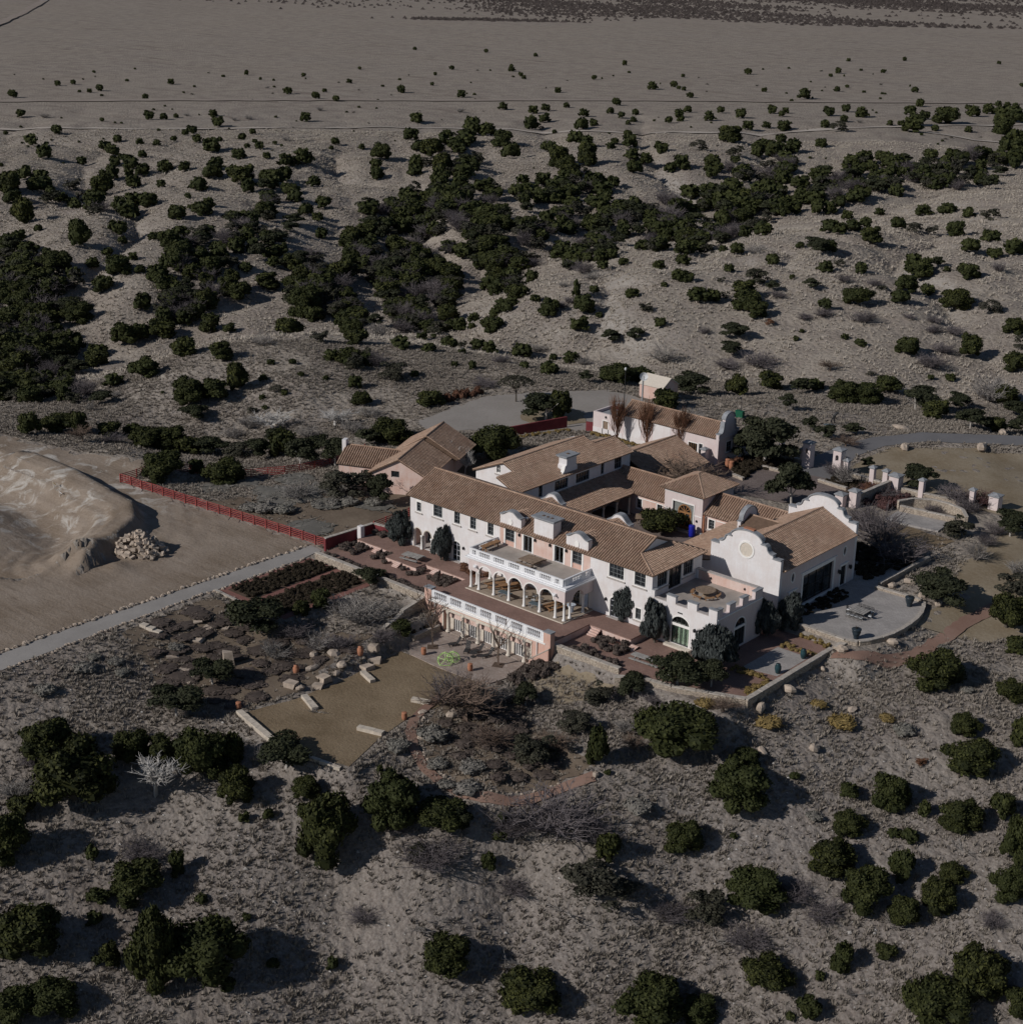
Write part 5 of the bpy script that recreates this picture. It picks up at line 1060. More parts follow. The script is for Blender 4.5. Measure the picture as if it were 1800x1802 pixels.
for lab, x in (('slate topped table with scrolled iron legs in the third arch of the loggia', 22.75), ('slate topped table with scrolled iron legs in the fifth arch of the loggia', 28.2)):
    t = thing('slate_table', lab, 'table', (x, -5.25, .12)); MB().box(-.95, -.42, .72, .95, .42, .8).build('table_top', M['steelblue'], t)
    mb = MB()
    for s in (-.7, .7):
        for a in np.linspace(0, 5.5, 12): mb.tube((s+.25*math.cos(a), -.3, .36+.28*math.sin(a)), (s+.25*math.cos(a+.5), -.3, .36+.28*math.sin(a+.5)), .035, n=4); mb.tube((s+.25*math.cos(a), .3, .36+.28*math.sin(a)), (s+.25*math.cos(a+.5), .3, .36+.28*math.sin(a+.5)), .035, n=4)
        mb.tube((s, -.3, .1), (s, .3, .1), .03, n=4)
    mb.build('scroll_leg', M['cap'], t, kind='stuff')
# iron armchairs and a fireplace table inside the loggia
def chair(label, x, y, z, rz, group, seat='cushion', name='patio_chair', h=.95, fr_='iron'):
    t = thing(name, label, 'chair', (x, y, z), rz, group)
    MB().box(-.25, -.25, .40, .25, .25, .48).build('seat', M[seat], t); mb = MB()
    for i in range(7): mb.tube((-.24+.08*i, .27, .46), (-.24+.08*i, .32, h), .018, n=4)
    mb.tube((-.27, .32, h), (.27, .32, h), .025, n=4).build('backrest', M[fr_], t)
    for a, b in ((-.23, -.23), (.23, -.23), (.23, .25), (-.23, .25)): MB().tube((a, b, 0), (a, b, .42), .025, n=4).build('leg', M[fr_], t)
    for s in (-.27, .27): MB().tube((s, -.22, .66), (s, .3, .68), .022, n=4).tube((s, -.22, .42), (s, -.22, .66), .02, n=4).build('armrest', M[fr_], t)
    return t
for x, y, a in ((25.2, -3.8, .6), (26.6, -3.9, -.7), (26.0, -2.8, 3.0), (27.2, -3.0, 2.4)): chair('dark iron armchair at the %s of the sitting group under the loggia' % ('front left' if x < 25.5 else 'back' if y > -2.9 else 'front right' if x < 27 else 'right'), x, y, .12, a, 'iron armchairs under the loggia')
t = thing('cloth_table', 'round high table under a pale cloth in the right end arch of the loggia', 'table', (32.2, -2.7, .12)); MB().lathe([(.62, 1.02), (.62, 1.06)], n=14).build('table_top', M['cloth'], t); MB().lathe([(.3, 0), (.32, .5), (.62, 1.0)], n=9).build('tablecloth', M['cloth'], t)
t = thing('hanging_cloth', 'pale blue cloth hanging beside the end door of the loggia', 'cloth', (33.2, -.9, .12)); mb = MB()
for i in range(7): mb.box(-.03-.03*(i % 2), -.42+.12*i, .5-.05*(i % 3), .01-.03*(i % 2), -.31+.12*i, 2.3)
mb.build('cloth', M['cloth'], t); MB().tube((0, -.5, 2.32), (0, .5, 2.32), .03).tube((0, -.5, 0), (0, -.5, 2.32), .03).tube((0, .5, 0), (0, .5, 2.32), .03).build('stand', M['iron'], t)
# round table on the roof terrace
t = thing('round_table', 'big round wooden table with curved benches on the roof terrace', 'table', (47.6, 5.7, 4.45))
MB().lathe([(1.28, .78), (1.32, .8), (1.32, .86), (1.28, .88)], n=28).build('table_top', M['wood'], t); MB().lathe([(.5, 0), (.35, .1), (.3, .7), (.6, .78)], n=8).build('pedestal', M['wood'], t)
for k in range(6):
    a = k*math.pi/3+.4; m = [(1.75+dr, a+da) for dr, da in ((-.2, -.38), (.2, -.38), (.2, .38), (-.2, .38))]
    pts = [(1.55*math.cos(a+q), 1.55*math.sin(a+q)) for q in np.linspace(-.4, .4, 5)]+[(1.98*math.cos(a+q), 1.98*math.sin(a+q)) for q in np.linspace(.4, -.4, 5)]
    b = MB().panel(frame((0, 0, 0), (1, 0, 0), (0, 1, 0), (0, 0, 1)), pts, .40, .46).build('bench', M['teak'], t)
    for q in (-.3, .3): MB().tube((1.75*math.cos(a+q), 1.75*math.sin(a+q), 0), (1.75*math.cos(a+q), 1.75*math.sin(a+q), .41), .06, n=5).build('bench_leg', M['teak'], b)
# dining set on the patio
t = thing('dining_table', 'slatted grey dining table on the big paved patio', 'table', (60.5, 23.2, 0))
for i in range(6): place('slat', plankg, t, (-.95+.38*i, 0, .76), (.33, 1.9, .06))
for a in (-1.05, 1.05):
    for b in (-.85, .85): MB().tube((a, b, 0), (a, b, .74), .05, n=5).build('leg', M['iron'], t)
MB().box(-1.15, -.98, .68, 1.15, .98, .725).build('table_frame', M['iron'], t)
for i in range(4):
    chair('iron dining chair, near side of the patio table, %s' % ('first from the left', 'second from the left', 'third from the left', 'rightmost')[i], 59.6+.62*i, 21.85, 0, math.pi, 'dining chairs on the near side'); chair('iron dining chair, far side of the patio table, %s' % ('first from the left', 'second from the left', 'third from the left', 'rightmost')[i], 59.6+.62*i, 24.55, 0, 0, 'dining chairs on the far side')
chair('iron dining chair with white cushion at the left head of the patio table', 58.9, 23.2, 0, math.pi/2, None); chair('iron dining chair with white cushion at the right head of the patio table', 62.1, 23.2, 0, -math.pi/2, None)
def pot(label, x, y, z, prof, mat, name='urn', cat='pot', group=None, plant=None):
    t = thing(name, label, cat, (x, y, z), random.random()*6, group); MB().lathe(prof, n=14).build('vessel', M[mat], t, smooth=True)
    r = prof[-1][0]; MB().lathe([(r*.86, prof[-1][1]-.06), (r*.5, prof[-1][1]-.05)], n=12).build('soil', M['bedsoil'], t)
    if plant:
        mb = MB()
        for _ in range(14):
            a = random.random()*6.28; mb.tube((0, 0, prof[-1][1]-.05), (math.cos(a)*.3, math.sin(a)*.3, prof[-1][1]+random.uniform(.15, .45)), .02, .005, 4)
        mb.build('dry_stems', M['bedplant'], t, kind='stuff')
U1 = [(.28, 0), (.34, .08), (.3, .16), (.42, .5), (.58, .95), (.56, 1.15), (.66, 1.3), (.62, 1.4)]
pot('big dark glazed urn near the front corner of the paved patio', 63.9, 16.4, 0, U1, 'urn', plant=1); pot('big dark glazed urn at the far right corner of the paved patio', 63.8, 30.6, 0, U1, 'urn', plant=1)
U2 = [(.2, 0), (.3, .1), (.42, .6), (.4, 1.0), (.26, 1.2), (.3, 1.28)]
pot('teal urn on the grey patio beside the long retaining wall, nearer the corner', 61.2, 2.3, -.88, U2, 'tealurn'); pot('teal urn on the grey patio beside the long retaining wall, farther from the corner', 61.2, 8.2, -.88, U2, 'tealurn')
U3 = [(.22, 0), (.3, .15), (.36, .55), (.3, .85), (.34, .95), (.3, .98)]
pot('terracotta jar at the left rim of the lower patio beside a young tree', 21.2, -19.3, -4.05, U3, 'terracotta', 'terracotta_jar'); pot('terracotta jar at the lower right rim of the patio by the bare thicket', 28.8, -18.6, -4.05, U3, 'terracotta', 'terracotta_jar')
pot('ochre amphora among rocks left of the round lawn', 14.4, -35.2, h1(14.4, -35.2)-.05, U2, 'terracotta', 'amphora', 'jar'); pot('ochre amphora by the boulders at the upper left of the lawn', 17.0, -26.6, h1(17, -26.6)-.05, U2, 'terracotta', 'amphora', 'jar')
pot('terracotta pot at the shaded left end of the long lawn bench', 15.4, -45.3, h1(15.4, -45.3)-.05, U3, 'terracotta', 'terracotta_jar'); pot('terracotta pot on the right edge of the lawn next to the brick path', 32.0, -33.6, h1(32, -33.6), U3, 'terracotta', 'terracotta_jar')
pot('terracotta jar beside the stone kerb, left of a pair', 12.6, 62.5, -.05, [(a*1.3, b*1.5) for a, b in U3], 'terracotta', 'terracotta_jar'); pot('terracotta jar beside the stone kerb, right of a pair', 13.7, 62.0, -.05, [(a*1.3, b*1.5) for a, b in U3], 'terracotta', 'terracotta_jar')
pot('blue glazed tub at the foot of the carved entrance door, right side', 27.3, 31.5, -.02, [(.42, 0), (.5, .3), (.5, 1.7), (.46, 1.8)], 'blue', 'blue_tub'); pot('dark blue tub at the left side of the carved entrance door', 21.9, 32.1, -.02, [(.4, 0), (.5, .3), (.5, 1.0), (.45, 1.1)], 'urn', 'dark_tub'); pot('small grey pot by the downpipe of the entrance tower', 28.6, 32.3, -.02, [(.3, 0), (.36, .5), (.34, .6)], 'cap', 'small_pot')
# loungers, parasol foot and climbing dome on the lower patio
def lounger(label, x, y, rz):
    t = thing('lounge_chair', label, 'lounger', (x, y, -4.05), rz, None)
    mb = MB()
    for i in range(6): mb.box(-.32, -1.0+.2*i, .32, .32, -.83+.2*i, .36)
    mb.build('seat', M['iron'], t, kind='stuff')
    mb = MB(); Mx = Matrix.Translation((0, .2, .34)) @ Matrix.Rotation(1.0, 4, 'X')
    for i in range(5): mb.box(-.32, .03+.2*i, -.02, .32, .2+.2*i, .02, M=Mx)
    mb.build('backrest', M['iron'], t, kind='stuff')
    for a, b in ((-.28, -.9), (.28, -.9), (-.28, .3), (.28, .3)): MB().tube((a, b, 0), (a, b, .34), .04, n=5).build('leg', M['iron'], t)
lounger('dark slatted lounge chair at the left of the lower patio', 22.3, -14.4, -.5); lounger('dark slatted lounge chair left of the iron table on the lower patio', 24.6, -14.6, .5); lounger('dark slatted lounge chair behind the iron table on the lower patio', 25.9, -13.9, -.4); lounger('dark slatted lounge chair nearest the right young tree on the lower patio', 27.7, -14.0, -.35)
t = thing('iron_table', 'low dark iron table on one pedestal among the lounge chairs', 'table', (26.3, -15.3, -4.05)); MB().lathe([(.5, .55), (.52, .6)], n=14).build('table_top', M['iron'], t); MB().lathe([(.4, 0), (.38, .06), (.05, .1), (.05, .55)], n=10).build('pedestal', M['iron'], t)
t = thing('climbing_dome', 'lime green climbing dome of tubes on the lower patio', 'climbing frame', (25.0, -19.2, -4.05), .4)
def dome(cx, cy, cz, R):
    P = [Vector((0, 0, 1))]+[Vector((math.cos(a)*math.cos(.46), math.sin(a)*math.cos(.46), math.sin(.46))) for a in np.arange(5)*1.2566]+[Vector((math.cos(a+.628)*.95, math.sin(a+.628)*.95, -.3)) for a in np.arange(5)*1.2566]
    E = [(0, i) for i in range(1, 6)]+[(i, i % 5+1) for i in range(1, 6)]+[(i, i+5) for i in range(1, 6)]+[(i % 5+1, i+5) for i in range(1, 6)]+[(i+5, i % 5+6) for i in range(1, 6)]
    for a, b in E: MB().tube(Vector((cx, cy, cz))+P[a]*R, Vector((cx, cy, cz))+P[b]*R, .038, n=5).build('tube', M['lime'], t)
dome(0, 0, .45, 1.15); dome(.7, 1.0, .45, .95)
# ------------------------------------------------------------------ lawn benches and rocks
def stone_bench(label, p0, p1, w=.75, h=.55, n=3):
    t = thing('stone_bench', label, 'bench'); a = Vector(p0); b = Vector(p1); e = (b-a); L = e.length; ang = math.atan2(e.y, e.x)
    for i in range(n):
        c = a+e*(i+.5)/n; me = boxmesh('stone_block', 'bench', .03); place('stone_block', me, t, (c.x, c.y, h1(c.x, c.y)+h/2-.05), (L/n*.985, w*random.uniform(.92, 1.05), h+.1), ang+random.uniform(-.03, .03))
stone_bench('long pale stone bench along the left edge of the round lawn', (16.6, -46.2), (25.4, -48.2), .8, .55, 7); stone_bench('pale stone bench in the middle of the lawn, left of centre', (19.0, -38.0), (22.6, -39.4), .8, .5, 2); stone_bench('pale stone bench near the upper left rocks of the lawn', (19.4, -28.5), (22.2, -29.4), .75, .5, 2)
stone_bench('pale stone bench at the lower right side of the lawn', (29.8, -39.1), (33.0, -38.1), .8, .5, 3); stone_bench('tapered pale stone bench at the right edge of the lawn by the path', (29.2, -29.6), (31.5, -28.7), .8, .5, 1); stone_bench('low pale stone kerb at the near end of the lawn', (28, -48.2), (35.0, -46.7), .5, .3, 5)
def rockmesh(seed, flat=.75):
    r = random.Random(seed); mb = MB(); n, m = 7, 5; st = random.getstate(); random.seed(seed); mb.ell((0, 0, 0), (.5, .5, .5*flat), n, m, .16); random.setstate(st); return mb.mesh('rock', M['rock'])
rockm = [rockmesh(i+40) for i in range(7)]; slabm = [boxmesh('slab', 'rock', .09) for _ in range(4)]
for m_ in slabm: m_.materials[0] = M['rock']
def boulder(label, x, y, s, name='boulder', cat='boulder', group=None, slab_=False, dz=None, rz=None):
    me = random.choice(slabm if slab_ else rockm); o = bpy.data.objects.new(name, me); link(o); tag(o, label, cat, group)
    o.location = (x, y, h1(x, y)+(s[2]*.3 if dz is None else dz)); o.scale = s; o.rotation_euler = (random.uniform(-.12, .12), random.uniform(-.12, .12), random.random()*6 if rz is None else rz); return o
for lab, x, y, s in (('pale boulder on the meadow verge just inside the bend of the road', 29.2, 93, (2.1, 1.6, 1.9)), ('brown boulder on the meadow verge at the right of the road', 38.6, 103.6, (3.6, 2, 2)), ('flat leaning boulder beyond the road at the far right', 34.5, 121, (3.2, 1.6, 1.8)), ('low rock outcrop beyond the road bend', 21.6, 105.8, (3.6, 2.4, 1.2)),
        ('upright boulder at the outer corner of the long retaining wall', 63.9, -5.5, (1.4, 1.1, 1.9)), ('mossy boulder half way along the long retaining wall', 64.0, .6, (2.0, 1.5, 1.5)), ('pale boulder below the curved patio wall', 67.6, 19.3, (1.5, 1.3, 1.2)), ('round boulder beside the stone pier of the brick path', 64.4, 12.2, (1.6, 1.4, 1.4)), ('small pale boulder below the far end of the retaining wall', 63.9, 8.6, (1.0, .8, .8)),
        ('dark boulder at the edge of the walk near the hall corner', 58.6, 35.5, (1.5, 1.2, 1.2)), ('dark boulder under the bare bushes near the walk', 59.8, 38.5, (2.0, 1.4, 1.1)), ('grey boulder on the slope above the patio kerb', 63.2, 35.4, (1.8, 1.3, .9)), ('flat boulder under the spreading pine by the patio', 66.2, 34.4, (2.2, 1.2, .9)), ('pale flat boulder on the open slope right of the brick path', 70.6, 4.6, (1.8, 1.1, .7)), ('rust stained boulder among the dry grass on the right slope', 71.5, -5.5, (1.7, 1.3, 1.3)),
        ('dark flat boulder in the grass below the wall corner', 67.6, -10.5, (1.9, 1.1, .8)), ('boulder at the end of the brick path loop', 56.0, -26.9, (1.0, .9, .9)), ('pale boulder inside the brick path loop near the lawn', 35.6, -29.0, (2.0, 1.5, 1.2)), ('white rock in the dark scrub inside the brick path loop', 36.6, -35.2, (1.3, 1.0, .9)), ('flat pale boulder on the lawn edge above the path', 32.4, -30.9, (1.6, 1.1, .6)), ('small boulder near the middle of the scrub inside the loop', 46.6, -33.5, (1.4, .8, .7))):
    boulder(lab, x, y, s)
for i, (x, y, s) in enumerate(((16.3, -37.7, (1.5, 1.1, .8)), (17.5, -37.3, (1.3, 1, .9)), (17.9, -33.7, (1.6, 1.2, .8)), (17.9, -31.6, (1.4, 1.1, .8)), (18.3, -35.1, (1.2, .9, .6)), (17.3, -30.1, (1.7, 1.3, .9)), (18.9, -27.2, (1.5, 1.2, .8)), (14.6, -29, (1.9, 1.5, 1.1)), (17.0, -24.2, (1.3, 1.2, .9)), (15.4, -33.4, (2.2, 1.1, 1.0)), (18.2, -25.2, (1.6, 1, .7)), (12.6, -30.6, (1.6, 1.3, 1)))):
    boulder('tan sandstone boulder in the rockery along the lawn, %s' % ('nearest the camera', 'second nearest', 'behind the middle bench', 'beside the upper bench', 'between the two benches', 'at the top of the upper bench', 'next to the upper amphora', 'highest on the bank', 'farthest up', 'in the outer row', 'second farthest up', 'outermost')[i], x, y, s, 'rockery_boulder', 'boulder', 'rockery along the lawn', i % 2 == 0)
for i, (x, y, s) in enumerate(((-4.1, -35.9, (1.7, 1.2, .25)), (-1.9, -36.2, (1.5, 1.2, .25)), (-1.0, -38.8, (2.0, 1.5, .3)), (5.8, -45.5, (1.6, 1.2, .3)), (3.4, -44.1, (1.5, 1, .3)), (.1, -43.3, (1.5, 1.1, .25)), (4.6, -47.4, (1.2, .9, .3)), (-.5, -34.4, (1, .8, .25)))):
    boulder('flat sandstone slab in the grass below the gravel path, %s' % ('leftmost of three by the brick garden', 'middle of three by the brick garden', 'palest and largest', 'low by the standing stone', 'middle of the stepping row', 'upper end of the stepping row', 'lowest of all', 'smallest')[i], x, y, s, 'stone_slab', 'slab', 'slabs below the gravel path', True, .12)
boulder('upright dark standing stone below the red brick garden', 6.3, -39.4, (1.3, .8, 2.2), 'standing_stone', 'stone', None, True, .9)
stone_bench('bench of three grey slabs on the slope below the gravel path', (-7.4, -42.6), (-4.2, -41.9), .8, .5, 3)
t = thing('rubble_heap', 'heap of broken sandstone slabs on the graded dirt', 'rock pile', (-28.5, -27.4, h1(-28.5, -27.4)-.2))
for i in range(190):
    a = random.random()*6.28; r = 3.9*math.sqrt(random.random()); z = max(0, 2.5*(1-(r/3.6)**1.2))
    place('stone', random.choice(slabm if i % 3 else rockm), t, (r*math.cos(a)*1.15, r*math.sin(a)*.85, z+random.uniform(-.1, .2)), (random.uniform(.4, 1.25), random.uniform(.3, .8), random.uniform(.25, .5)), random.random()*6, random.uniform(-.6, .6), random.uniform(-.6, .6))
def edging(name, pts, label, s=.3, off=.0, dens=2.2):
    """a line of small kerb stones laid end to end"""
    mb = MB()
    for a, b in zip(pts, pts[1:]):
        L = math.hypot(b[0]-a[0], b[1]-a[1])
        for i in range(int(L*dens)):
            f = (i+random.random())/(L*dens); x = a[0]+(b[0]-a[0])*f+random.gauss(0, .12); y = a[1]+(b[1]-a[1])*f+random.gauss(0, .12); q = s*random.uniform(.5, 1.3)
            mb.ell((x, y, h1(x, y)+q*.25), (q*.6, q*.6, q*.45), 5, 3, .2)
    return mb.build(name, M['rock'], None, label=label, cat='stones', kind='stuff')
edging('path_edging', [(-12.9, -9), (-13, -30), (-13.1, -52), (-12.5, -66)], 'row of rough kerb stones along the far side of the gravel path', .5)
edging('path_edging', [(-9.6, -12), (-9.6, -28), (-9, -45), (-8.3, -62)], 'row of rough kerb stones along the near side of the gravel path', .4)
edging('loop_edging', [(33.5, -31.5), (35.5, -34.7), (37.9, -36.6), (40.5, -37.8), (43.2, -38.2), (46, -37.9), (48.3, -36.9), (50.1, -35.2), (51.9, -32.8), (53.6, -29.8)], 'small stones edging the brick path loop', .35)
# ------------------------------------------------------------------ odds and ends round the drive
t = thing('dish_mast', 'white satellite dish on a tall pole behind the garage roof', 'dish', (-19.2, 80.6, -.2)); MB().tube((0, 0, 0), (0, 0, 6.0), .16, n=8).build('pole', M['metal'], t)
Md = Matrix.Translation((.35, -.35, 6.3)) @ Matrix.Rotation(.75, 4, 'Z') @ Matrix.Rotation(1.25, 4, 'X')
v = [Md @ Vector((r*math.cos(a), r*math.sin(a), .55*r*r)) for r in (.05, .4, .8) for a in np.arange(14)*2*math.pi/14]
MB().add(v, [(k*14+i, k*14+(i+1) % 14, k*14+14+(i+1) % 14, k*14+14+i) for k in range(2) for i in range(14)]).build('dish', M['cushion'], t)
MB().tube(Md @ Vector((0, -.6, .3)), Md @ Vector((0, 0, .9)), .04, n=4).build('feed_arm', M['iron'], t)
t = thing('antenna_mast', 'thin antenna mast with a white tip at the left end of the garage roof', 'mast', (-13.0, 66.8, 3.0)); MB().tube((0, 0, 0), (0, 0, 8.2), .09, .06, 6).build('pole', M['iron'], t); MB().ell((0, 0, 8.3), (.22, .22, .3)).build('antenna_tip', M['cushion'], t)
t = thing('small_dish', 'small white satellite dish low at the left end of the garage roof', 'dish', (-16.2, 69.6, 2.2)); MB().tube((0, 0, -2.5), (0, 0, 1.2), .07, n=6).build('pole', M['iron'], t); MB().lathe([(.05, 1.2), (.45, 1.28), (.75, 1.5)], n=12).build('dish', M['cushion'], t)
t = thing('green_box', 'dark green utility box with a thin post on the open ground beyond the garage', 'utility box', (-3, 89.4, -.4)); MB().box(-.8, -.4, 0, .8, .4, 1.3).build('box', M['green'], t); MB().tube((.2, 0, 1.3), (.2, 0, 4.2), .06, n=5).box(-.25, -.1, 3.5, .15, .1, 3.9).build('post', M['iron'], t)
# black steel figure sculpture
bm_v = [(0, 0, 1.35), (.05, 0, 1.75), (.25, 0, 2.15), (.6, 0, 2.4), (.95, 0, 2.42), (-.12, .12, 1.25), (-.3, .15, .75), (0, .15, .1), (.12, -.12, 1.2), (.3, -.12, .7), (.05, -.15, .1), (.3, .1, 1.75), (.55, .12, 1.35), (.8, .1, 1.0)]
bm_e = [(0, 1), (1, 2), (2, 3), (3, 4), (0, 5), (5, 6), (6, 7), (0, 8), (8, 9), (9, 10), (2, 11), (11, 12), (12, 13)]
me = bpy.data.meshes.new('figure'); me.from_pydata(bm_v, bm_e, []); me.materials.append(M['iron']); sob = bpy.data.objects.new('figure', me)
st = thing('figure_sculpture', 'black steel sculpture of a bent striding figure on the dry slope beyond the gateway', 'sculpture', (12.1, 97.4, h1(12.1, 97.4)), math.radians(35)); link(sob, st)
md = sob.modifiers.new('skin', 'SKIN'); rr = [.26, .28, .34, .36, .22, .15, .12, .08, .15, .12, .08, .12, .09, .06]
for i, r in enumerate(rr): me.skin_vertices[0].data[i].radius = (r, r*.8)
me.skin_vertices[0].data[0].use_root = True; sob.modifiers.new('sub', 'SUBSURF').levels = 1
MB().box(-1.6, -.6, -.3, 1.6, .6, .1).build('plinth', M['steelblue'], st)
for x, y, lab in ((-58.6, -21.8, 'yellow survey stake in the graded dirt, left of two'), (-55.2, -23.0, 'white survey stake in the graded dirt, right of two')):
    t = thing('survey_stake', lab, 'stake', (x, y, h1(x, y)-.1)); MB().box(-.05, -.05, 0, .05, .05, 1.2).build('stake', M['cream'], t); MB().box(-.4, -.03, .9, .4, .03, 1.0, M=Matrix.Rotation(.3, 4, 'Y')).build('cross_lath', M['goldgrass' if 'yellow' in lab else 'cushion'], t)
# ------------------------------------------------------------------ vegetation meshes (unit crown: about 1 wide, 1 high)
def leafquads(c, n, ln, wd, up, r):
    """leaf quads at centres c, facing n (jittered), pointing partly upwards"""
    k = len(c); n = n+r.normal(0, .55, (k, 3)); n /= np.linalg.norm(n, axis=1)[:, None]
    t = np.array([0, 0, 1.])*up+r.normal(0, .5, (k, 3))+n*.35; t -= n*(t*n).sum(1)[:, None]*.6; t /= np.linalg.norm(t, axis=1)[:, None]
    b = np.cross(n, t); b /= np.linalg.norm(b, axis=1)[:, None]+1e-9
    L = ln*r.uniform(.6, 1.35, (k, 1)); W = wd*r.uniform(.6, 1.35, (k, 1))
    v = np.stack([c-t*L*.5-b*W*.35, c-t*L*.1+b*W*.6, c+t*L*.6, c-t*L*.1-b*W*.6-b*W*.1], 1)
    return v.reshape(-1, 3), np.arange(k*4).reshape(k, 4)
def ico(c, rad, r, n=8, m=6, jit=.1):
    vs = []; fs = []
    for k in range(m+1):
        ph = math.pi*k/m
        for i in range(n):
            a = 2*math.pi*i/n; q = 1+r.uniform(-jit, jit); vs.append((c[0]+rad[0]*math.sin(ph)*math.cos(a)*q, c[1]+rad[1]*math.sin(ph)*math.sin(a)*q, c[2]+rad[2]*math.cos(ph)*q))
    for k in range(m):
        for i in range(n): fs.append((k*n+i, (k+1)*n+i, (k+1)*n+(i+1) % n, k*n+(i+1) % n))
    return np.array(vs), np.array(fs)
def crown(seed, nleaf, ln, wd, style='juniper'):
    r = np.random.default_rng(seed); lobes = []
    if style == 'juniper':
        k = 20; lobes.append(((0, 0, .5), (.40, .40, .46)))
        for i in range(k):
            a = r.uniform(0, 6.283); z = r.uniform(.1, .88); q = math.sqrt(max(.02, 1-((z-.42)/.56)**2))*.36*r.uniform(.75, 1.1)
            s = r.uniform(.11, .2); lobes.append(((q*math.cos(a), q*math.sin(a), z), (s, s, s*r.uniform(.95, 1.5))))
        up = 1.0
    elif style == 'pinyon':
        for i in range(15):
            a = r.uniform(0, 6.283); z = r.uniform(.34, .88); q = math.sqrt(max(.02, 1-((z-.5)/.5)**2))*.36*r.uniform(.3, 1.15)
            s = r.uniform(.11, .22); lobes.append(((q*math.cos(a), q*math.sin(a), z), (s*1.15, s*1.15, s*.72)))
        up = .5
    elif style == 'oak':
        for i in range(16):
            a = r.uniform(0, 6.283); z = r.uniform(.12, .82); q = .4*math.sqrt(r.uniform(0, 1))*math.sqrt(max(.1, 1-((z-.3)/.7)**2))
            s = r.uniform(.12, .2); lobes.append(((q*math.cos(a), q*math.sin(a), z), (s, s, s*.85)))
        up = .2
    elif style == 'cypress':
        lobes.append(((0, 0, .45), (.36, .36, .46)))
        for i in range(26):
            a = r.uniform(0, 6.283); z = r.uniform(.08, .88); q = .36*math.sqrt(max(.03, 1-((z-.38)/.62)**2))*r.uniform(.7, 1.1); s = r.uniform(.08, .14)
            lobes.append(((q*math.cos(a), q*math.sin(a), z), (s, s, s*1.25)))
        up = 2.2
    elif style == 'mound':
        lobes.append(((0, 0, .35), (.44, .44, .5)))
        for i in range(8):
            a = r.uniform(0, 6.283); lobes.append(((.3*math.cos(a), .3*math.sin(a), r.uniform(.2, .5)), (.2, .2, .28)))
        up = .9
    w = np.array([b[0]*b[0]+b[0]*b[2] for _, b in lobes]); pick = r.choice(len(lobes), nleaf, p=w/w.sum())
    C_ = np.array([l[0] for l in lobes])[pick]; S = np.array([l[1] for l in lobes])[pick]
    d = r.normal(0, 1, (nleaf, 3)); d /= np.linalg.norm(d, axis=1)[:, None]; d[:, 2] = np.where(d[:, 2] < -.35, -d[:, 2], d[:, 2])
    c = C_+S*d*r.uniform(.72, 1.06, (nleaf, 1)); c[:, 2] = np.maximum(c[:, 2], .015+r.uniform(0, .04, nleaf))
    out = d+np.stack([c[:, 0], c[:, 1], (c[:, 2]-.4)*.5], 1)*1.2
    v, f = leafquads(c, out, ln, wd, up, r); tint = np.clip(r.normal(.45, .25, nleaf)+r.normal(0, .18, len(lobes))[pick], 0, 1)
    V, Fq, Tt = [v], [f], [tint]; n = len(v)
    for c_, s_ in lobes if style in ('juniper', 'cypress', 'pinyon', 'mound') else []:
        q = .80 if style != 'pinyon' else .66
        iv, fi = ico(c_, tuple(x*q for x in s_), r, 7, 5, .08); iv[:, 2] = np.maximum(iv[:, 2], .01); V.append(iv); Fq.append(fi+n); n += len(iv); Tt.append(r.uniform(0, .35, len(fi)))
    return np.concatenate(V), np.concatenate(Fq), np.concatenate(Tt)
def ribbon3(p, q, r0, r1):
    """thin three-sided twigs between point arrays"""
    d = q-p; d /= np.linalg.norm(d, axis=1)[:, None]+1e-9; a = np.cross(d, np.array([.3, .5, .81])); a /= np.linalg.norm(a, axis=1)[:, None]+1e-9; b = np.cross(d, a); k = len(p)
    vs = [];
    for pt, rr in ((p, r0), (q, r1)):
        for t in (0, 2.094, 4.189): vs.append(pt+(a*math.cos(t)+b*math.sin(t))*np.asarray(rr).reshape(-1, 1))
    v = np.stack(vs, 1); base = (np.arange(k)*6)[:, None]
    f = np.concatenate([base+np.array([[i, (i+1) % 3, 3+(i+1) % 3, 3+i]]) for i in range(3)])
    return v.reshape(-1, 3), f
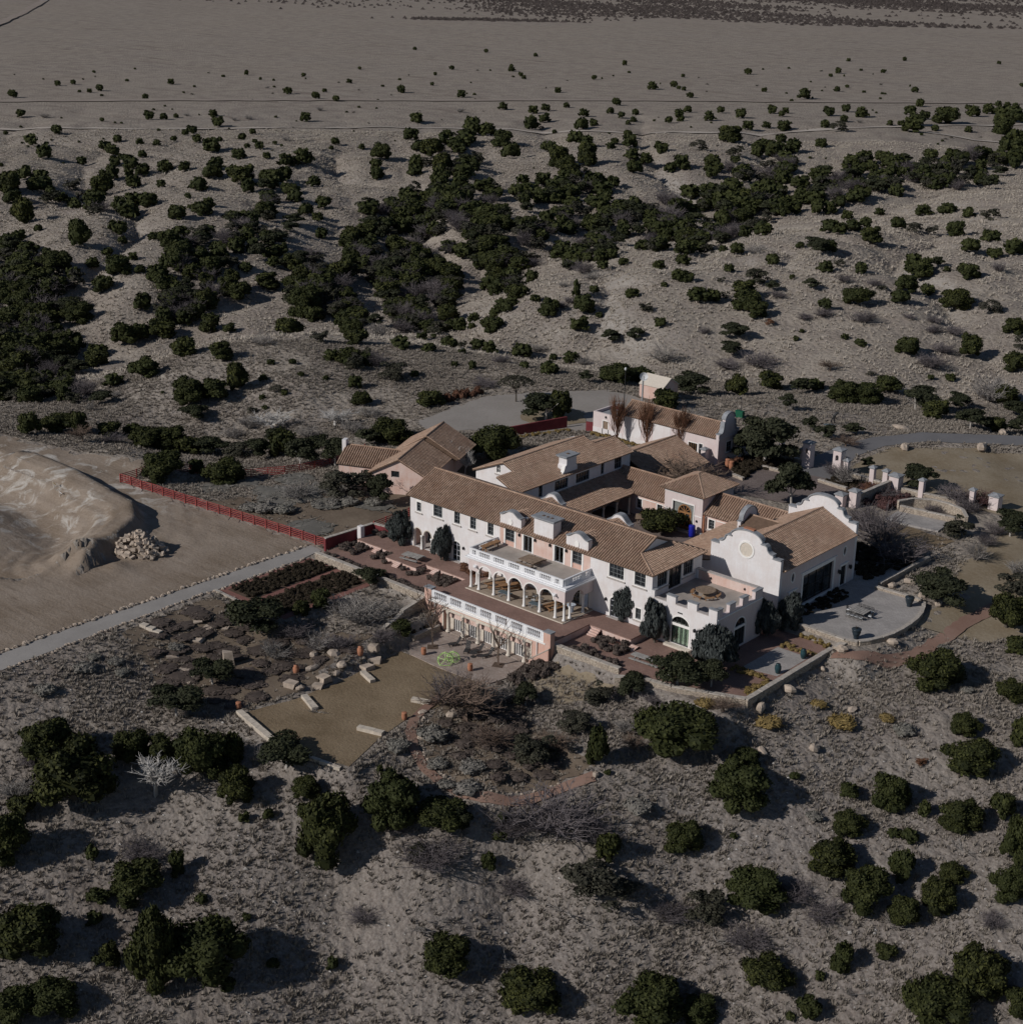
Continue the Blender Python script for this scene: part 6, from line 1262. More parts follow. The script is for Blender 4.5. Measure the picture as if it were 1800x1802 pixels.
def twigs(seed, style='bush', stems=14, lvl=3, thick=1.):
    r = np.random.default_rng(seed); seg = []
    def grow(p, d, L, rad, l):
        n = 3
        for i in range(n):
            q = p+d*L/n; seg.append((p, q, rad*(1-.22*i), rad*(1-.22*(i+1)))); p = q
            d = d+r.normal(0, .16, 3)+np.array([0, 0, .06 if style != 'fast' else .22]); d /= np.linalg.norm(d)
            if l > 0:
                for _ in range({3: 2, 2: 2, 1: 2}[l] if style != 'fast' else 2):
                    e = d+r.normal(0, .62 if style != 'fast' else .3, 3); e[2] = abs(e[2])*(.8 if style != 'fast' else 1)+(.05 if style != 'fast' else .6); e /= np.linalg.norm(e); grow(p, e, L*r.uniform(.45, .75), rad*.55, l-1)
    if style == 'bush':
        for i in range(stems):
            a = r.uniform(0, 6.283); t = r.uniform(.1, 1.0); d = np.array([math.cos(a)*math.sin(t), math.sin(a)*math.sin(t), math.cos(t)]); grow(np.array([.05*math.cos(a), .05*math.sin(a), 0]), d, r.uniform(.3, .42), .012*thick, lvl-1)
    elif style == 'tree':
        p = np.array([0, 0, 0.]); seg.append((p, np.array([.01, 0, .3]), .028*thick, .022*thick))
        for i in range(stems):
            a = r.uniform(0, 6.283); t = r.uniform(.25, 1.05); z = r.uniform(.26, .5); d = np.array([math.cos(a)*math.sin(t), math.sin(a)*math.sin(t), math.cos(t)]); grow(np.array([.01, 0, min(z, .3)]), d, r.uniform(.28, .4), .014*thick, lvl-1)
    elif style == 'fast':
        for i in range(stems):
            a = r.uniform(0, 6.283); z0 = r.uniform(.03, .5); d = np.array([math.cos(a)*.5, math.sin(a)*.5, 1.]); d /= np.linalg.norm(d); grow(np.array([0, 0, z0]), d, r.uniform(.3, .42), .012*thick, lvl-1)
        seg.append((np.zeros(3), np.array([0, 0, .6]), .03*thick, .014*thick)); seg.append((np.array([0, 0, .6]), np.array([0, 0, .96]), .014*thick, .004))
    elif style == 'dead':
        for i in range(stems):
            a = r.uniform(-1.1, 1.1)+(3.14 if i % 4 == 0 else 0); d = np.array([math.cos(a), math.sin(a), r.uniform(.05, .35)]); d /= np.linalg.norm(d); grow(np.array([0, 0, .05]), d, r.uniform(.3, .5), .02*thick, lvl-1)
    P, Q, a, b = map(np.array, zip(*seg)); v, f = ribbon3(P, Q, a, b); v[:, 2] = np.maximum(v[:, 2], .0)
    ext = np.percentile(np.abs(v[:, :2]), 98)*2; v[:, :2] /= ext; v[:, 2] /= max(np.percentile(v[:, 2], 99), .05)
    return v, f, np.repeat(np.clip(r.normal(.5, .25, len(seg)), 0, 1), 1).repeat(1)[np.tile(np.arange(len(seg)), 3)]
def cm(name, data, mat, smooth=False): return npmesh(name, data[0], data[1], M[mat], data[2], smooth)
J_A = [cm('crown', crown(100+i, 3600, .062, .034), 'juniper') for i in range(6)]
J_B = [cm('crown', crown(120+i, 1100, .10, .062), 'juniper') for i in range(6)]
J_C = [cm('crown', crown(140+i, 380, .17, .11), 'juniper') for i in range(5)]
P_A = [cm('crown', crown(160+i, 3000, .07, .036, 'pinyon'), 'pinyon') for i in range(4)]
P_B = [cm('crown', crown(170+i, 900, .115, .07, 'pinyon'), 'pinyon') for i in range(4)]
O_A = [cm('crown', crown(180+i, 2200, .06, .04, 'oak'), 'oak') for i in range(3)]
O_B = [cm('crown', crown(190+i, 800, .10, .06, 'oak'), 'oak') for i in range(3)]
C_A = [cm('crown', crown(200+i, 3400, .10, .035, 'cypress'), 'cypress') for i in range(3)]
S_A = [cm('crown', crown(210+i, 420, .14, .06, 'mound'), 'sage') for i in range(3)]
G_A = [cm('crown', crown(220+i, 360, .28, .05, 'mound'), 'goldgrass') for i in range(2)]
R_A = [cm('crown', crown(230+i, 900, .10, .05, 'oak'), 'rust') for i in range(2)]
B_A = [cm('branches', twigs(300+i, 'bush', 18, 3, 1.3), 'twig') for i in range(3)]
U_A = [cm('branches', twigs(310+i, 'bush', 24, 3, 1.25), 'purpletwig') for i in range(4)]
V_A = [cm('branches', twigs(320+i, 'bush', 22, 3, 1.4), 'darkred') for i in range(2)]
N_A = [cm('branches', twigs(330+i, 'tree', 18, 3, 1.1), 'browntwig') for i in range(3)]
W_A = [cm('branches', twigs(340+i, 'tree', 13, 3, 1.3), 'whitetwig') for i in range(3)]
T_A = [cm('branches', twigs(350+i, 'fast', 34, 3, .9), 'rust') for i in range(3)]
Q_A = [cm('branches', twigs(360+i, 'tree', 7, 2, 1.), 'browntwig') for i in range(3)]
D_A = [cm('branches', twigs(370+i, 'dead', 8, 2, .9), 'twig') for i in range(4)]
def trunkmesh(mat, h=.5, r=.04, seed=0):
    rr = random.Random(seed); mb = MB(); top = (rr.uniform(-.04, .04), rr.uniform(-.04, .04), h); mb.tube((0, 0, -.08), (top[0]*.5, top[1]*.5, h*.5), r, r*.75, 7); mb.tube((top[0]*.5, top[1]*.5, h*.5), top, r*.75, r*.5, 6)
    for i in range(4):
        a = i*1.7+rr.random(); mb.tube(top if i % 2 else (top[0]*.5, top[1]*.5, h*.55), (.26*math.cos(a), .26*math.sin(a), h+rr.uniform(.05, .25)), r*.45, r*.2, 5)
    return mb.mesh('trunk', M[mat])
TR_J = [trunkmesh('bark', .4, .05, i) for i in range(2)]; TR_P = [trunkmesh('palebark', .5, .028, 5+i) for i in range(3)]
VEG = '''fl:j14.3,-68.1,10,6.4 j39,-52.8,7.4,7.1 j21.9,-56.3,6.7,6 j7.3,-66.8,6.7,4.1 p28.9,-49.5,7,3.9 p11.3,-51.4,7.1,3.9 j14.1,-60.1,5,4.1 j27.7,-55.9,4.3,4.2 j16.4,-57.4,4.1,3.3 j33.2,-50.4,3.4,2.4 j12.6,-73.5,3.4,2.3 j23.3,-52.5,2.5,3.6
bl:j40.1,-70.9,8.2,6.5 j26.1,-82.1,7.7,4.7 j37.2,-75.1,5.5,8.4 j28,-70.2,6.5,3.8 j15.9,-77.9,5.7,5.4 j32.8,-84.2,5.5,3 j31.3,-87.7,5.4,3 j32.7,-76.8,2.2,2.5 j29,-65.5,2,3 j26.2,-73.7,2.6,1.5 j28.1,-75.5,2.1,1.4 j43,-70,2,1.3 j21.7,-71.1,1.8,1.6 j48.1,-60.3,1.5,1.5 j44,-65,1.6,0.9 j31.9,-54.9,1.4,1.3 j31.8,-77.9,1.5,0.9 j33.6,-65.8,1.5,0.9 j30.2,-56.9,1.4,1.2 j38.5,-63.8,1.2,0.7
fr:j59.8,-16.8,9.9,5.5 p54.2,-9.1,7.2,4 j75.4,16.4,7.4,4.1 o49.1,-29.6,7.2,4 p57.3,-6.4,4.6,3.7 o48.7,-21.9,4.6,2.7 j55.1,-25.5,3.2,5 p50,-12.4,4.6,2.9 o47.2,-15.5,4.6,2.5 p40.3,-21,4,2.8
ga:u56,-34.9,10.5,4.2 n37.4,-28.6,8.2,5.2 w19.8,-61.1,5.8,5 b11.3,-20.6,7.9,3.9 p2.6,-31.9,8.1,4.4 u33.3,-27.2,5.3,4.3 n43.8,-31.3,5.1,2.6 p8.5,-43.7,5.8,3.2 b37.1,-24.2,4.6,2.9 u60.4,-32.8,4.9,2 b7,-20.7,5.1,2.5 u53.1,-37.9,4.9,2 p4.2,-12.5,4.7,2.6 s37.2,-34.2,3.8,1.9 b11.7,-29.1,3.7,2.4 b9.1,-34.3,3.7,2.4 u7.1,-28.9,4.1,1.9 u14.1,-27.3,4.1,1.8 b12.4,-16.3,3.9,2 n56.3,-20.2,3.4,1.7 s44.9,-35.6,3.6,1.4 b53.9,-18.7,3,1.9 j4.4,-21.9,3.2,2.5 s36.2,-38.9,3.2,1.3 b25.5,-50.8,2.6,1.9 u16.6,-22,3.3,1.6 s41.3,-37.5,2.9,1.2 j4.4,-25.5,2.9,1.9 j16.5,-18.9,3.3,1.8 s41.4,-44,2.8,1.1 s44.3,-39.2,2.4,1 s-2.7,-31.3,2.5,1 s-0.9,-42.1,2.5,1 s-2,-50.5,2.4,1 s-4.3,-52.1,2.1,0.8 s0.2,-51.2,2.2,0.9
bm:j42.5,-46.1,7.6,5.2 o64.5,-37.2,8.2,4.5 j66,-49.3,7.2,4 j76,-42.3,7.3,4 j57.4,-52.7,5.4,3.6 j47.6,-43.6,6.1,3.4 o66.5,-34.9,4.1,2.4 p49.7,-42.8,3.1,3.4 j63.2,-33.3,3.1,3.2 o47.5,-47.5,2.9,1.6 j53.7,-42.3,2,1.9 j51.8,-38,1.3,1.4 j52.6,-39.3,1.8,1 j37.7,-43.2,0.9,1.1 j56.7,-25.6,0.9,0.5
br:j69.3,-17.7,8.3,4.5 j101,-20.5,6.6,4.7 j99,-25.5,7.5,4.1 j77.4,-26,6.9,3.8 j86.7,-18.9,5.9,4.1 j83.5,-32.5,5.6,3.3 j81.6,-17.4,5.9,3.3 j86.4,4.5,6.4,3.5 o74.1,-30.3,5.2,4 j97,-5.2,4.2,5.4 j82.1,-5.9,5.1,3.8 j89.8,-3.9,5.6,3.1 j67.7,-25.8,4.8,3 j98.4,-9.6,4.4,3.4 j93.2,-14.9,4.2,3.6 j91,-18.2,4,2.7 j79.7,-38.8,4.3,2.4 j80.6,-12.4,4.2,2.4 j105.3,-20.3,3.4,2.7 j89.1,12.2,3.4,3.9 j88.3,-13.9,3,3.6 j67.3,-13.5,3.8,2.1 j83.7,19.8,4.4,2.4 j82.8,10.1,3.9,2.2 j88.6,-26.4,2.7,3 j92.6,0.4,3.2,2.8 j88.5,-32.4,2.8,2.5 j92.7,-11,3.4,1.9 j77.9,-8.2,2.6,1.7 j91.6,-22.5,2.5,1.4 j86.4,-9.2,2.2,1.5 j85.8,-4.9,1.7,1.8 j84.7,-9.6,1.7,0.9 j72.3,-10.7,1.5,0.9 j87.3,-28.4,1.2,0.9 j87.2,-33.5,1.3,0.7 j71.3,-21.3,1,0.6
ho17:p16.1,68.5,10.2,8.9
ho10:n6.9,53.9,10.4,6.5
ho16:p30.8,53.6,7.9,7.1
rm:u49.4,48.2,7.7,5.9 u54.8,44.3,8.5,4 j75.3,36.1,5.7,4.9 p66.2,36.2,8.1,4.4 p61.7,65.8,6.1,4.2 u44.3,52.8,5.8,4 p41.3,75.6,5.9,4.1 o55.9,60.2,6,3.3 o70.7,46.9,5.5,3 u48.6,73.9,6.4,2.6 b62.4,53.2,4.3,3 j79.6,30.7,4.2,2.3 v52.2,75,4.9,2.7 b31.2,68.9,3.6,4.3 b69.1,52.8,3.7,2.6 u28,71.8,4.2,2 u51.8,71.4,4.1,1.9 v36.7,67.7,4.1,1.7 u59.7,65,3.6,1.9 u39.4,68.4,4.1,1.6 u61,59.5,2.9,2 n35.5,64.4,3.7,1.5 u48.1,67.3,3,1.2 p29.8,78.5,2.4,2.1
yd:o-23.9,9.1,8.5,5.2 p-41.8,15.3,7,5.5 p-37.3,19,6.3,5.1 j-52.5,-5.4,7.9,4.3 j-39.1,34.2,7.7,4.2 p-16.7,10.4,4.7,5.3 j-45.7,2,7.6,4.2 j-52.1,20.4,5.7,4.9 w-65.4,29.2,7.2,3.6 b-29.1,3.4,6.6,2.6 p-65.2,15.1,6.2,3.4 w-57.1,37.1,6.5,3.3 p-54.9,17.6,5.5,3.7 p-45.6,21.9,5,4 v-18.4,17.3,5.2,2.9 o-60.4,17,5.6,3.4 p-29.3,18.7,4.6,3.8 j-69.1,12.4,5.7,3.2 w-22,29.4,3.8,4.7 o-23.5,12.5,4,3.8 p-57.9,24.1,5.6,3.1 w-20.2,30.3,3.3,5.4 p-40.4,29.9,4.4,3.1 b-56.1,29.9,5,2.5 b-71.3,28.6,4.7,2.7 w-17.7,30.1,2.7,4.3 b-51.1,35.8,4.6,2.2 b-71.2,24.5,4.7,2.2 j-52.3,1.6,3.3,2.4 s-17.4,9.2,3.5,1.5 s-25.4,-2.6,3.9,1.6 s-28.2,-3.9,4.3,1.7 s-20.4,6.5,3.5,1.4 s-22.1,4.5,2.9,1.2 s-23.4,2.6,2.6,1 s-30.5,-5.2,3.5,1.4 s-30.9,-0.5,2.1,0.8
ho13:j-20,39.8,8.3,6.1
ho4:c54.8,0.5,5.9,5.7
ho14:p-26.9,61.6,9.1,5
r4:b16.3,154.5,9.5,5.2 p-21.4,100.6,8.7,4.8 p11.1,131.8,9,5 j-0.7,123.5,7.7,4.2 p29.5,117.9,6.8,3.7 j-51.9,165,7.9,4.3 p33.8,130.4,6.2,3.4 j18.9,156.1,6.3,3.8 p-43.5,148.3,7.2,4 u-31.2,139.3,8.3,3.3 j1.7,174.3,5.8,4.9 j13.3,173.1,6.3,4.2 j-56.3,170.7,7.7,4.2 j18.3,125.6,6.3,3.5 j-15.2,106.8,5,3.9 j2.5,126.3,7.2,4 p25.5,146.2,5.8,3.5 j-7.8,162.3,6.1,3.9 p-66.8,219.6,8.2,4.5 j1,138.7,6.4,3.5 j-37.2,222.7,8.4,4.6 j-31.7,182.3,8.2,4.5 j-16.3,201.7,8.5,4.7 u-1.4,160.8,7,2.8 j-19.4,125.5,6.4,3.5 p-11.8,125.1,5.2,3.4 o-59.9,181.8,7.3,4 p-40.3,141.4,6.5,3.6 j-30.2,202.4,6.4,4 j-46.8,161.4,6,3.7 p14.3,143.7,6,3.3 j32.1,123,5.1,2.8 j-67.2,250.3,7.6,4.2 j3.2,192.5,5.7,3.5 j-24.1,223.3,6.9,3.8 j-60.6,289,7.4,4.4 j-63.2,160.7,5.8,3.3 p17.8,94.5,4.1,2.3 j-25.4,190.8,5.9,3.2 j-36.5,248.9,6.5,3.7 p0.5,100.7,3.6,3.1 p15.8,88.3,4.3,2.4 j3.6,128,4.6,2.6 j-26.6,254.3,6.7,3.7 j-11,129.7,4.5,2.5 j-43.4,230.8,5.3,3.7 n-15.8,143.6,5,2.1 u-2.9,170.4,5.2,2.3 u-36.4,135.1,5.6,2.2 j-81.4,251.8,6.7,3.7 o8.5,185.2,3.8,3.5 j-66.2,225.5,5.2,3.4 p11.2,90.7,2.9,2.6 b-80.1,211.5,6.2,2.5 o-6.8,200,6.2,3.4 o-102.8,221.5,6.3,3.5 u-6.5,182.7,5.1,2 j-87.4,213.6,4.9,3.2 p-46.2,184.9,4.4,2.8 j-69.1,202.8,4.7,3 j-78.3,286.6,5.5,3.6 j-29.9,213.1,4.6,2.9 j-61.2,164.2,4.3,2.7 j-81.1,264.2,6.1,3.3 j-96.1,353.5,7.1,3.9 j-45.1,279.1,6,3.3 n20.9,87,4.5,1.8 j-51.7,199.9,4.4,2.8 o-63.9,318.6,7,3.8 j-44.3,204.5,4.1,3 p-35.5,227.9,4.2,3.1 u-33.4,168.8,4.5,2 o-71.9,284.8,6.2,3.4 j-73.8,171,4.1,2.6 j-77.2,249.9,4.8,3.1 j-29.1,248.3,4.9,2.7 j-35.3,173.1,4.2,2.3 u-24.4,172.5,5.9,2.4 p-54.2,179.1,4.1,2.3 u-10,179.1,4.2,1.8 u-20,231.6,4,2.5 o-68.6,289.8,5.1,2.8 u-42.7,193.9,3.8,2.1 j-89,286.1,4.4,2.9 j-81.4,339.5,4.7,3.1 j-136.9,358.7,5.1,3.4 j-104.2,352.4,6.3,3.4 u-50.3,175.6,4.3,1.7 u-36.8,198.2,3.8,1.8 u-12.8,184.2,3.6,1.6 j-17.3,158.7,3.1,1.7 u-51,146.8,3.2,1.6 u-60.8,168.4,3.1,1.8 u-36.3,165.4,3.9,1.5 o-52,207.2,3.6,2 u-33.9,197.7,3.2,1.6 j-72,186.7,2.9,1.9 j-126.3,362.5,4.2,2.8 j4.7,159.3,2.5,1.5 u-17.5,181.1,3.3,1.3 o-66.8,176.2,2.8,1.6 r-41.4,158.9,2.7,1.5 j-96.3,219.8,2.9,1.8 j-73.9,223.5,2.8,1.8 u-7.1,146.1,2.5,1 p-22.5,160.8,2,1.3 j-31.3,225.6,2.3,1.5 j-94.7,199.6,2.1,1.3 j-55.1,189.8,1.9,1.2 j-31.8,155.1,1.7,1.1 j1.6,156.2,1.7,1 j-32.8,159.1,1.5,0.9
sc:u49.5,-46.8,6.6,2.6 u79.2,-29.9,5.2,2.1 u80.2,-23.1,4.3,1.7 d62.5,-46.5,4.5,1.3 u24.9,-67,4.3,1.7 d63.4,-40.3,4.8,1.4 d52.5,-52.1,4.5,1.4 u71.4,-32.6,4.2,1.7 d68.6,-32.1,3.5,1 u56.6,-41.7,4.2,1.7 b10.1,-72.8,4.4,1.8 n49.2,-25.6,4.4,1.8 d91.4,-18.5,4.2,1.3 d77.8,-37.6,3.7,1.1 u84.3,-22.8,4.2,1.7 d76.4,-31.4,3.4,1 d91.6,-7,3.6,1.1 n61.8,-10.4,3.7,1.5 s46.5,-38.2,3.6,1.4 b22.2,-51,2.2,2.2 d68.8,-36.3,2.7,0.8 d91.4,-27.7,3.1,0.9 d45.3,-65.4,3.1,0.9 d83.5,-22.6,3.2,1 g71.2,1.2,3.8,1.5 u7.7,-68.9,3,1.2 u53.1,-12.2,3,1.2 d53.7,-50.4,2.7,0.8 g65.7,-6.6,3.5,1.4 u47,-54.8,3.5,1.4 s61.9,-26.7,3.6,1.4 s77.4,5.3,3.1,1.2 u98.5,-13.6,2.8,1.1 u44.1,-46.7,2.8,1.1 d96.8,-8.2,2.9,0.9 s-2.8,-54.5,3.2,1.3 g59.4,-10.7,2.7,1.1 s-1.8,-60.8,3.1,1.3 g74.6,6,2.3,0.9 g67.6,1.7,2.3,0.9 d23.2,-39.5,2.3,0.7 s76.8,-13.7,2.2,0.9 s36.5,-51.6,2.1,0.9 d73,6,2.3,0.7 s72.5,24.1,2.2,0.9 s79.2,17.3,1.9,0.8 g61.2,-2.5,1.5,0.6 r81.5,2,1.7,0.7
r2:j-180,138,10.6,8.3 j-199,91,7.9,5.9 j-262,121,7.9,8 j-196,101,8.7,4.8 j-233,114,8.2,5.6 j-201,132,8.3,4.7 j-309,132,7.7,7.7 j-205,146,8.2,4.5 j-188,111,6.9,4.6 j-198,95,6.9,4.5 j-241,139,7.8,5.3 j-224,128,6.7,5.9 j-251,107,7.3,5.3 j-230,107,7.4,4.6 j-262,194,8.5,5.6 j-219,130,7.4,4.7 j-110,72,6.9,3.8 j-201,120,5.4,5.8 j-294,162,8.2,4.9 j-269,163,6.7,4.4 j-268,139,6.5,4.2 j-252,151,6.4,4.1 j-226,159,5.9,4.2 j-268,173,6.3,4.1 j-299,174,6.6,4.4 j-228,128,5.7,3.6 j-247,158,5.6,3.6 j-260,210,6.1,4 j-230,148,4.6,4 j-245,107,4.9,3.1 j-251,100,4.9,3.1 j-250,117,4.6,2.9 j-290,118,4.9,3.2 j-239,198,5,3.2 j-216,147,4.5,2.9 j-216,158,4.6,2.9 j-329,164,5,3.3 j-182,113,3.8,2.3 j-255,126,3.9,2.5 j-256,144,4,2.6 j-253,209,4.3,2.8 j-228,118,3.7,2.4 j-238,123,3.4,2.3 j-266,112,3.6,2.3 j-264,138,3.6,2.3 j-286,112,3.7,2.4 j-290,125,3.3,2.2 j-221,147,3.1,1.9 j-233,145,2.7,1.7
pt:q30.3,-14.9,3.5,5.9 q16.1,-12.7,3.9,5.5 q20.4,-16.8,2.6,5.7
ho3:c45,-0.9,3.7,5.6
ho11:j23.1,29.9,7.1,3.9
r1:j-89.4,28.9,7.6,4.8 j-72.4,11.2,7.4,4.1 j-74,7.2,6.8,3.7 j-86.7,32.7,6.2,4 j-108.8,32.5,6.5,3.8 j-86.3,38.1,4.7,5.5 j-88.8,-0.8,6.5,3.6 j-88.6,-7,4.6,4 p-82.9,25.1,5.8,3.2 j-112.2,45.3,6.3,3.4 j-100.5,45.9,5.6,3.5 j-85.2,1,3.5,4.3 n-78.7,-2.7,4.5,2.6 j-83,5.8,5,2.7 j-112.8,27.7,4.8,2.7 o-94.4,67.6,4.9,2.8 b-101.9,57.8,4.8,2.3 p-105.1,19.6,4.5,2.5 j-82.5,10.2,3.5,2.1 u-77.3,2.6,4.1,1.6 j-83.2,60.3,3.7,2.2 o-77.7,40.8,3.2,1.8 b-101.9,14.7,2.2,1.9 b-106.5,23.7,2.8,1.3 o-76.7,33.7,2.4,1.3 j-84.9,43.5,2,1.2 j-89.3,49.3,1.9,1.1 j-85.8,52.1,1.8,1.1 j-79,38.2,1.7,1 j-75.6,40.9,1.7,1 j-75.6,51.7,1.5,0.9 j-79.6,48.8,1.5,0.9 j-75.2,35.7,1.5,0.8 j-97.1,28.2,1,0.6
ho2:c38.8,0.5,3.8,4.8
ho20:m-38.7,66.8,7.1,5.3
ho5:c54.1,10.7,3.6,5
ho6:c55.1,14.6,3.8,4.8
ho18:p12.9,67,4.7,5.6
ho0:c-1.6,-0.3,3.7,5.2
ho15:j-25.5,64,4.6,5.5
r3:j-35.6,93.7,7.5,4.1 o-67.4,62.3,7.2,4 b-49.8,129.4,6.3,4 j-35.1,101.4,6.4,3.5 j-85.6,145,6.4,4.6 j-101.8,130,6.1,3.7 j-116.7,97.3,5.9,3.6 j-61.2,47.8,4.8,2.8 b-55.3,44.2,5.3,2.1 j-92.2,139.7,5.7,4.1 j-90.2,74,5.6,3.1 p-70.1,136.7,5,3.5 p-64.1,137.6,4.7,3.5 j-81.1,138.3,5,3.3 b-116.5,105.7,4.5,3.4 j-47,86.4,4.7,2.6 j-81,78.1,4.8,2.6 j-84,120.6,5.3,2.9 j-93.6,106,4.9,2.7 j-91.8,113.7,4.4,2.7 j-113.1,146.1,4.8,3 p-37.6,85.8,3.3,2.3 j-88.1,113.9,3.8,2.8 j-69.3,53.7,3,2.4 b-107.5,175.9,5.7,2.3 u-50.3,70.6,4.7,1.9 j-75.5,169.7,3.9,2.9 j-73.2,125.6,4.4,2.4 b-69.2,125.2,4.3,1.8 j-104.4,138.4,4.1,2.5 j-108.8,139.2,4.1,2.5 o-69.4,148.3,4.2,2.3 j-95.5,199.4,4.3,2.7 j-90.7,148.3,2.3,4.5 j-75,80.4,3.3,1.8 j-78.9,155.4,3.7,2.3 j-61.4,143.7,3.5,2.2 j-106.7,142.5,3.8,2.3 b-84,126.4,4.4,1.8 j-94.7,187.5,3.9,2.5 u-59.8,86.3,3.9,1.6 j-123.2,146.4,3.6,2.2 j-115,154,3.6,2.2 u-91.7,143,4.3,1.7 j-78.3,66.2,3.1,1.7 o-96.4,113.4,2.9,1.9 j-114.4,188.7,3.5,2.2 j-99.9,143.5,3.1,1.9 j-123,127.1,3.2,1.9 j-53,85.7,2.6,1.5 j-59.7,77.2,2,2 u-90.9,145.6,3.4,1.4 j-90.3,154.8,2.8,1.8 j-112.3,195.2,3.1,2 j-118,159.7,3,1.9 j-77.5,124.2,2.3,1.4 j-65.6,66.6,2,1.2 b-98.9,153,2.5,1.4 j-81.5,145.9,2.1,1.3 j-118.8,140.9,2.3,1.4 j-71.3,86.6,1.9,1.1 j-64.2,76.7,1.8,1.1 j-76,164.5,1.9,1.2 j-122.9,131.2,1.9,1.2
w1:u-234,92,10.3,5.4 p-247,98,10.2,5.6 u-242,92,9.4,5.7 j-248,92,9.7,5.4 j-248,88,8.9,5.9 o-234,74,9.8,5.4 p-230,94,8.6,5.5 j-249,99,9.4,5.4 j-252,105,10.5,5.8 j-242,90,9.2,5.2 j-235,80,8.2,5.7 o-221,66,8.4,4.7 u-230,97,9.8,4.1 j-222,92,10,5.5 j-229,74,8.4,4.8 u-242,98,8.9,5 j-214,62,8.5,4.7 j-243,88,10.3,5.7 j-119,12,5.9,3.3 j-226,82,7.8,5.1 j-143,20,6.6,3.6 u-218,78,7.2,5.4 j-242,98,9.6,5.3 j-252,87,7.8,5.6 u-238,90,7.4,5.7 p-192,62,7.2,4.2 j-246,90,10.3,5.6 u-222,79,7.5,4.9 j-231,88,7,5.8 j-232,84,8.9,4.9 j-200,58,6.8,4.7 u-209,76,8,4 j-233,84,10.1,5.5 o-239,104,6.9,6.2 j-262,101,9.1,5 j-209,78,8.3,4.6 j-140,21,5.9,3.5 o-266,99,8.8,4.9 j-209,59,8.3,4.6 j-193,57,7.2,4 u-256,85,8.2,4.6 u-140,27,5.4,3.8 j-254,89,7.8,4.9 u-192,57,5.9,4.9 u-255,94,7.9,4.8 j-254,97,8.2,4.6 j-198,64,7.7,4.2 j-203,72,8.4,4.6 j-203,75,7.5,4.1 u-254,84,8.8,3.8 u-123,25,5.9,2.7 j-216,80,6.7,4.7 j-193,60,6.7,3.9 j-202,70,7.1,3.9 u-186,63,7.1,3.3 o-196,60,6.7,3.8 j-229,95,7.7,4.2 j-142,26,6.3,3.5 j-241,76,6.9,4.8 p-244,87,7,4.8 j-242,95,7.9,4.3 u-227,73,8,3.4 j-121,21,5.9,3.2 j-204,65,8.4,4.6 j-220,76,7.5,4.1 j-192,55,8,4.4 u-242,89,8.5,3.4 j-137,24,5,3.6 o-211,63,6.1,4.6 j-207,63,6.5,4.1 o-156,32,5.5,3.5 j-224,84,6.8,4.4 o-122,11,5.3,2.9 p-184,66,6.3,3.7 j-182,46,6.1,3.5 u-208,67,6.4,4.1 j-265,103,8.1,4.5 j-212,71,6.8,3.8 p-187,64,7.7,4.2 j-206,71,5.5,5 j-196,54,6.2,3.7 j-223,78,6.6,4.2 j-261,97,7.4,4.4 u-195,58,6.7,3.2 j-207,62,5.7,4.5 j-211,59,5.4,4.9 j-140,17,5.6,3.1 j-197,58,5.2,4.8 j-126,10,4.6,3.2 u-192,57,4.9,4.9 j-151,29,5.4,3 o-257,97,6.1,5.3 j-192,62,6.8,3.7 j-210,77,7.2,4 j-141,24,5.2,2.9 j-256,98,8.9,4.9 p-253,83,6.9,4 j-286,112,8.4,4.6 j-204,72,6.7,3.7 u-114,22,4.3,3.1 o-191,68,5.8,3.6 u-179,55,4.6,4.6 u-258,103,8.7,3.5 o-122,17,5,2.7 j-134,21,5.7,3.1 o-213,79,5.9,4 o-270,108,7.4,4.1 j-126,25,5.6,3.1 j-276,98,6.3,5 j-260,95,6.3,4.6 j-123,18,4.8,2.7 j-189,75,7.1,3.9 j-134,22,5.5,3 j-220,77,5.2,4.8 o-239,92,6.3,4.1 p-208,59,6.5,3.5 j-137,18,5.4,2.9 p-201,71,5.5,3.9 p-260,100,7.4,4.1 o-277,106,7.1,4.1 p-136,16,3.7,3.9 j-344,160,8.3,4.8 u-209,79,4.9,4.6 j-216,79,5.7,3.8 o-133,23,4,3.4 j-145,30,5,2.8 j-263,99,7,3.8 j-184,47,5,3.4 p-221,80,5.8,3.6 j-114,17,3.5,3.4 o-248,103,5.6,4.7 j-207,61,4.8,4.2 p-207,78,5.8,3.3 j-218,70,6.3,3.4 j-191,63,5.6,3.1 j-206,70,4.9,4.1 j-336,145,7.6,4.7 j-138,33,4,3.3 o-197,52,4.7,3.9 j-200,83,6.1,3.3 j-206,81,4.5,4.6 o-122,20,4.3,2.4 j-281,107,6.3,4.1 o-121,16,4.1,2.5 p-281,110,5.4,5.1 j-182,48,4.3,3.7 j-139,29,3.7,3.3 j-348,165,7.5,4.8 j-352,167,7,5.3 j-281,100,5.2,5.1 j-207,73,5.7,3.1 j-273,110,6.9,3.8 j-287,113,6,4.3 u-113,18,4.2,2 j-124,19,4.8,2.6 j-123,14,3.8,2.4 o-110,16,4.2,2.3 j-256,93,4.8,4.4 u-117,20,4,2 p-121,20,3.5,2.5 o-329,145,6.8,3.8 p-339,162,4.7,4.8 j-336,164,5.6,3.3 j-346,150,4.6,4
ho9:t2.9,62.5,3,8
ho8:t-4.2,62.1,2.9,8.1
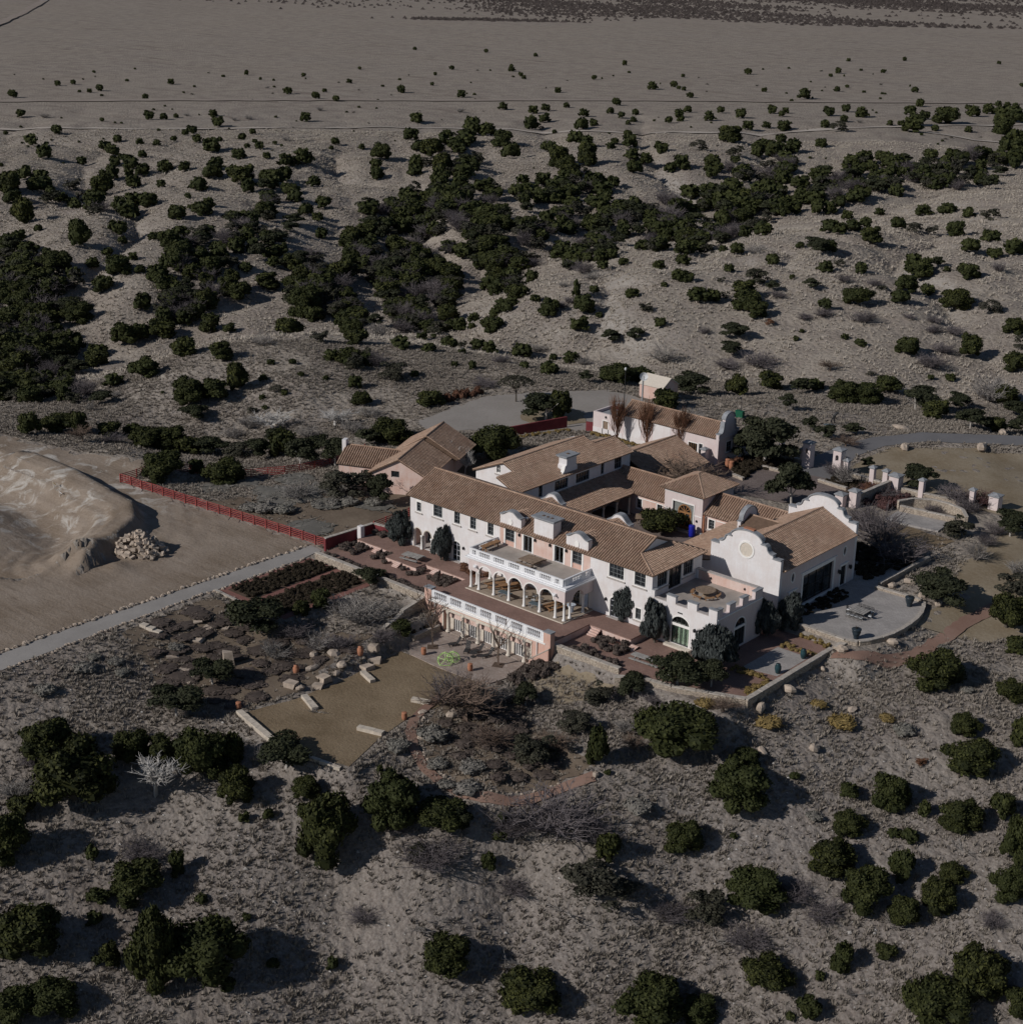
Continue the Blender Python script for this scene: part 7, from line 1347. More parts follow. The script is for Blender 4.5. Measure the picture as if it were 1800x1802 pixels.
w2:j-190,153,9.4,5.5 p-202,174,10.4,5.7 j-201,171,9.7,5.7 u-187,148,8.3,5.3 j-185,145,8.9,4.9 u-194,163,10.5,4.2 j-199,154,7.7,6.3 u-172,146,9.2,4 j-230,133,9,4.9 j-230,133,8.5,5.2 p-185,139,6.9,5.6 u-207,114,7.9,4.6 o-178,145,6.2,6.1 j-208,114,8.2,4.5 o-205,165,9,4.9 o-171,143,8.9,4.9 j-186,152,6.6,5.7 o-188,141,6.4,5.6 j-178,136,5.6,6.1 j-198,151,8.3,4.6 j-220,137,7.8,4.4 p-209,117,8.1,4.4 j-218,119,8.9,4.9 j-208,135,6.5,5.4 u-197,156,5.9,6.2 p-214,165,9,5 j-232,136,7.8,4.3 p-188,154,7.9,4.4 j-205,131,6,5.3 j-174,136,7.4,4.1 j-198,162,8.8,4.8 o-179,150,5.9,5.1 u-204,125,6,5.1 o-247,155,8.2,4.5 o-199,113,7.8,4.3 j-221,119,6.5,4.6 j-199,113,6.5,4.1 o-205,108,6.2,4.3 u-216,173,6.9,4.8 j-223,120,6.8,4.2 j-198,158,7.8,4.3 j-212,162,6.6,4.8 j-209,127,5.4,5.5 j-219,137,5.9,5.3 p-205,119,6.4,4.1 u-206,118,8.5,3.4 j-202,122,6.3,4.1 u-238,158,7.4,4.2 j-178,136,6,4.1 j-202,120,7.5,4.1 j-211,106,5.8,4.5 u-223,129,5.4,5.4 j-194,150,6,4.4 j-223,121,6.1,4.3 p-228,169,8.3,4.6 u-202,109,6.1,3.5 o-234,175,7.5,4.1 j-202,156,6,4.3 o-224,134,7.1,3.9 p-210,121,4.8,5.3 u-215,132,6.3,3.9 o-228,139,7.4,4.1 p-249,194,7.4,4.3 j-201,106,5.2,4.4 p-241,151,6.8,4.1 u-200,115,5.3,4.4 p-221,156,5.7,4.8 o-211,115,7.3,4 j-309,175,8.1,4.4 u-247,172,7.2,3.9 u-200,110,5.2,4.1 j-198,115,4.7,4.8 j-236,139,7.5,4.1 o-214,173,6.5,3.7 u-211,121,5.8,3.6 p-219,141,5.4,4.4 j-304,234,8.6,4.7 o-238,171,6.9,3.8 j-221,136,6.5,3.6 j-227,146,7.4,4.1 j-227,138,7.6,4.2 j-212,119,5.2,3.9 j-237,165,6.2,4 j-222,162,6.4,3.5 j-273,206,7.6,4.2 p-255,174,6.2,4.3 u-240,145,6.4,3.5 j-198,110,4.7,4.1 p-226,165,5.5,4.3 o-290,146,6.9,3.8 j-222,166,5.5,4.2 j-231,156,5.8,3.8 j-308,242,6.8,5 o-220,144,6.4,3.5 o-238,148,6.9,3.8 p-214,160,5.4,3.8 j-228,154,4.7,4.8 o-244,166,7.5,4.1 u-240,147,6.1,3.3 j-300,218,6.2,4.9 j-199,164,5,3.8 u-272,204,6.3,4 j-254,174,5.2,4.6 j-254,179,6.2,3.6 p-252,179,5.7,4 j-247,176,5,4.6 j-298,227,6.8,4.1 u-298,154,7,3.1 p-296,222,6,4.7 o-356,183,8.2,4.5 j-300,163,5,5 p-238,184,6.1,3.4 j-232,169,5.2,3.7 j-282,212,6.5,3.7 o-256,190,5.6,3.8 o-235,159,4.7,4.1 p-240,169,4.7,4.2 j-232,135,5.3,3.1 j-361,203,5.2,5.9 u-236,156,4.9,3.6 j-302,153,5.3,4.1 j-239,142,5,3.4 j-289,229,6.8,3.8 j-305,166,5.8,3.3 o-338,173,4.8,4.5 u-298,162,4.3,3.8 p-292,229,4.6,3.7
ho1:c6.1,-0.4,2.9,5.1
ho7:t-9.2,60.1,2.6,8.2
w3:j-191,194,10,5.5 u-178,179,9.4,4.8 o-176,194,8.9,5.4 u-174,184,8.6,5.2 u-191,187,9.4,4.8 j-185,202,9,5.3 p-150,166,7.7,4.8 j-182,172,9.2,5.1 p-201,194,8.7,5 j-233,207,9.6,5.3 u-252,246,9.9,5.8 j-249,249,9.6,6 j-169,206,8.6,4.7 o-184,193,9.8,5.4 j-229,201,8.5,5.6 j-80,62,5.6,3.1 o-197,237,9.2,5.1 o-200,237,8.9,5.3 p-197,184,8.1,4.9 j-156,155,8.1,4.4 p-200,190,9.3,5.1 o-213,213,8.4,5.3 j-195,231,8.8,4.8 j-150,165,7.1,4.3 o-220,204,9.2,5.1 j-175,193,8.2,4.5 o-145,126,7.1,3.9 u-206,188,8.4,4.4 p-196,251,9.1,5 o-202,206,8.1,4.9 j-188,223,8,5 o-192,188,9,5 o-154,148,7.6,4.2 j-205,210,7.8,5.2 j-184,185,9.2,5 o-139,139,7,3.8 j-192,182,9.1,5 o-192,197,7.8,4.6 j-184,181,7.9,4.3 j-161,140,7.4,4.1 j-237,217,9.7,5.3 j-254,247,9.8,5.4 u-139,144,6.7,3.7 j-203,207,6.5,6.3 u-182,224,7.7,4.8 u-215,192,7.4,5.1 j-183,221,8.4,4.6 j-185,223,8.2,4.5 j-211,185,7,5.2 j-194,235,8.6,4.7 o-125,135,6.4,3.5 p-243,225,8.6,4.9 j-194,228,8,4.7 o-195,248,8.3,4.8 u-228,237,7.9,5.4 j-192,196,6.6,5.5 j-212,214,7.1,5.6 j-184,228,8.9,4.9 o-141,138,6.3,3.7 j-192,204,6.6,5.6 j-188,223,7.2,5.2 j-170,145,6.5,4.1 j-200,257,8.5,4.8 j-222,216,9.2,5.1 j-252,252,10.6,5.8 j-159,225,7.7,4.2 j-180,153,7.4,4.1 j-214,209,7.4,5 j-250,253,10.7,5.9 j-212,252,8.1,5 p-177,168,7.1,3.9 j-111,150,7.2,3.9 o-182,227,7.6,4.4 p-191,223,8.2,4.5 u-152,163,5.7,4.6 o-244,233,8.3,4.8 j-203,248,7.5,5.2 o-207,199,6.4,5.5 j-242,230,8.3,4.7 j-256,247,8,5.4 j-195,204,8,4.4 j-161,136,6,4 u-204,225,9.2,3.7 j-187,201,6.3,5.2 j-170,147,7.9,4.3 j-166,210,6.7,4.6 u-150,148,5.2,4.7 j-155,155,6.3,3.8 o-204,203,6.2,5.5 j-194,207,6.5,5.1 j-190,224,8.4,4.6 p-199,202,7.3,4.3 j-218,193,7.3,4.4 j-184,225,8.7,4.8 o-230,235,8.3,4.5 o-260,239,9.7,5.3 u-199,256,8.7,4 j-193,193,6.5,4.7 j-243,242,7.7,5.1 j-214,258,9.6,5.3 j-164,202,7.4,4.1 o-208,235,8.7,4.8 p-196,183,6.1,5 j-153,130,7,3.9 p-212,255,7.8,4.7 o-77,61,4,3.1 o-193,194,5.3,6 j-222,202,6.1,5.6 j-177,151,7.7,4.2 j-207,187,7.1,4.1 j-258,238,8.6,4.7 j-207,225,7.3,4.4 j-133,200,6.9,3.8 p-152,156,5.1,4.6 o-198,179,8.1,4.4 j-158,224,7.4,4.1 j-205,247,6.9,5 j-218,198,7.7,4.2 j-190,223,7.4,4 u-210,209,7,4.4 o-196,227,7.7,4.2 o-149,234,6.8,4 j-200,193,6.1,4.8 o-206,250,6.1,5.9 j-156,136,7.5,4.1 u-129,169,6,3.4 u-199,254,7.4,4.4 j-168,208,7.5,4.1 o-232,222,7.5,4.3 j-136,150,7,3.9 p-129,168,6.4,3.5 p-225,205,8.4,4.6 j-186,228,6,5.2 j-205,243,8.4,4.6 j-198,200,7.3,4 o-187,246,6.6,4.9 o-164,246,7.6,4.2 u-174,227,7.9,3.2 u-75,65,3.7,3.2 o-195,250,8.5,4.7 o-128,201,6.4,3.5 j-176,225,8.2,4.5 p-188,226,7.7,4.2 j-249,247,6.1,6.3 j-218,254,8.2,4.5 p-195,226,7.6,4.2 o-76,60,4.2,2.5 u-183,230,8.2,3.3 j-189,186,5.7,4.5 j-141,139,6.2,3.4 j-199,223,8,4.4 o-118,156,4.3,4.5 p-166,210,7.5,4.1 u-117,184,5.7,3.4 u-218,220,5.6,5.7 o-150,162,6.1,3.3 u-138,135,5.1,3.5 j-190,182,5.5,4.6 p-200,211,6.2,4.5 j-169,203,6.9,3.8 p-145,132,4.7,3.9 u-214,220,6.7,4.2 o-141,138,4.9,3.7 j-200,202,5.8,4.6 u-213,236,5.6,5.5 j-141,146,5.9,3.2 j-196,181,6.7,3.7 p-231,218,5.3,5.9 u-189,180,5.6,4.2 j-139,139,6,3.3 j-77,64,3.8,2.6 o-205,201,6.5,3.7 j-182,253,6.9,3.8 u-224,217,7.1,3.6 j-170,142,4.7,4.1 o-221,235,6.5,4.5 p-199,250,5.5,5.4 j-164,157,5.7,3.2 j-135,141,5.1,3.1 j-183,184,5.3,4.3 o-186,226,6.3,3.8 j-145,149,5,3.4 u-191,244,5.7,4.9 j-153,226,6.9,3.8 j-195,184,4.9,4.9 j-157,149,4.3,4.4 j-152,131,4.7,3.5 j-197,250,5.1,5.6 u-195,181,5.4,4.2 o-180,232,5.4,4.7 j-231,240,6.6,4.2 j-228,209,6.2,4.1 j-154,148,4.8,3.6 j-159,133,4.8,3.4 u-204,192,5.3,4.4 j-182,269,7,3.8 j-205,212,5.2,4.7 j-135,200,5.6,3.2 j-193,208,5.6,4 j-199,254,5.8,4.6 p-203,235,5.4,4.7 j-126,140,4.9,2.8 j-78,61,3.6,2.4 j-208,240,5.8,4.4 o-216,242,6.4,4 j-224,236,5.4,4.9 o-79,66,3.2,2.9 j-186,226,5.8,3.9 o-180,235,6.7,3.7 j-122,197,4.8,3.6 j-190,182,5.7,3.3 j-205,233,6.3,3.7 j-197,227,6.2,3.5 p-185,231,5.2,4.4 j-191,253,6.3,3.7 j-124,170,4.4,3.5 p-180,228,5.1,4.3 u-196,250,5.8,4 j-211,243,6.6,3.6 p-202,231,5.2,4.4 j-122,140,4,3.2 u-130,194,5.1,2.9 j-192,195,5.2,3.6 u-193,232,5.8,3.4 o-186,224,5.5,3.5 u-255,241,5.6,4.5 j-173,150,4.4,3.4 p-130,193,5.1,2.8 j-139,172,4.2,3.3 p-122,202,3.7,3.9 u-183,266,5.7,3.1 j-122,159,3.9,2.8 j-124,200,4.2,3 p-134,212,4.6,2.8 o-170,246,4.3,3.6 j-128,199,3.8,3 j-120,200,4,2.6
ho21:j-49.2,54.2,5.9,3.2
p1:j-343,186,9.9,7.5 j-347,151,9.2,7.4 j-313,226,11.3,6.2 j-304,233,10.4,5.7 j-326,223,8.6,5.8 j-313,162,8,5.3 o-333,158,8.2,4.9 j-329,270,8.6,5.8 j-381,266,8.5,5.8 j-300,174,7.1,4.6 j-269,163,6.7,4.4 j-370,218,7.6,5.1 j-356,224,7.5,5 j-310,204,6.9,4.6 j-331,263,7.5,5.1 j-269,226,6.7,4.4 j-410,206,7.6,5.2 j-370,172,6.8,4.5 j-279,222,6.3,4.2 j-320,228,6.7,4.5 j-334,231,6.3,4.7 j-357,214,6.4,4.3 j-345,201,6.3,4.2 j-272,174,5.5,3.6 j-442,221,6.6,4.5 j-356,260,6.2,4.2 j-407,236,6.4,4.4 j-297,247,5.7,3.8 j-451,326,6.7,4.6 j-428,247,6.1,4.1 j-386,222,5.7,3.8 j-343,223,5.4,3.6 j-277,182,4.7,3.1 j-474,254,5.9,4 j-447,376,6.3,4.3 j-314,155,4.4,2.9 j-499,322,6,4.2 j-439,301,5.3,3.6 j-408,280,5,3.4 j-548,283,5.5,3.8 j-437,260,4.8,3.3 j-366,279,4.5,3.1 j-404,219,4.5,3 j-389,228,4.4,3 j-328,201,4,2.7 j-626,328,5.7,4 j-388,237,4.2,2.8 j-360,210,4,2.7 j-369,324,4.5,3 j-489,353,4.8,3.3 j-405,302,4.2,2.9 j-554,458,5.5,3.9 j-524,452,5.3,3.7 j-628,384,5.2,3.7 j-495,328,4.4,3.1 j-412,262,3.9,2.6 j-346,266,3.6,2.4 b-385,310,4.5,2.1 b-538,290,5.2,2.2 j-420,259,3.6,2.5 j-412,314,3.7,2.6 j-370,205,3.2,2.2 j-508,452,4.6,3.2 j-293,186,2.9,1.9 j-637,440,4.6,3.3 j-433,293,3.5,2.4 j-423,279,3.4,2.3 b-479,414,4.7,2.1 j-667,383,4.2,3 j-576,377,3.9,2.7 j-409,293,3.1,2.1 j-375,280,3,2 j-353,167,2.6,1.7 b-473,362,5.1,2 j-668,394,3.9,2.7 j-496,336,3.2,2.2 j-388,295,2.8,1.9 j-279,176,2.2,1.4 b-472,353,3.8,1.7 p-659,515,3.3,3.2 j-623,374,3.3,2.3 j-497,294,2.8,1.9 j-439,226,2.5,1.7 j-629,536,3.7,2.6 j-363,316,2.5,1.7 j-399,180,2.3,1.5 b-498,344,3.5,1.5 j-550,482,3,2.1 j-382,301,2.2,1.5 j-502,246,2.4,1.7 j-409,290,2,1.3 j-374,298,1.9,1.3 b-586,470,3,1.5 j-630,502,2.4,1.7 j-620,504,2,1.4
p2:j-271,357,9.4,8.6 j-326,339,10.8,7.3 j-284,302,8.4,8.2 j-252,340,10,6.7 j-260,362,8.8,8.6 j-323,381,11.2,6.6 j-323,307,9.4,6.3 j-306,367,9.8,6.5 j-340,376,11.3,6.2 j-237,364,7.7,5.1 j-231,387,7.8,5.3 j-251,324,7.4,4.9 j-239,295,7.1,4.7 j-254,276,7,4.6 j-372,414,8.5,6.4 j-355,406,8.9,5.7 j-308,413,8,5.5 j-285,423,8,5.4 j-234,336,6.9,4.6 j-362,445,8.4,5.8 j-338,454,8,5.5 j-361,362,7.4,5.1 j-260,412,7.2,4.9 j-304,286,6.5,4.3 j-296,299,6.5,4.4 j-228,338,6.4,4.3 j-299,384,8.3,4.6 j-342,363,6.2,5.6 j-360,402,7.1,4.9 j-254,384,6.4,4.3 j-250,388,6.4,4.3 j-314,295,6.1,4.1 j-295,405,6.2,4.2 j-233,382,5.7,3.8 j-357,381,6.4,4.4 j-257,319,5.4,3.6 j-412,417,6.6,4.6 j-371,466,6.4,4.4 j-402,493,6,4.2 j-370,495,5.9,4.1 j-333,526,5.9,4.1 j-441,648,6.6,4.7 j-424,494,5.8,4 j-302,444,5,3.4 j-521,515,6,4.2 j-482,524,5.8,4.1 j-394,553,5.6,3.9 j-403,504,5.4,3.8 j-342,468,5,3.4 j-276,398,4.4,3 j-370,517,4.7,3.2 j-321,501,4.4,3.1 j-359,524,4.7,3.2 j-291,420,4,2.7 j-352,503,4.5,3.2 j-443,673,5.2,3.7 b-431,469,5.4,2.3 j-579,676,5.2,3.7 j-464,587,4.5,3.2 j-406,525,4.1,2.9 j-359,330,3.3,2.3 j-339,496,3.8,2.7 o-361,452,3.7,2.1 j-505,672,4.1,2.9 j-581,530,3.9,2.8 j-333,484,3.1,2.2 j-321,510,3.2,2.2 j-564,780,3.7,3.6 j-613,654,3.9,2.8 j-550,652,3.8,2.7 j-535,638,3.7,2.6 j-342,439,2.7,1.9 j-704,788,4,2.9 j-654,788,3.9,2.8 j-541,561,3.1,2.2 j-432,663,3.1,2.2 j-754,761,3.5,2.5 j-589,613,2.9,2.1 j-602,702,3.1,2.2 j-649,603,3,2.1
w5:p-172,364,10,5.7 u-202,338,10.1,5.4 j-185,364,10,5.6 j-176,350,9.4,5.4 u-187,319,9.5,4.9 u-194,318,9.3,4.8 j-188,360,9.6,5.3 j-165,300,8.1,5.1 u-121,258,6.7,4.8 j-179,342,7.8,6 j-173,294,8.7,4.8 p-172,313,9.5,5.2 p-196,359,9.3,5.1 j-191,357,7.7,6 j-181,360,8.1,5.5 u-181,312,9.2,3.8 o-148,290,8.1,4.5 j-179,362,8.8,4.8 j-198,362,10.4,5.7 p-185,352,7.6,5.6 p-180,363,10.2,5.6 j-96,239,7.1,3.9 o-203,391,9.3,5.1 o-179,372,8,5.5 o-120,272,7.3,4 p-183,418,8.9,5.5 p-193,361,7,6.4 o-194,317,8.9,4.9 j-154,286,8.9,4.9 u-180,370,9.1,4.4 j-174,462,9.6,5.5 j-190,327,6.7,6 j-207,360,8.3,5.1 j-183,378,7.8,5.6 j-170,364,7.2,5.8 u-180,366,8.2,5 u-122,264,5.8,4.8 p-123,247,6.4,3.8 o-122,273,6.6,4 o-160,288,6.7,4.5 j-158,303,6.8,4.6 o-112,209,6.5,3.6 o-144,440,8.6,5.3 j-175,304,8.2,4.5 j-173,386,8.5,4.7 p-121,255,6.3,3.9 o-186,367,7.9,5 j-196,364,9.5,5.2 j-176,350,8.2,4.5 u-200,344,7.6,4.9 j-112,211,6.7,3.7 j-175,377,7.6,5.1 j-171,296,6,5.2 j-190,334,9.2,5.1 o-168,355,6.5,5.6 j-176,383,8.7,4.8 p-160,421,8.6,4.7 j-104,214,5.3,3.7 u-179,345,7.5,4.5 j-157,287,8,4.4 j-152,524,10.2,5.6 j-162,494,8.5,5.9 p-169,389,7.1,5.4 p-155,414,7.8,5 j-172,293,6.2,4.6 u-161,506,8.7,5.9 u-164,408,7.5,5.2 o-138,450,8.1,5.2 u-145,284,7.2,3.3 p-126,447,7.8,5.3 j-189,312,6.7,4.6 o-195,358,6.4,5.8 j-153,392,8.2,4.5 j-178,371,8.5,4.7 u-160,390,6.7,5.6 o-172,414,8.4,4.6 j-106,221,5.9,3.2 o-187,354,7.9,4.4 o-151,456,8.8,4.8 o-152,508,8.2,5.9 u-180,352,8.4,3.5 o-167,315,5.4,5.6 j-199,410,7.3,5.5 o-198,399,9.2,5.1 o-195,353,8,4.4 o-163,298,5.7,4.8 j-164,288,6.9,3.8 j-144,441,7.5,5.2 p-176,405,6.8,5.5 u-169,459,8.9,4.5 j-167,364,6.4,5.1 u-208,419,8.8,4.3 o-151,469,7.3,5.9 j-190,454,8.5,4.8 j-154,398,8.2,4.5 j-193,404,6.8,5.6 j-167,386,9.1,5 j-168,372,8.3,4.5 j-180,440,7.1,5.5 j-190,331,7.6,4.2 j-198,375,9.2,5 j-165,436,8.7,4.8 u-199,410,6.2,6.1 j-192,367,6,5.5 u-160,427,8.2,4.2 j-180,299,6.2,4.1 j-159,375,5.9,5.4 u-176,411,8.3,4 u-175,303,5.2,5.1 o-190,331,5.3,5.7 j-162,310,6.4,3.8 j-187,377,6.6,4.9 p-176,427,7.9,4.4 j-206,425,8.4,4.6 p-160,417,8.4,4.6 j-146,282,7.2,3.9 p-169,395,8.1,4.5 j-180,379,8.4,4.6 j-182,415,9,5 j-161,509,7.4,5.9 o-195,353,7.5,4.1 p-156,428,8,4.4 j-183,401,8.4,4.6 j-169,415,7.7,4.3 j-195,353,6.8,4.3 u-184,319,6.7,3.8 j-183,355,5.8,5.2 o-148,438,6.7,5.2 j-160,514,9,4.9 j-186,392,6.1,5.4 j-195,396,6.5,5.2 j-159,458,7.2,5.1 u-181,350,6.5,4.2 u-156,443,8.8,3.6 u-129,230,4.3,4.3 j-183,369,5.5,5.6 j-149,416,6.6,4.9 j-170,296,5.5,4.2 o-174,308,6.1,3.9 j-104,211,5.4,2.9 o-155,423,8.7,4.8 j-189,460,9.2,5 o-217,431,8.3,4.5 o-163,464,6.7,5.5 j-141,470,9,5 j-175,492,8.3,4.6 j-146,512,6.9,5.9 p-183,351,5.3,5.3 j-162,560,9.3,5.1 j-185,417,7.7,4.3 j-156,379,5.7,5 j-183,350,5.7,4.8 u-182,365,7.7,3.2 j-177,461,8.4,4.6 j-140,442,5.9,5.7 j-167,323,5.5,4.3 j-102,239,4.2,3.8 p-167,301,5.9,3.6 u-173,464,8.3,3.9 p-143,465,5.9,5.9 j-164,555,8.7,4.8 j-202,422,8.5,4.7 j-188,448,8.8,4.8 o-121,255,5.2,3.2 j-239,456,7.4,5 j-210,402,8,4.4 j-165,543,6.8,6.3 u-177,420,6.5,4.7 u-164,510,6.3,6.2 u-164,395,5.4,5.4 j-158,422,7.1,4.1 p-162,494,6.8,5.4 j-168,298,5.9,3.4 o-203,410,6.6,4.6 u-164,415,7.2,3.8 u-186,366,5.9,4.5 j-164,395,6,4.6 j-178,359,5.6,4.5 j-169,500,7.3,4.9 j-150,444,6.6,4.5 p-165,469,5.8,5.8 u-169,506,8.6,3.9 p-177,474,7.2,4.6 j-165,298,4.4,4.8 o-158,488,7.4,4.4 j-162,481,6,5.7 o-182,362,5.7,4.4 j-163,286,4.3,4.6 p-155,442,6.6,4.4 j-152,515,6.9,5.2 j-178,364,6.1,4 u-187,447,7.3,4.1 p-206,427,7.1,4.1 j-162,445,6.3,4.7 j-198,401,6.6,4.1 j-118,211,5.1,2.8 j-204,424,8.1,4.5 p-165,463,8.2,4.5 j-154,533,8.2,4.5 u-209,433,6.3,4.9 o-184,452,5.6,5.7 u-137,468,6.3,4.6 j-182,468,6.5,4.7 j-180,451,6.7,4.3 p-142,492,7.7,4.3 o-167,482,7,4.3 j-144,438,6,4.5 p-183,370,6.3,3.5 j-176,465,5.7,5.4 p-183,313,5.1,3.9 j-216,442,7.1,4 u-158,469,6.3,4.6 j-146,444,6.7,3.9 p-158,465,5.7,5.1 j-181,360,5.4,4.1 j-155,385,5,4.7 j-136,461,5.5,5 u-184,390,5.2,4.7 o-158,387,5,4.7 p-174,301,5,3.6 j-195,402,6.4,3.7 u-174,393,5.1,4.6 j-176,390,5.7,4 u-136,442,5.6,4.5 u-210,407,6.7,3.6 j-155,518,5.5,5.7 j-157,470,6.8,3.8 u-147,454,5.2,5 u-220,405,5.5,4.4 j-150,527,5.7,5.3 j-176,432,5,4.8 p-119,231,3.7,3.1 j-168,421,5.6,4 j-221,398,6.8,3.7 j-210,438,7.2,4 u-158,473,6.2,3.9 j-237,452,5.7,4.6 j-154,468,5.4,4.6 u-130,249,3.9,3.1 j-134,468,5.8,4 j-174,410,5.6,3.6 p-173,458,5.6,4.1 p-162,497,6.2,4 j-149,445,5.8,3.6 j-159,544,6.8,4 j-152,541,5.6,5 u-163,487,5.6,4.2 u-159,416,4.7,4.2 j-168,432,5.2,3.9 j-204,394,5.4,3.5 o-213,404,4.5,4.4 u-218,441,6,3.4 j-176,424,5.3,3.5 p-154,498,5.5,4 j-173,455,5.4,3.6 j-160,453,5.1,3.8
ho19:j-16.2,84,5.9,3.3
w4:p-191,284,9.3,5.1 j-194,285,9,5.1 j-260,270,8.8,5.4 p-195,298,9.1,5 u-232,329,9.6,5.3 p-238,244,8.8,4.8 j-251,246,8,5.2 j-162,247,7.6,4.2 p-194,314,8.1,5.1 u-189,295,7.1,5.6 u-180,272,9,3.6 j-226,329,9.4,5.2 p-151,243,6.4,4.8 j-257,271,8.3,5.1 p-183,277,8.5,4.7 o-249,263,8.9,4.9 u-215,238,7.2,4.8 j-203,303,8.6,4.7 j-212,308,9.1,5 j-259,260,7.6,5.4 j-193,283,9.1,5 u-246,247,7.6,4.8 u-260,274,8.5,4.6 u-192,286,7,5 j-238,263,6.9,5.4 j-241,322,9.4,5.2 j-201,301,7.2,5.1 j-223,252,7.1,4.7 j-218,302,8,4.5 u-250,250,7.9,4.2 j-199,314,6.7,5.6 j-272,288,7.6,5.2 u-224,245,8.1,3.6 p-232,249,6.4,5.2 u-242,255,6.3,5.5 o-210,286,7.7,4.2 p-228,300,8.6,4.7 o-231,289,6.9,5.1 j-266,264,7.2,4.9 j-229,297,7,5.1 p-227,300,6.4,5.7 j-230,316,8.4,4.6 o-188,299,8.1,4.5 j-232,333,6.8,5.8 j-239,236,6.7,4.5 j-224,236,6.9,4.1 j-255,295,8.9,4.9 p-200,313,8.4,4.6 j-275,304,8.6,4.7 j-236,248,7.7,4.2 j-242,248,7.2,4.1 j-235,253,8.7,4.8 j-285,316,8.6,4.8 j-243,286,8.4,4.6 j-236,299,8.5,4.7 j-204,271,5.7,5.4 o-194,301,7,4.3 j-244,263,6,5.5 p-195,273,6,4.8 j-240,236,5.9,5 j-335,369,9.7,5.3 j-227,302,8.6,4.7 o-192,288,5.4,5.7 j-264,278,6.5,5.3 j-226,258,7.1,3.9 o-209,292,5.9,5.3 j-197,303,6.3,4.9 j-179,282,5.8,4.8 o-285,309,8.4,4.6 u-231,257,6.1,4.8 o-247,276,8.3,4.6 j-194,263,6.3,4.1 u-236,248,6.7,4 j-210,285,7.3,4 j-200,298,6.3,4.6 j-197,315,7.7,4.2 j-209,287,7.1,3.9 o-227,242,5.3,5.1 j-294,313,7.7,4.6 j-225,306,8.6,4.7 j-242,263,7.6,4.2 j-252,257,5.4,5.6 p-236,320,6.6,4.9 o-242,331,7.6,4.3 p-291,322,7.2,5.1 p-195,310,7.1,3.9 j-195,290,6.8,3.8 j-242,263,5.5,5.1 j-203,311,7.6,4.2 o-337,370,9.3,5.1 u-198,279,5.4,4.9 j-198,272,5.2,5.1 j-256,249,7.5,4.1 j-335,364,8.6,4.7 j-235,332,5.4,6.2 j-193,270,5.8,4.2 p-207,275,6.4,3.9 u-233,273,6.7,3.8 o-206,296,6.2,4.2 j-305,309,6.5,5.4 p-232,324,6,5.1 o-197,261,5.8,4 j-271,287,6.7,4.4 p-175,285,6.1,3.7 o-298,309,8.3,4.6 j-276,294,6.9,4.3 j-239,256,6.7,3.7 o-235,241,5.6,4.3 p-299,336,7.9,4.4 j-225,301,7.4,4.1 j-266,293,7,4 o-177,286,5.6,4.1 j-237,266,5,5.1 j-239,316,6.6,4.2 j-208,308,5.6,4.6 j-343,349,8.2,4.5 p-229,289,5.5,4.7 j-265,356,6.5,5.1 j-277,307,8.6,4.7 j-183,287,4.9,4.7 j-304,308,6.7,4.6 u-251,343,7.7,3.5 j-283,318,6.5,4.6 j-229,288,5.7,4.3 o-274,277,5.2,5.3 j-250,337,6.4,4.5 j-277,293,5,5.8 o-250,295,5.4,4.8 j-253,245,5,4.6 o-281,303,7.4,4.1 j-229,299,5.9,4 u-194,261,5.7,3.3 o-297,336,6,5.1 p-218,277,5.2,4.2 o-207,293,6.4,3.5 j-194,282,5.6,3.4 j-284,319,5.1,5.5 j-252,245,5.5,3.6 j-203,278,4.8,4.2 o-302,341,5.9,4.9 u-207,283,5.1,4 j-277,292,6.3,3.7 j-330,360,7.7,4.2 j-229,308,6.1,3.5 j-253,284,5.6,3.8 j-255,348,6.1,3.9 j-245,329,5,4.5 u-263,366,5.9,4.2 j-269,357,4.8,5.4 u-211,288,4.8,3.8 u-336,354,6.4,4.1 p-247,270,4.5,4 j-217,321,5.2,3.6 j-284,303,6,3.3 o-294,322,6.2,3.4 j-245,337,4.9,4.1 p-243,282,4.7,3.4 o-250,349,4.3,4.4 j-306,310,5,3.7
ho22:b-7.7,80.3,4.6,2.2
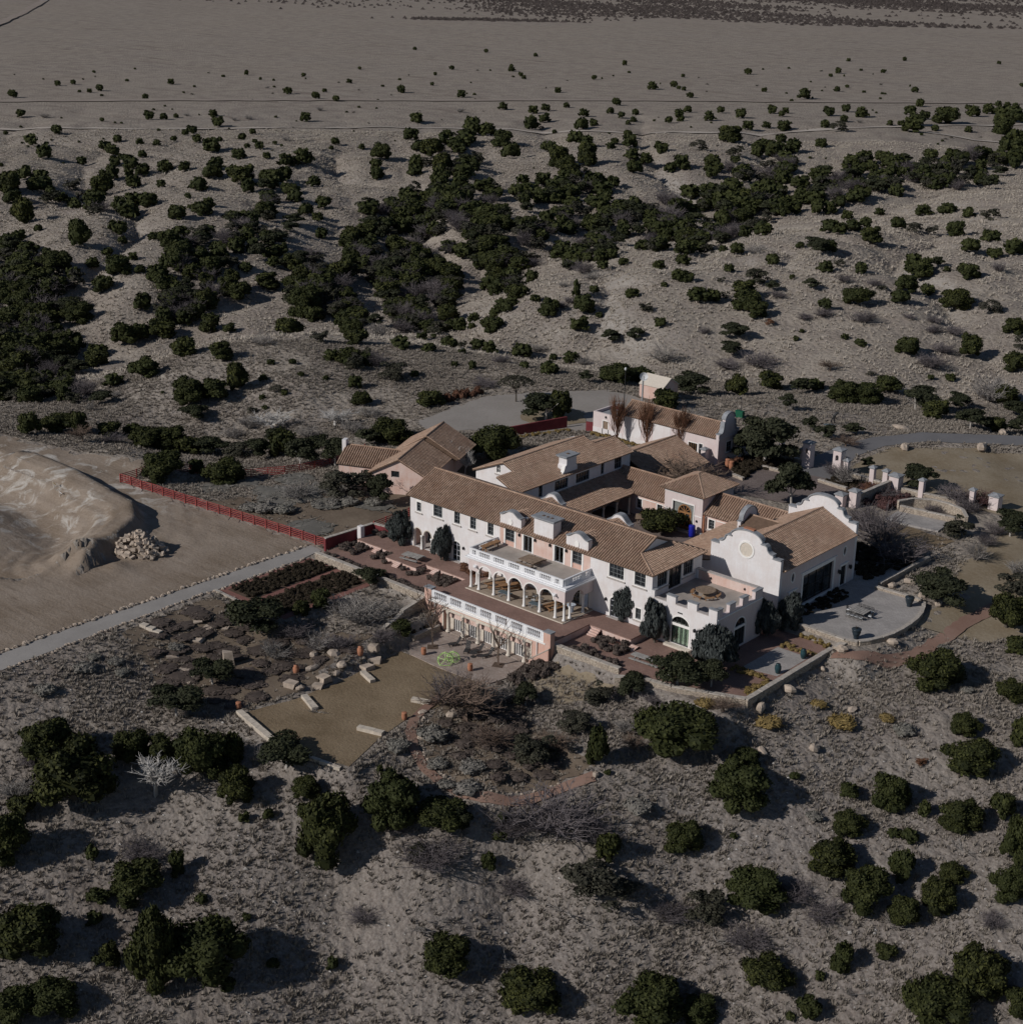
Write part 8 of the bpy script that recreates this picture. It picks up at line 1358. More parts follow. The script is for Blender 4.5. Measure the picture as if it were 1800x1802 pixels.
p3:j-226,605,15.2,8.4 j-190,594,11.6,7.9 j-229,454,9.6,6.5 j-170,566,10.5,7.2 j-259,463,12.2,6.7 j-227,465,8.5,5.8 j-215,646,10.3,7.2 j-207,644,10.3,7.2 j-217,388,7.7,5.2 j-230,584,9.1,6.3 j-226,402,7.4,5 j-220,560,12,6.6 j-247,472,8.7,4.8 o-237,435,8.9,4.9 o-251,427,8.3,4.6 o-246,535,9.4,5.1 j-347,668,8.7,6.1 j-270,599,7.4,5.2 j-270,525,6.9,4.8 j-235,654,7.7,5.4 j-237,676,7.9,5.5 j-188,472,6.2,4.2 j-211,398,5.7,3.8 j-210,362,5.5,3.6 j-308,545,6.9,4.8 j-246,485,6.5,3.7 o-206,408,5.8,3.2 j-285,591,6.8,4.7 j-280,509,6.2,4.3 j-259,630,6.9,4.8 j-226,487,5.8,4 j-311,521,5.5,4.8 j-311,578,6.1,4.3 j-258,543,5.7,4 j-243,615,6.1,4.3 j-228,422,4.9,3.3 j-228,386,4.7,3.2 j-289,616,5.9,4.1 j-280,680,5.9,4.1 j-344,549,5.1,3.5 j-330,559,5.1,3.5 j-278,522,4.7,3.3 j-265,573,4.6,3.2 j-239,713,5.2,3.7 j-467,791,5.7,4.1 j-307,585,4.4,3.1 j-298,567,4.3,3 j-202,582,4.2,2.9 j-217,577,4.2,2.9 j-432,849,5.4,3.9 j-328,764,4.9,3.4 j-395,623,4.5,3.1 j-253,721,4.5,3.2 j-247,720,4.5,3.2 j-253,684,4.4,3.1 j-242,578,3.9,2.7 j-238,582,3.9,2.7 j-320,510,3.8,2.7 j-362,730,4.4,3.1 b-258,576,3.6,2.1 j-389,691,3.9,2.8 j-424,657,3.5,2.5 j-460,994,4.1,2.9 j-414,879,3.7,2.6 j-480,734,3.4,2.4 j-303,859,3.5,2.5 j-484,952,3.5,2.5 j-421,821,3.1,2.2 j-372,759,2.9,2 j-396,1021,3.6,2.6
ho23:b27.7,73.2,2.8,2.4
ho12:b-9.8,65,2.5,2
dots:j-666,430,2.7,1.5 j-363,392,2,1.1 b-254,446,2,0.8 b-580,411,2.3,1.1 j-347,736,2.6,1.4 b-198,557,2.2,0.9 j-168,505,1.9,1 b-360,281,1.8,0.7 j-343,472,2.2,1.2 j-657,495,2.7,1.5 j-526,345,2,1.1 j-470,234,1.6,0.9 j-263,394,1.6,0.9 j-419,891,2.7,1.5 b-368,794,2.8,1.1 b-353,251,1.6,0.6 b-196,547,2,0.8 j-486,539,2.3,1.3 j-433,882,3,1.6 j-344,650,2.6,1.4 j-603,368,2.2,1.2 j-615,440,2.3,1.3 j-242,423,1.8,1 j-210,550,2.1,1.2 j-578,570,2.3,1.3 j-158,535,2,1.1 b-250,680,2.5,1 j-477,440,1.8,1.1 j-159,531,2.1,1.1 j-314,445,1.6,0.9 b-374,421,1.9,0.8 j-486,351,2.2,1.2 j-175,493,1.9,1.1 b-448,854,3.1,1.2 b-414,721,2.6,1.1 j-193,538,1.9,1 j-212,455,1.7,0.9 j-403,210,1.4,0.8 j-590,413,2,1.1 j-244,477,1.7,0.9 j-628,371,2.5,1.4 j-356,685,2.6,1.4 j-470,377,1.9,1 b-347,351,1.9,0.7 j-464,586,2,1.1 j-451,292,1.9,1.1 b-177,471,1.3,0.9 j-334,735,2.4,1.3 j-554,532,2.4,1.3 b-439,703,2.3,1.1 j-319,429,1.6,0.9 j-318,704,2.1,1.1 j-183,466,1.7,0.9 j-288,525,1.8,1 b-680,502,2,1.4 b-465,678,2.1,1.2 j-523,732,2.6,1.4 j-437,216,1.6,0.9 j-721,445,2.7,1.5 b-587,527,2.1,1 j-252,487,1.8,1 b-462,422,2,0.8 b-282,322,1.2,0.7 b-550,644,1.9,1.2 j-189,526,1.4,0.9 b-311,546,1.5,1 j-332,735,1.9,1.2 j-277,542,2.1,1.1 b-559,451,2,0.9 j-335,236,1.2,0.7 j-361,239,1.5,0.8 j-332,504,1.9,1.1 b-464,252,1.6,0.6 j-172,476,1.4,0.7 j-367,412,1.3,0.9 j-446,259,1.2,0.9 b-411,421,1.7,0.7 j-168,520,1.8,1 j-588,477,2,1.1 j-488,295,1.4,0.9 j-476,856,2.3,1.3 b-229,421,1.2,0.8 j-313,530,1.5,0.9 j-204,587,1.3,1 j-254,544,1.6,0.9 j-538,361,1.6,0.9 b-411,293,1.5,0.6 j-275,623,1.5,1 j-482,832,1.9,1.3 j-279,421,1.3,0.7 j-304,513,1.5,0.8 b-410,661,1.6,1.1 j-486,297,1.7,1 j-355,475,1.3,1 j-231,427,1.2,0.7 j-530,294,1.5,0.8 b-596,661,2.5,1 j-206,458,1.1,0.8 j-292,313,1.1,0.6 j-518,264,1.7,0.9 j-347,677,1.7,1 b-485,601,1.4,1.2 j-357,370,1.4,0.8 j-467,443,1.5,0.8 j-291,330,1,0.7 j-299,489,1.3,0.8 j-350,799,1.5,1.4 j-441,324,1.2,0.9 j-322,300,1,0.8 j-341,787,2,1.1 b-546,505,1.6,1 j-727,480,2.2,1.2 j-465,420,1.7,0.9 b-538,419,1.6,0.8 j-493,540,1.6,0.9 j-498,474,1.5,0.9 j-417,214,1.1,0.7 j-548,643,1.8,1 j-505,680,1.5,1.3 b-698,430,1.7,1 j-374,692,1.7,1 j-292,415,1.3,0.7 b-469,521,1.7,0.8 j-336,236,1.2,0.7 b-471,739,2.3,0.9 j-365,356,1,0.8 b-258,636,1.5,0.9 j-400,561,1.2,1.1 j-451,250,1.4,0.8 b-424,396,1.3,0.8 b-737,399,1.7,1 b-410,858,1.5,1.4 j-513,702,1.6,1.1 b-412,435,1.3,0.8 j-369,724,1.5,1 b-266,418,1.2,0.6 b-424,348,1,1 b-509,650,1.8,0.9 b-316,387,1,0.8 j-463,244,1.3,0.7 j-399,363,1,0.9 j-416,830,1.4,1.5 j-312,342,0.9,0.7 b-380,746,1.5,1 j-316,441,1.1,0.7 j-284,635,1.4,0.8 j-590,667,1.6,1.1 b-193,577,1.3,0.7 j-538,592,1.5,0.9 b-596,596,1.4,1.2 j-178,472,1,0.6 j-274,345,0.8,0.7 j-449,372,1.2,0.7 b-202,451,0.8,0.8 b-339,517,1.2,0.7 j-360,398,1.1,0.6 b-513,499,1.2,1 j-496,350,1,0.9 j-407,773,1.4,1.1 j-703,397,1.5,0.9 j-689,415,1.6,0.9 j-261,532,1.2,0.7 b-444,452,1.2,0.7 j-524,355,1.1,0.7 b-181,512,0.9,0.7 j-460,682,1.2,1 j-618,528,1.3,0.9 j-171,553,1.1,0.6 b-426,481,1,0.7 j-729,450,1.3,0.9
'''

KIND = {'j': ('juniper', 'juniper', 'juniper'), 'p': ('pinyon_pine', 'pinyon pine', 'pine'), 'o': ('scrub_oak', 'grey-green scrub oak', 'shrub'), 'u': ('bare_thicket', 'leafless purple-grey thicket', 'bush'), 'b': ('bare_bush', 'leafless grey bush', 'bush'), 's': ('sagebrush', 'pale sagebrush mound', 'bush'), 'd': ('dead_branches', 'bundle of dead grey branches lying', 'dead branches'), 'n': ('bare_tree', 'leafless brown small tree', 'tree'), 'c': ('blue_cypress', 'blue-grey cypress', 'cypress'), 'g': ('bunch_grass', 'tuft of golden bunch grass', 'grass tuft'), 'w': ('bleached_tree', 'bleached white leafless tree', 'tree'), 'q': ('young_tree', 'slim leafless young tree', 'tree'), 't': ('bare_poplar', 'upright rust-brown leafless poplar', 'poplar'), 'v': ('dark_red_bush', 'dark red leafless bush', 'bush'), 'r': ('rust_shrub', 'rust-brown leafy shrub', 'shrub'), 'm': ('umbrella_tree', 'flat-topped lone tree', 'tree')}
PLACE = {'fl': 'left of the round lawn', 'bl': 'on the lower left slope', 'bm': 'below the brick path loop', 'fr': 'below the right garden wall', 'br': 'on the lower right slope', 'rm': 'right of the hall', 'yd': 'around the fenced yard', 'ga': 'between round lawn and house', 'sc': 'on the open near slopes', 'pt': 'in the lower patio', 'r1': 'on the ridge behind the dirt', 'r2': 'on the far left hillside', 'r3': 'on the hill behind the house', 'r4': 'on the right hillside', 'p1': 'on the left plain', 'p2': 'on the middle plain', 'p3': 'on the right plain', 'w1': 'in the far left gully wood', 'w2': 'in the left gully', 'w3': 'in the central gully wood', 'w4': 'in the upper middle wood', 'w5': 'in the upper right wood', 'dots': 'on the plain'}
HOL = ['broad blue-grey cypress at the left corner of the main house', 'slim blue-grey cypress between the three arches and the arched door', 'blue-grey cypress against the facade right of the loggia', 'blue-grey cypress left of the tall arched glass door', 'widest blue-grey cypress at the front corner of the crenellated wing', 'blue-grey cypress on the shaded side of the crenellated wing, nearer', 'blue-grey cypress on the shaded side of the crenellated wing, by the hall wall',
       'leftmost of three rust-brown poplars before the garage', 'middle one of three rust-brown poplars before the garage', 'rightmost of three rust-brown poplars before the garage', 'wide leafless brown tree behind the entrance range', 'low dark round shrub in the courtyard before the carved door', 'small leafless shrub between the poplars', 'dense dark green juniper at the left end of the long red wall', 'open dark pine on the island of the gravel drive', 'small juniper at the end of the long red wall', 'large pine in the forecourt beyond the hall roof', 'largest pine beside the garage end wall, left of the gateway', 'paler slim pine against the garage end wall', 'low dark juniper behind the garage roof', 'flat-topped lone tree on the island of the gravel drive', 'juniper beside the rust hedge above the drive', 'leafless bush against the garage wall', 'leafless bush by the right gate pillar']
veg = []
for ln in VEG.strip().split('\n'):
    z, items = ln.split(':')
    for it in items.split():
        q = it[1:].split(','); veg.append([it[0], float(q[0]), float(q[1]), float(q[2]), float(q[3]), z])
veg.sort(key=lambda v: -v[3]*v[4]/((v[1]-OX)**2+(v[2]-OY)**2))
vz = H(np.array([v[1] for v in veg]), np.array([v[2] for v in veg]))
SITE0 = [rect(-.5, -12, 53.5, 34), rect(9.9, 32, 43, 55), rect(-1.5, 10, 10, 39), rect(-16.5, 62, 11, 68), rect(44, 14, 54, 34)]
def blocked(x, y):
    a = np.array([x]); b = np.array([y]); return any(inside_dist(a, b, p)[0] <= 0 for p in SITE0)
count = {}; rest = []; single = []
for i, v in enumerate(veg):
    k, x, y, w, h, z = v; D = math.hypot(x-OX, y-OY); px = w/D*1600
    if z[0] == 'w' and math.hypot(x-20, y-20) < 75: continue
    if not z.startswith('ho') and z != 'pt' and blocked(x, y): continue
    if (k == 'j' and count.get('j', 0) >= 300) or z == 'dots' or (px < 13 and z in ('w1', 'w2', 'w3', 'w4', 'w5', 'p1', 'p2', 'p3', 'r2', 'r4') and count.get(k, 0) > 120): rest.append((v, float(vz[i]))); continue
    count[k] = count.get(k, 0)+1; single.append((v, float(vz[i]), px, D))
# labels: a row by distance and a place in it from the left
groups = {}
for s in single: groups.setdefault((s[0][0], s[0][5]), []).append(s)
def ordn(i): return ['leftmost', 'second from the left', 'third from the left', 'fourth from the left', 'fifth from the left', 'sixth from the left'][i] if i < 6 else '%dth from the left' % (i+1) if (i+1) % 10 not in (1, 2, 3) or i < 20 else '%d%s from the left' % (i+1, {1: 'st', 2: 'nd', 3: 'rd'}[(i+1) % 10])
names = {}
for (k, z), L in groups.items():
    noun = KIND[k][1]
    if z.startswith('ho'): names[id(L[0])] = (HOL[int(z[2:])], None); continue
    if len(L) == 1: names[id(L[0])] = ('lone %s %s' % (noun, PLACE[z]), None); continue
    L = sorted(L, key=lambda s: s[3]); nb = 1 if len(L) < 9 else 2 if len(L) < 18 else 3 if len(L) < 30 else 5
    bands = {1: [''], 2: ['nearer ', 'farther '], 3: ['nearest ', 'middle-row ', 'farthest '], 5: ['nearest ', 'lower ', 'middle-row ', 'upper ', 'farthest ']}[nb]
    for b in range(nb):
        seg = sorted(L[len(L)*b//nb:len(L)*(b+1)//nb], key=lambda s: math.atan2(s[0][1]-OX, s[0][2]-OY))
        for i, s in enumerate(seg):
            big = 'big ' if s[2] > 60 else 'small ' if s[2] < 16 else ''
            names[id(s)] = ('%s%s%s %s, %s' % (bands[b], big, noun, PLACE[z], ordn(i) if i < len(seg)-1 or len(seg) < 2 else 'rightmost'), '%ss %s' % (noun, PLACE[z]))
rv = random.Random(11)
def put(me, name, par, sx, sz, rz, loc=(0, 0, 0)):
    o = bpy.data.objects.new(name, me); COL.objects.link(o); o.parent = par; o.scale = (sx, sx*rv.uniform(.92, 1.08), sz); o.rotation_euler = (rv.uniform(-.05, .05), rv.uniform(-.05, .05), rz); o.location = loc; return o
for s in single:
    (k, x, y, w, h, z), zz, px, D = s; nm = KIND[k]; lab, grp = names[id(s)]; rz = rv.random()*6.28
    if z == 'pt': zz = -4.06
    if z.startswith('ho'):
        i = int(z[2:])
        if i in (0, 1, 2): zz = 0
        elif i in (3, 4): zz = -.85
        elif i in (5, 6): zz = -.9
        elif i == 11: zz = -.05
        if i == 0: x, y = -1.9, -.9
        elif i == 1: x, y = 6.9, -1.25
        elif i == 3: x = 44.7
        elif i == 10: x, y, zz = 16.2, 44.5, -.2
        elif i == 4: x, y = 54.4, -1.6
    near = px > 30
    if k == 'j': me = rv.choice(J_A if px > 34 else J_B if px > 15 else J_C)
    elif k == 'p': me = rv.choice(P_A if px > 28 else P_B)
    elif k == 'o': me = rv.choice(O_A if px > 28 else O_B)
    elif k == 'm': me = None
    else: me = rv.choice({'u': U_A, 'b': B_A, 's': S_A, 'd': D_A, 'n': N_A, 'c': C_A, 'g': G_A, 'w': W_A, 'q': Q_A, 't': T_A, 'v': V_A, 'r': R_A}[k])
    if k == 'm':
        t = thing(nm[0], lab, nm[2], (x, y, zz), rz); put(trunkmesh('bark', .62, .03, 3), 'trunk', t, w*.9, h, 0)
        mb = MB()
        for i in range(11):
            a = i*.571; q = rv.uniform(.5, 1); mb.tube((0, 0, .45+.02*(i % 5)), (.25*q*math.cos(a), .25*q*math.sin(a), .68), .014, .009, 5); mb.tube((.25*q*math.cos(a), .25*q*math.sin(a), .68), (.48*q*math.cos(a), .48*q*math.sin(a), .8+.08*(1-q)), .009, .004, 4)
        put(mb.mesh('limbs', M['bark']), 'limbs', t, w, h, 0)
        r_ = np.random.default_rng(5); n = 900; a = r_.uniform(0, 6.283, n); q = .5*np.sqrt(r_.uniform(.02, 1, n)); c = np.stack([q*np.cos(a), q*np.sin(a), .97-.5*q*q/.5-np.abs(r_.normal(0, .045, n))], 1)
        v_, f_ = leafquads(c, np.tile([0, 0, 1.], (n, 1)), .055, .04, .1, r_); put(npmesh('crown', v_, f_, M['oak'], r_.random(n)), 'crown', t, w, h, 0); continue
    if px > 34 and k in 'jp':
        t = thing(nm[0], lab, nm[2], (x, y, zz-.05), rz, grp); put(me, 'crown', t, w, h, 0); put(rv.choice(TR_J if k == 'j' else TR_P), 'trunk', t, w, h, 0)
    elif k == 'c' or (k == 'q'):
        t = thing(nm[0], lab, nm[2], (x, y, zz), rz, grp); put(me, 'crown', t, w*1.12, h*1.05, 0); put(TR_J[0], 'trunk', t, w*(.5 if k == 'q' else 1), h*.6, 0)
        if k == 'q': MB().box(-.7, -.7, .0, .7, .7, .04).build('tree_pit', M['bedsoil'], t)
    else:
        o = put(me, nm[0], None, w, h, rz, (x, y, zz-.03)); tag(o, lab, nm[2], grp)
# everything too far or too small to stand singly: one mass of scrub
def mass(name, items, protos, mat, label, cat):
    V, Fq, Tt = [], [], []; n = 0
    for (v, zz) in items:
        k, x, y, w, h, z = v; p = protos[rv.randrange(len(protos))]; a = rv.random()*6.28; c, s_ = math.cos(a), math.sin(a)
        q = p[0]; Q = np.stack([(q[:, 0]*c-q[:, 1]*s_)*w+x, (q[:, 0]*s_+q[:, 1]*c)*w+y, q[:, 2]*h+zz-.05], 1); V.append(Q); Fq.append(p[1]+n); n += len(Q); Tt.append(np.clip(p[2]+rv.uniform(-.25, .25), 0, 1))
    o = link(bpy.data.objects.new(name, npmesh(name, np.concatenate(V), np.concatenate(Fq), M[mat], np.concatenate(Tt)))); return tag(o, label, cat, None, 'stuff')
LC = [crown(400+i, 150, .22, .15) for i in range(6)]; LO = [crown(410+i, 130, .2, .1, 'oak') for i in range(3)]
mass('scattered_junipers', [r for r in rest if r[0][0] in 'jp'], LC, 'juniper', 'many small dark junipers scattered through the gullies and over the plain', 'junipers')
mass('scattered_scrub', [r for r in rest if r[0][0] not in 'jp'], LO, 'oak', 'small grey scrub scattered through the gullies and over the plain', 'scrub')
M['farscrub'] = leafmat('far_scrub_foliage', (.035, .028, .026), (.085, .070, .064), (.06, .05, .045))
# dark belt of scrub at the far edge of the plain
WP = [(-1413, 1029), (-1146, 1046), (-983, 1132), (-795, 1267), (-586, 1473), (-900, 2400), (-1900, 2200), (-2300, 1500)]
r_ = np.random.default_rng(17); n = 90000; X = r_.uniform(-2300, -500, n); Y = r_.uniform(1000, 2500, n); ok = (inside_dist(X, Y, WP) <= 0)
prob = np.clip((fbm(X/210, Y/90, 3, 61)-.30)*2.2, .02, 1)*np.clip((Y-.0*X-1000+(X+1413)*-.25)/300, .15, 1)
ok &= r_.random(n) < prob*1.1; X = np.concatenate([X[ok], -975+r_.normal(0, 1, 420)*26+r_.normal(0, 1, 420)*7]); Y = np.concatenate([Y[ok], 1080+(X[-420:]+975)*.9+r_.normal(0, 9, 420)]); Z = H(X, Y); D8 = np.array([(1, 0, 0), (0, 1, 0), (-1, 0, 0), (0, -1, 0), (0, 0, 1), (0, 0, -.2)]); F8 = np.array([(0, 1, 4), (1, 2, 4), (2, 3, 4), (3, 0, 4), (1, 0, 5), (2, 1, 5), (3, 2, 5), (0, 3, 5)])
sz = r_.uniform(1.6, 3.6, len(X)); V = D8[None]*np.stack([sz, sz, sz*.8], 1)[:, None, :]+np.stack([X, Y, Z], 1)[:, None, :]
me = npmesh('far_scrub', V.reshape(-1, 3), (F8[None]+(np.arange(len(X))*6)[:, None, None]).reshape(-1, 3), M['farscrub'], np.repeat(r_.random(len(X)), 8)); tag(link(bpy.data.objects.new('far_scrub', me)), 'dark belt of low scrub along the far edge of the plain', 'scrub', None, 'stuff')
# dark low spot on the far plain
# ------------------------------------------------------------------ grass tufts and loose stones
def scatter(name, label, proto_mesh, P, rot, scl):
    """points of one mesh, each carrying an instance of a small clump"""
    proto = bpy.data.objects.new(name+'_clump', proto_mesh)
    pm = bpy.data.meshes.new(name); pm.vertices.add(len(P)); pm.vertices.foreach_set('co', np.asarray(P, np.float32).ravel())
    at = pm.attributes.new('scl', 'FLOAT', 'POINT'); at.data.foreach_set('value', np.asarray(scl, np.float32))
    at = pm.attributes.new('rot', 'FLOAT_VECTOR', 'POINT'); at.data.foreach_set('vector', np.asarray(rot, np.float32).ravel())
    o = tag(link(bpy.data.objects.new(name, pm)), label, 'grass', None, 'stuff')
    ng = bpy.data.node_groups.new('scatter', 'GeometryNodeTree'); ng.interface.new_socket('Geometry', in_out='INPUT', socket_type='NodeSocketGeometry'); ng.interface.new_socket('Geometry', in_out='OUTPUT', socket_type='NodeSocketGeometry')
    N = ng.nodes.new; gi = N('NodeGroupInput'); go = N('NodeGroupOutput'); ip = N('GeometryNodeInstanceOnPoints'); oi = N('GeometryNodeObjectInfo'); oi.inputs[0].default_value = proto
    a1 = N('GeometryNodeInputNamedAttribute'); a1.data_type = 'FLOAT'; a1.inputs['Name'].default_value = 'scl'; a2 = N('GeometryNodeInputNamedAttribute'); a2.data_type = 'FLOAT_VECTOR'; a2.inputs['Name'].default_value = 'rot'
    ng.links.new(gi.outputs[0], ip.inputs['Points']); ng.links.new(oi.outputs['Geometry'], ip.inputs['Instance']); ng.links.new(a1.outputs[0], ip.inputs['Scale']); ng.links.new(a2.outputs[0], ip.inputs['Rotation']); ng.links.new(ip.outputs[0], go.inputs[0])
    m = o.modifiers.new('scatter', 'NODES'); m.node_group = ng; return o
def tuftmesh(seed, mat, n=16):
    r = np.random.default_rng(seed); a = r.uniform(0, 6.283, n); q = r.uniform(.05, .5, n); h = r.uniform(.45, 1.0, n); w = r.uniform(.10, .2, n); l = r.uniform(.1, .7, n)
    b = np.stack([q*np.cos(a), q*np.sin(a), np.full(n, -.12)], 1); t = np.stack([-np.sin(a), np.cos(a), a*0], 1)*w[:, None]
    tip = b+np.stack([l*np.cos(a), l*np.sin(a), h+.12], 1); v = np.stack([b-t, b+t, tip], 1).reshape(-1, 3)
    return npmesh('tuft', v, np.arange(3*n).reshape(-1, 3), M[mat], r.random(n))
def tufts(name, n, R0, R1, size, seed, label, keep, mat, k=3):
    r = np.random.default_rng(seed); R = np.sqrt(r.uniform(R0*R0, R1*R1, n)); a = np.radians(r.uniform(-21, 21, n)-41.1); X = OX+R*np.sin(a); Y = OY+R*np.cos(a)
    ok = r.random(n) < keep(X, Y)
    for poly, bl in ((DIRT, 1), (LOT, 0), ([(27.5, 76), (27.5, 92), (46, 109), (70, 125), (95, 118), (95, 70), (75, 30), (67.5, 26), (60, 60), (44, 74.5)], 0), (ROAD, 0), (LAWN, .3), (rect(-8.4, -11.4, 62.9, 13.5), 0), (rect(-7.5, -1, 53.5, 70), 0), (rect(53, 12, 67, 33.2), 0), (rect(16, -21, 34, -10), 0), (rect(-13.2, -63, -8.5, -8), 0), (rect(-9.6, -28.8, 4.5, -11.4), 0), (rect(-16.5, 60, 11.5, 68), 0), (rect(-20.5, 0, 0, 40), 0)):
        ok &= inside_dist(X, Y, poly) > bl
    X = X[ok]; Y = Y[ok]; Z = H(X, Y); m = len(X); P = np.stack([X, Y, Z], 1); rot = np.stack([r.normal(0, .12, m), r.normal(0, .12, m), r.uniform(0, 6.283, m)], 1); s = size*np.clip(r.gamma(5, .2, m), .4, 2.2)
    for i in range(k): scatter(name, label, tuftmesh(seed*10+i, mat), P[i::k], rot[i::k], s[i::k])
GS = [(-8, -31), (4.5, -29.5), (10, -26), (14.2, -22), (16.6, -25), (17.6, -33), (17.4, -40), (15.5, -46.5), (5, -49), (-7.5, -46)]; YD = [(-9, 3), (-9, 40), (-22, 40), (-30, 12), (-38, -8), (-12, -6)]
M['drygrass'] = leafmat('dry_grass_blades', (.19, .162, .138), (.37, .33, .285), (.28, .245, .21))
M['hillgrass'] = leafmat('pale_grass_blades', (.34, .30, .255), (.58, .52, .45), (.46, .41, .355))
tufts('dry_grass', 330000, 95, 335, .30, 5, 'dry bunch grass all over the near slopes', lambda X, Y: np.clip(fbm(X/9, Y/9, 3, 71)*2.2-.35, .15, 1)*(1-.75*((inside_dist(X, Y, GS) <= 0) | (inside_dist(X, Y, YD) <= 0))), 'drygrass')
tufts('hill_grass', 200000, 335, 760, .45, 6, 'dry bunch grass on the hills behind the house', lambda X, Y: np.clip(fbm(X/16, Y/16, 3, 73)*2-.25, .25, 1), 'hillgrass')
r_ = np.random.default_rng(23); n = 13000; R = np.sqrt(r_.uniform(95**2, 260**2, n)); a = np.radians(r_.uniform(-21, 21, n)-41.1); X = OX+R*np.sin(a); Y = OY+R*np.cos(a)
ok = (r_.random(n) < np.clip(fbm(X/13, Y/13, 3, 81)*2.6-.85, .03, 1)) & (Y < -30+.9*(X-10)-10)
for poly in (LAWN, rect(-8.4, -11.4, 62.9, 13.5), rect(-13.2, -63, -8.5, -8)): ok &= inside_dist(X, Y, poly) > .5
X = X[ok]; Y = Y[ok]; Z = H(X, Y); sz = r_.gamma(2, .035, len(X))+.04; V = (D8[None]*r_.uniform(.6, 1.3, (len(X), 6, 1)))*np.stack([sz, sz, sz*.6], 1)[:, None, :]+np.stack([X, Y, Z+sz*.1], 1)[:, None, :]
M['chips'] = leafmat('limestone_chips', (.30, .28, .265), (.52, .50, .48), (.36, .335, .31))
me = npmesh('loose_stones', V.reshape(-1, 3), (F8[None]+(np.arange(len(X))*6)[:, None, None]).reshape(-1, 3), M['chips'], np.repeat(r_.random(len(X)), 8)); tag(link(bpy.data.objects.new('loose_stones', me)), 'pale loose stones strewn over the near slopes', 'stones', None, 'stuff')
# ------------------------------------------------------------------ planting beds
def bed(name, label, poly, z, h, sp, mat, protos, cat='planting'):
    xs = [p[0] for p in poly]; ys = [p[1] for p in poly]; items = []
    gx, gy = np.meshgrid(np.arange(min(xs), max(xs), sp), np.arange(min(ys), max(ys), sp)); gx = gx.ravel()+np.array([rv.uniform(-.3, .3)*sp for _ in range(gx.size)]); gy = gy.ravel()+np.array([rv.uniform(-.3, .3)*sp for _ in range(gy.size)])
    ok = inside_dist(gx, gy, poly) <= 0
    for x, y in zip(gx[ok], gy[ok]):
        if rv.random() < .12: continue
        zz = z if z is not None else h1(x, y)
        items.append((('j', x, y, sp*rv.uniform(1.0, 1.5), h*rv.uniform(.65, 1.25), ''), zz+.03))
    return mass(name, items, protos, mat, label, cat)
LV = [crown(500+i, 90, .26, .09, 'mound') for i in range(4)]
bed('lavender_bed', 'mounded dormant lavender in the first bed beside the red wall', [(-8.2, -7.5), (-4.1, -7.5), (-4.1, -4.1), (-8.2, -4.1)], -.62, .75, .85, 'lavender', LV)
bed('lavender_bed', 'mounded dormant lavender in the second bed left of the jutting terrace', [(-2.1, -7.6), (2.2, -7.6), (2.2, -6.3), (-.1, -6.1), (-.1, -4.1), (-2.1, -4.1)], -.62, .8, .85, 'lavender', LV)
bed('lavender_bed', 'mounded dormant lavender in the bed right of the jutting terrace', [(3.9, -7.6), (7.9, -7.6), (7.9, -4.1), (6.6, -4.1), (6.6, -6.1), (3.9, -6.1)], -.62, .8, .85, 'lavender', LV)
bed('lavender_bed', 'mounded dormant lavender in the bed nearest the loggia steps', [(9.6, -7.4), (13.6, -7.4), (13.6, -4.1), (9.6, -4.1)], -.62, .8, .85, 'lavender', LV)
bed('lavender_strip', 'strip of dormant shrubs along the top of the left retaining wall', [(-7.8, -10.8), (13.8, -11), (13.8, -9.6), (-7.8, -9.3)], -.62, .6, .9, 'lavender', LV)
bed('terrace_shrubs', 'low brown shrubs in the corner behind the left end of the terrace', [(-6.8, -1.6), (-2.9, -1.4), (-2.6, .9), (-8.2, .2)], -.05, .9, .9, 'lavender', LV)
bed('terrace_shrubs', 'low rust shrubs at the left foot of the loggia', [(11.6, -2.6), (16.2, -3.0), (16.2, -.5), (10.6, -.4)], -.05, .7, .8, 'rust', LV)
bed('lavender_bed', 'mounded dormant lavender in the right garden bed before the picnic table', [(38.3, -7.4), (43.9, -7.4), (43.9, -4.3), (39.0, -4.3)], -.92, .95, .9, 'lavender', LV)
bed('lavender_strip', 'strip of dormant shrubs along the right garden wall', [(36.7, -10.4), (46.4, -10.4), (46.0, -9.0), (36.7, -8.6)], -.92, .8, .9, 'lavender', LV)
bed('gold_grass_strip', 'golden grass strip along the grey patio, nearer the wall corner', [(56.4, -.9), (61.9, -.6), (61.9, .6), (56.4, .5)], -.92, .55, .55, 'goldgrass', LV)
bed('gold_grass_strip', 'golden grass strip down the inner side of the long retaining wall', [(60.9, -5.6), (62.3, -5.6), (62.3, -.9), (61.0, -.9)], -.92, .5, .6, 'goldgrass', LV)
bed('gold_grass_strip', 'golden grass strip along the far side of the grey patio', [(56.8, 9.1), (62.0, 9.1), (62.0, 10.4), (56.8, 10.4)], -.92, .55, .55, 'goldgrass', LV)
bed('gold_grass_strip', 'golden grass strip below the front wall of the big paved patio', [(57.2, 13.2), (61.8, 12.9), (62.0, 14.3), (57.2, 14.5)], -.92, .6, .55, 'goldgrass', LV)
bed('picture_window_hedge', 'dark low hedge in front of the hall picture window', [(53.6, 17.8), (55.6, 18.0), (56.6, 24), (56.2, 28.6), (53.6, 29.3)], 0, .45, .6, 'bedplant', LV)
bed('dark_bed', 'larger dark bed of clipped shrubs in the red brick garden, beside the gravel path', rect(-8.5, -27.1, -3.8, -12.2), -1.3, .7, .62, 'bedplant', LV)
bed('dark_bed', 'second dark bed of clipped shrubs in the red brick garden', rect(-2.3, -27.3, 3.0, -12.4), -1.3, .65, .62, 'bedplant', LV)
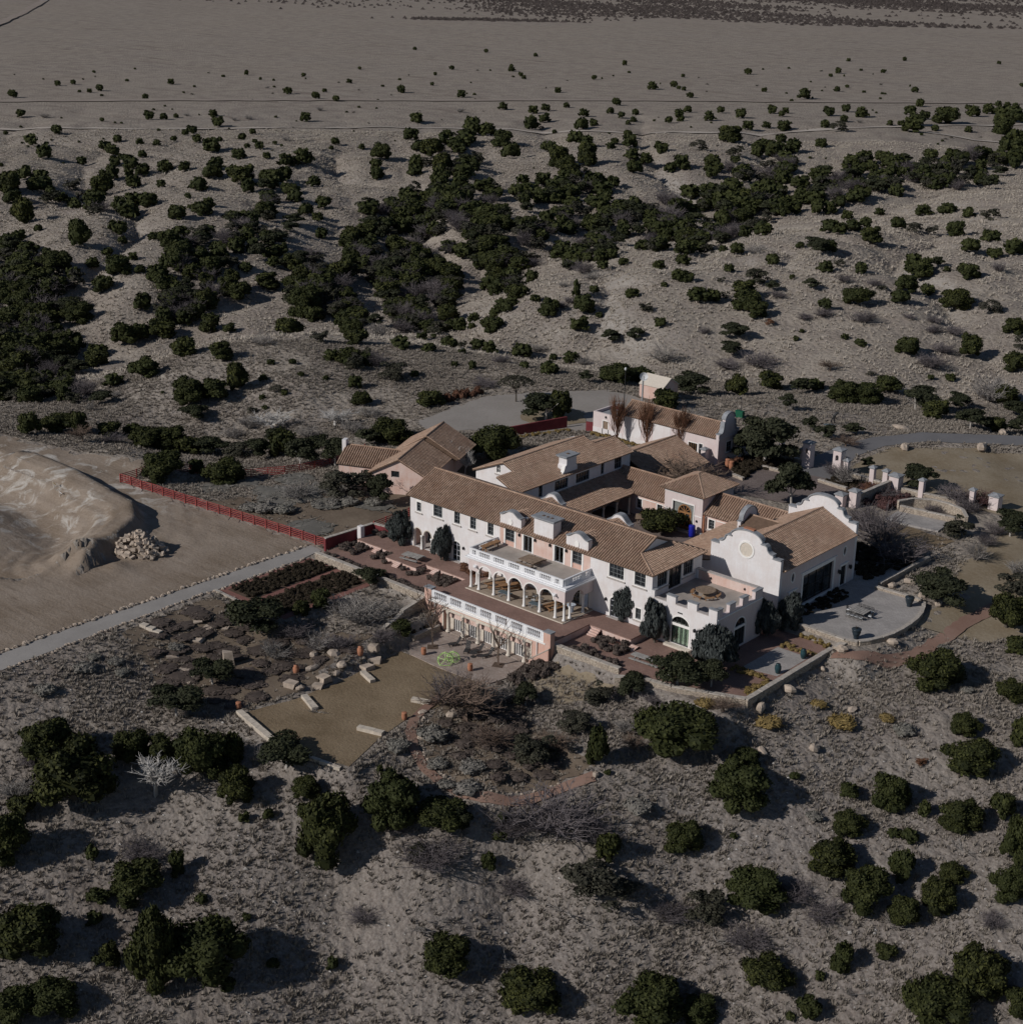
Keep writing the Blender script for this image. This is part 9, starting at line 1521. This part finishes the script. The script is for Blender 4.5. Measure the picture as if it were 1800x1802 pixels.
bed('planter_shrubs', 'dark shrubs in the shaded planter left of the lower patio', [(14.5, -17.5), (17, -17), (17, -12.5), (14.7, -12.5)], -3.3, .6, .7, 'bedplant', LV)
bed('bank_shrubs', 'twiggy brown shrubs on the bank right of the garden arcade', [(33.6, -19), (36.4, -18.5), (38.5, -14), (38.2, -11.6), (34, -12.6), (33.4, -15.5)], None, 1.1, .95, 'lavender', LV)
bed('forecourt_shrubs', 'dark evergreen shrubs behind the terracotta jars', [(12.2, 63.5), (16, 59.6), (18.2, 59.0), (17.2, 66), (20.8, 67), (19.5, 71.5), (11.5, 73.5)], None, 1.1, .9, 'bedplant', LV)
bed('gold_shrub', 'golden brown grass clump against the garage end wall', [(11.2, 63.2), (13.4, 63.0), (13.6, 66), (11.2, 66.4)], None, 1.3, .8, 'rust', LV)
bed('hedge', 'clipped dark hedge at the right of the forecourt', [(28.2, 67.3), (32.8, 66.9), (35.3, 70.8), (28.8, 71.8)], None, .8, .6, 'bedplant', LV)
bed('rust_border', 'rust-brown border along the boundary wall', [(34, 67), (38, 66), (38.1, 71), (34.8, 71.5)], None, 1.3, .9, 'rust', LV)
bed('hall_shrubs', 'dark shrubs at the foot of the hall behind its rear gable', [(44, 35), (55, 35), (57, 46), (46, 47)], None, 1.2, 1.1, 'bedplant', LV)
bed('back_border', 'dark red and brown border in front of the fountain wall', [(38.6, 62), (43, 62.6), (43.5, 70.5), (38.8, 71)], None, 1.3, 1.0, 'darkred', LV)
bed('rust_hedge', 'rust-brown hedge above the gravel drive', [(-48.5, 56), (-46.3, 66), (-48, 66.6), (-50.3, 56.5)], None, 1.9, 1.0, 'rust', LV)
bed('garage_grass', 'golden grass strip at the foot of the garage', [(-16, 60.6), (-2, 60.8), (-2, 61.9), (-16, 61.9)], None, .5, .6, 'goldgrass', LV)
bed('wall_grass', 'golden grass strip in front of the long red wall', [(-24, 49.4), (-20.2, 60.2), (-19.4, 59.8), (-23.2, 49)], None, .6, .6, 'goldgrass', LV)
bed('garden_scrub', 'brown scrub scattered over the soil left of the round lawn', [(-7, -33), (4, -30.5), (13.5, -24), (16.4, -27), (17, -39), (14, -45), (5, -48), (-6.5, -45)], None, .5, 2.7, 'lavender', LV)
bed('loop_scrub', 'brown scrub inside the brick path loop', [(34, -24), (38, -20.5), (44, -25.5), (53, -28.5), (49, -34.8), (42, -37), (36.5, -34)], None, .8, 2.1, 'lavender', LV)
bed('yard_scrub', 'low grey scrub in the fenced yard', [(-12, -5), (-45, -8.5), (-48, 2), (-38, 14), (-22, 16), (-12, 6)], None, .5, 6, 'sage', LV)
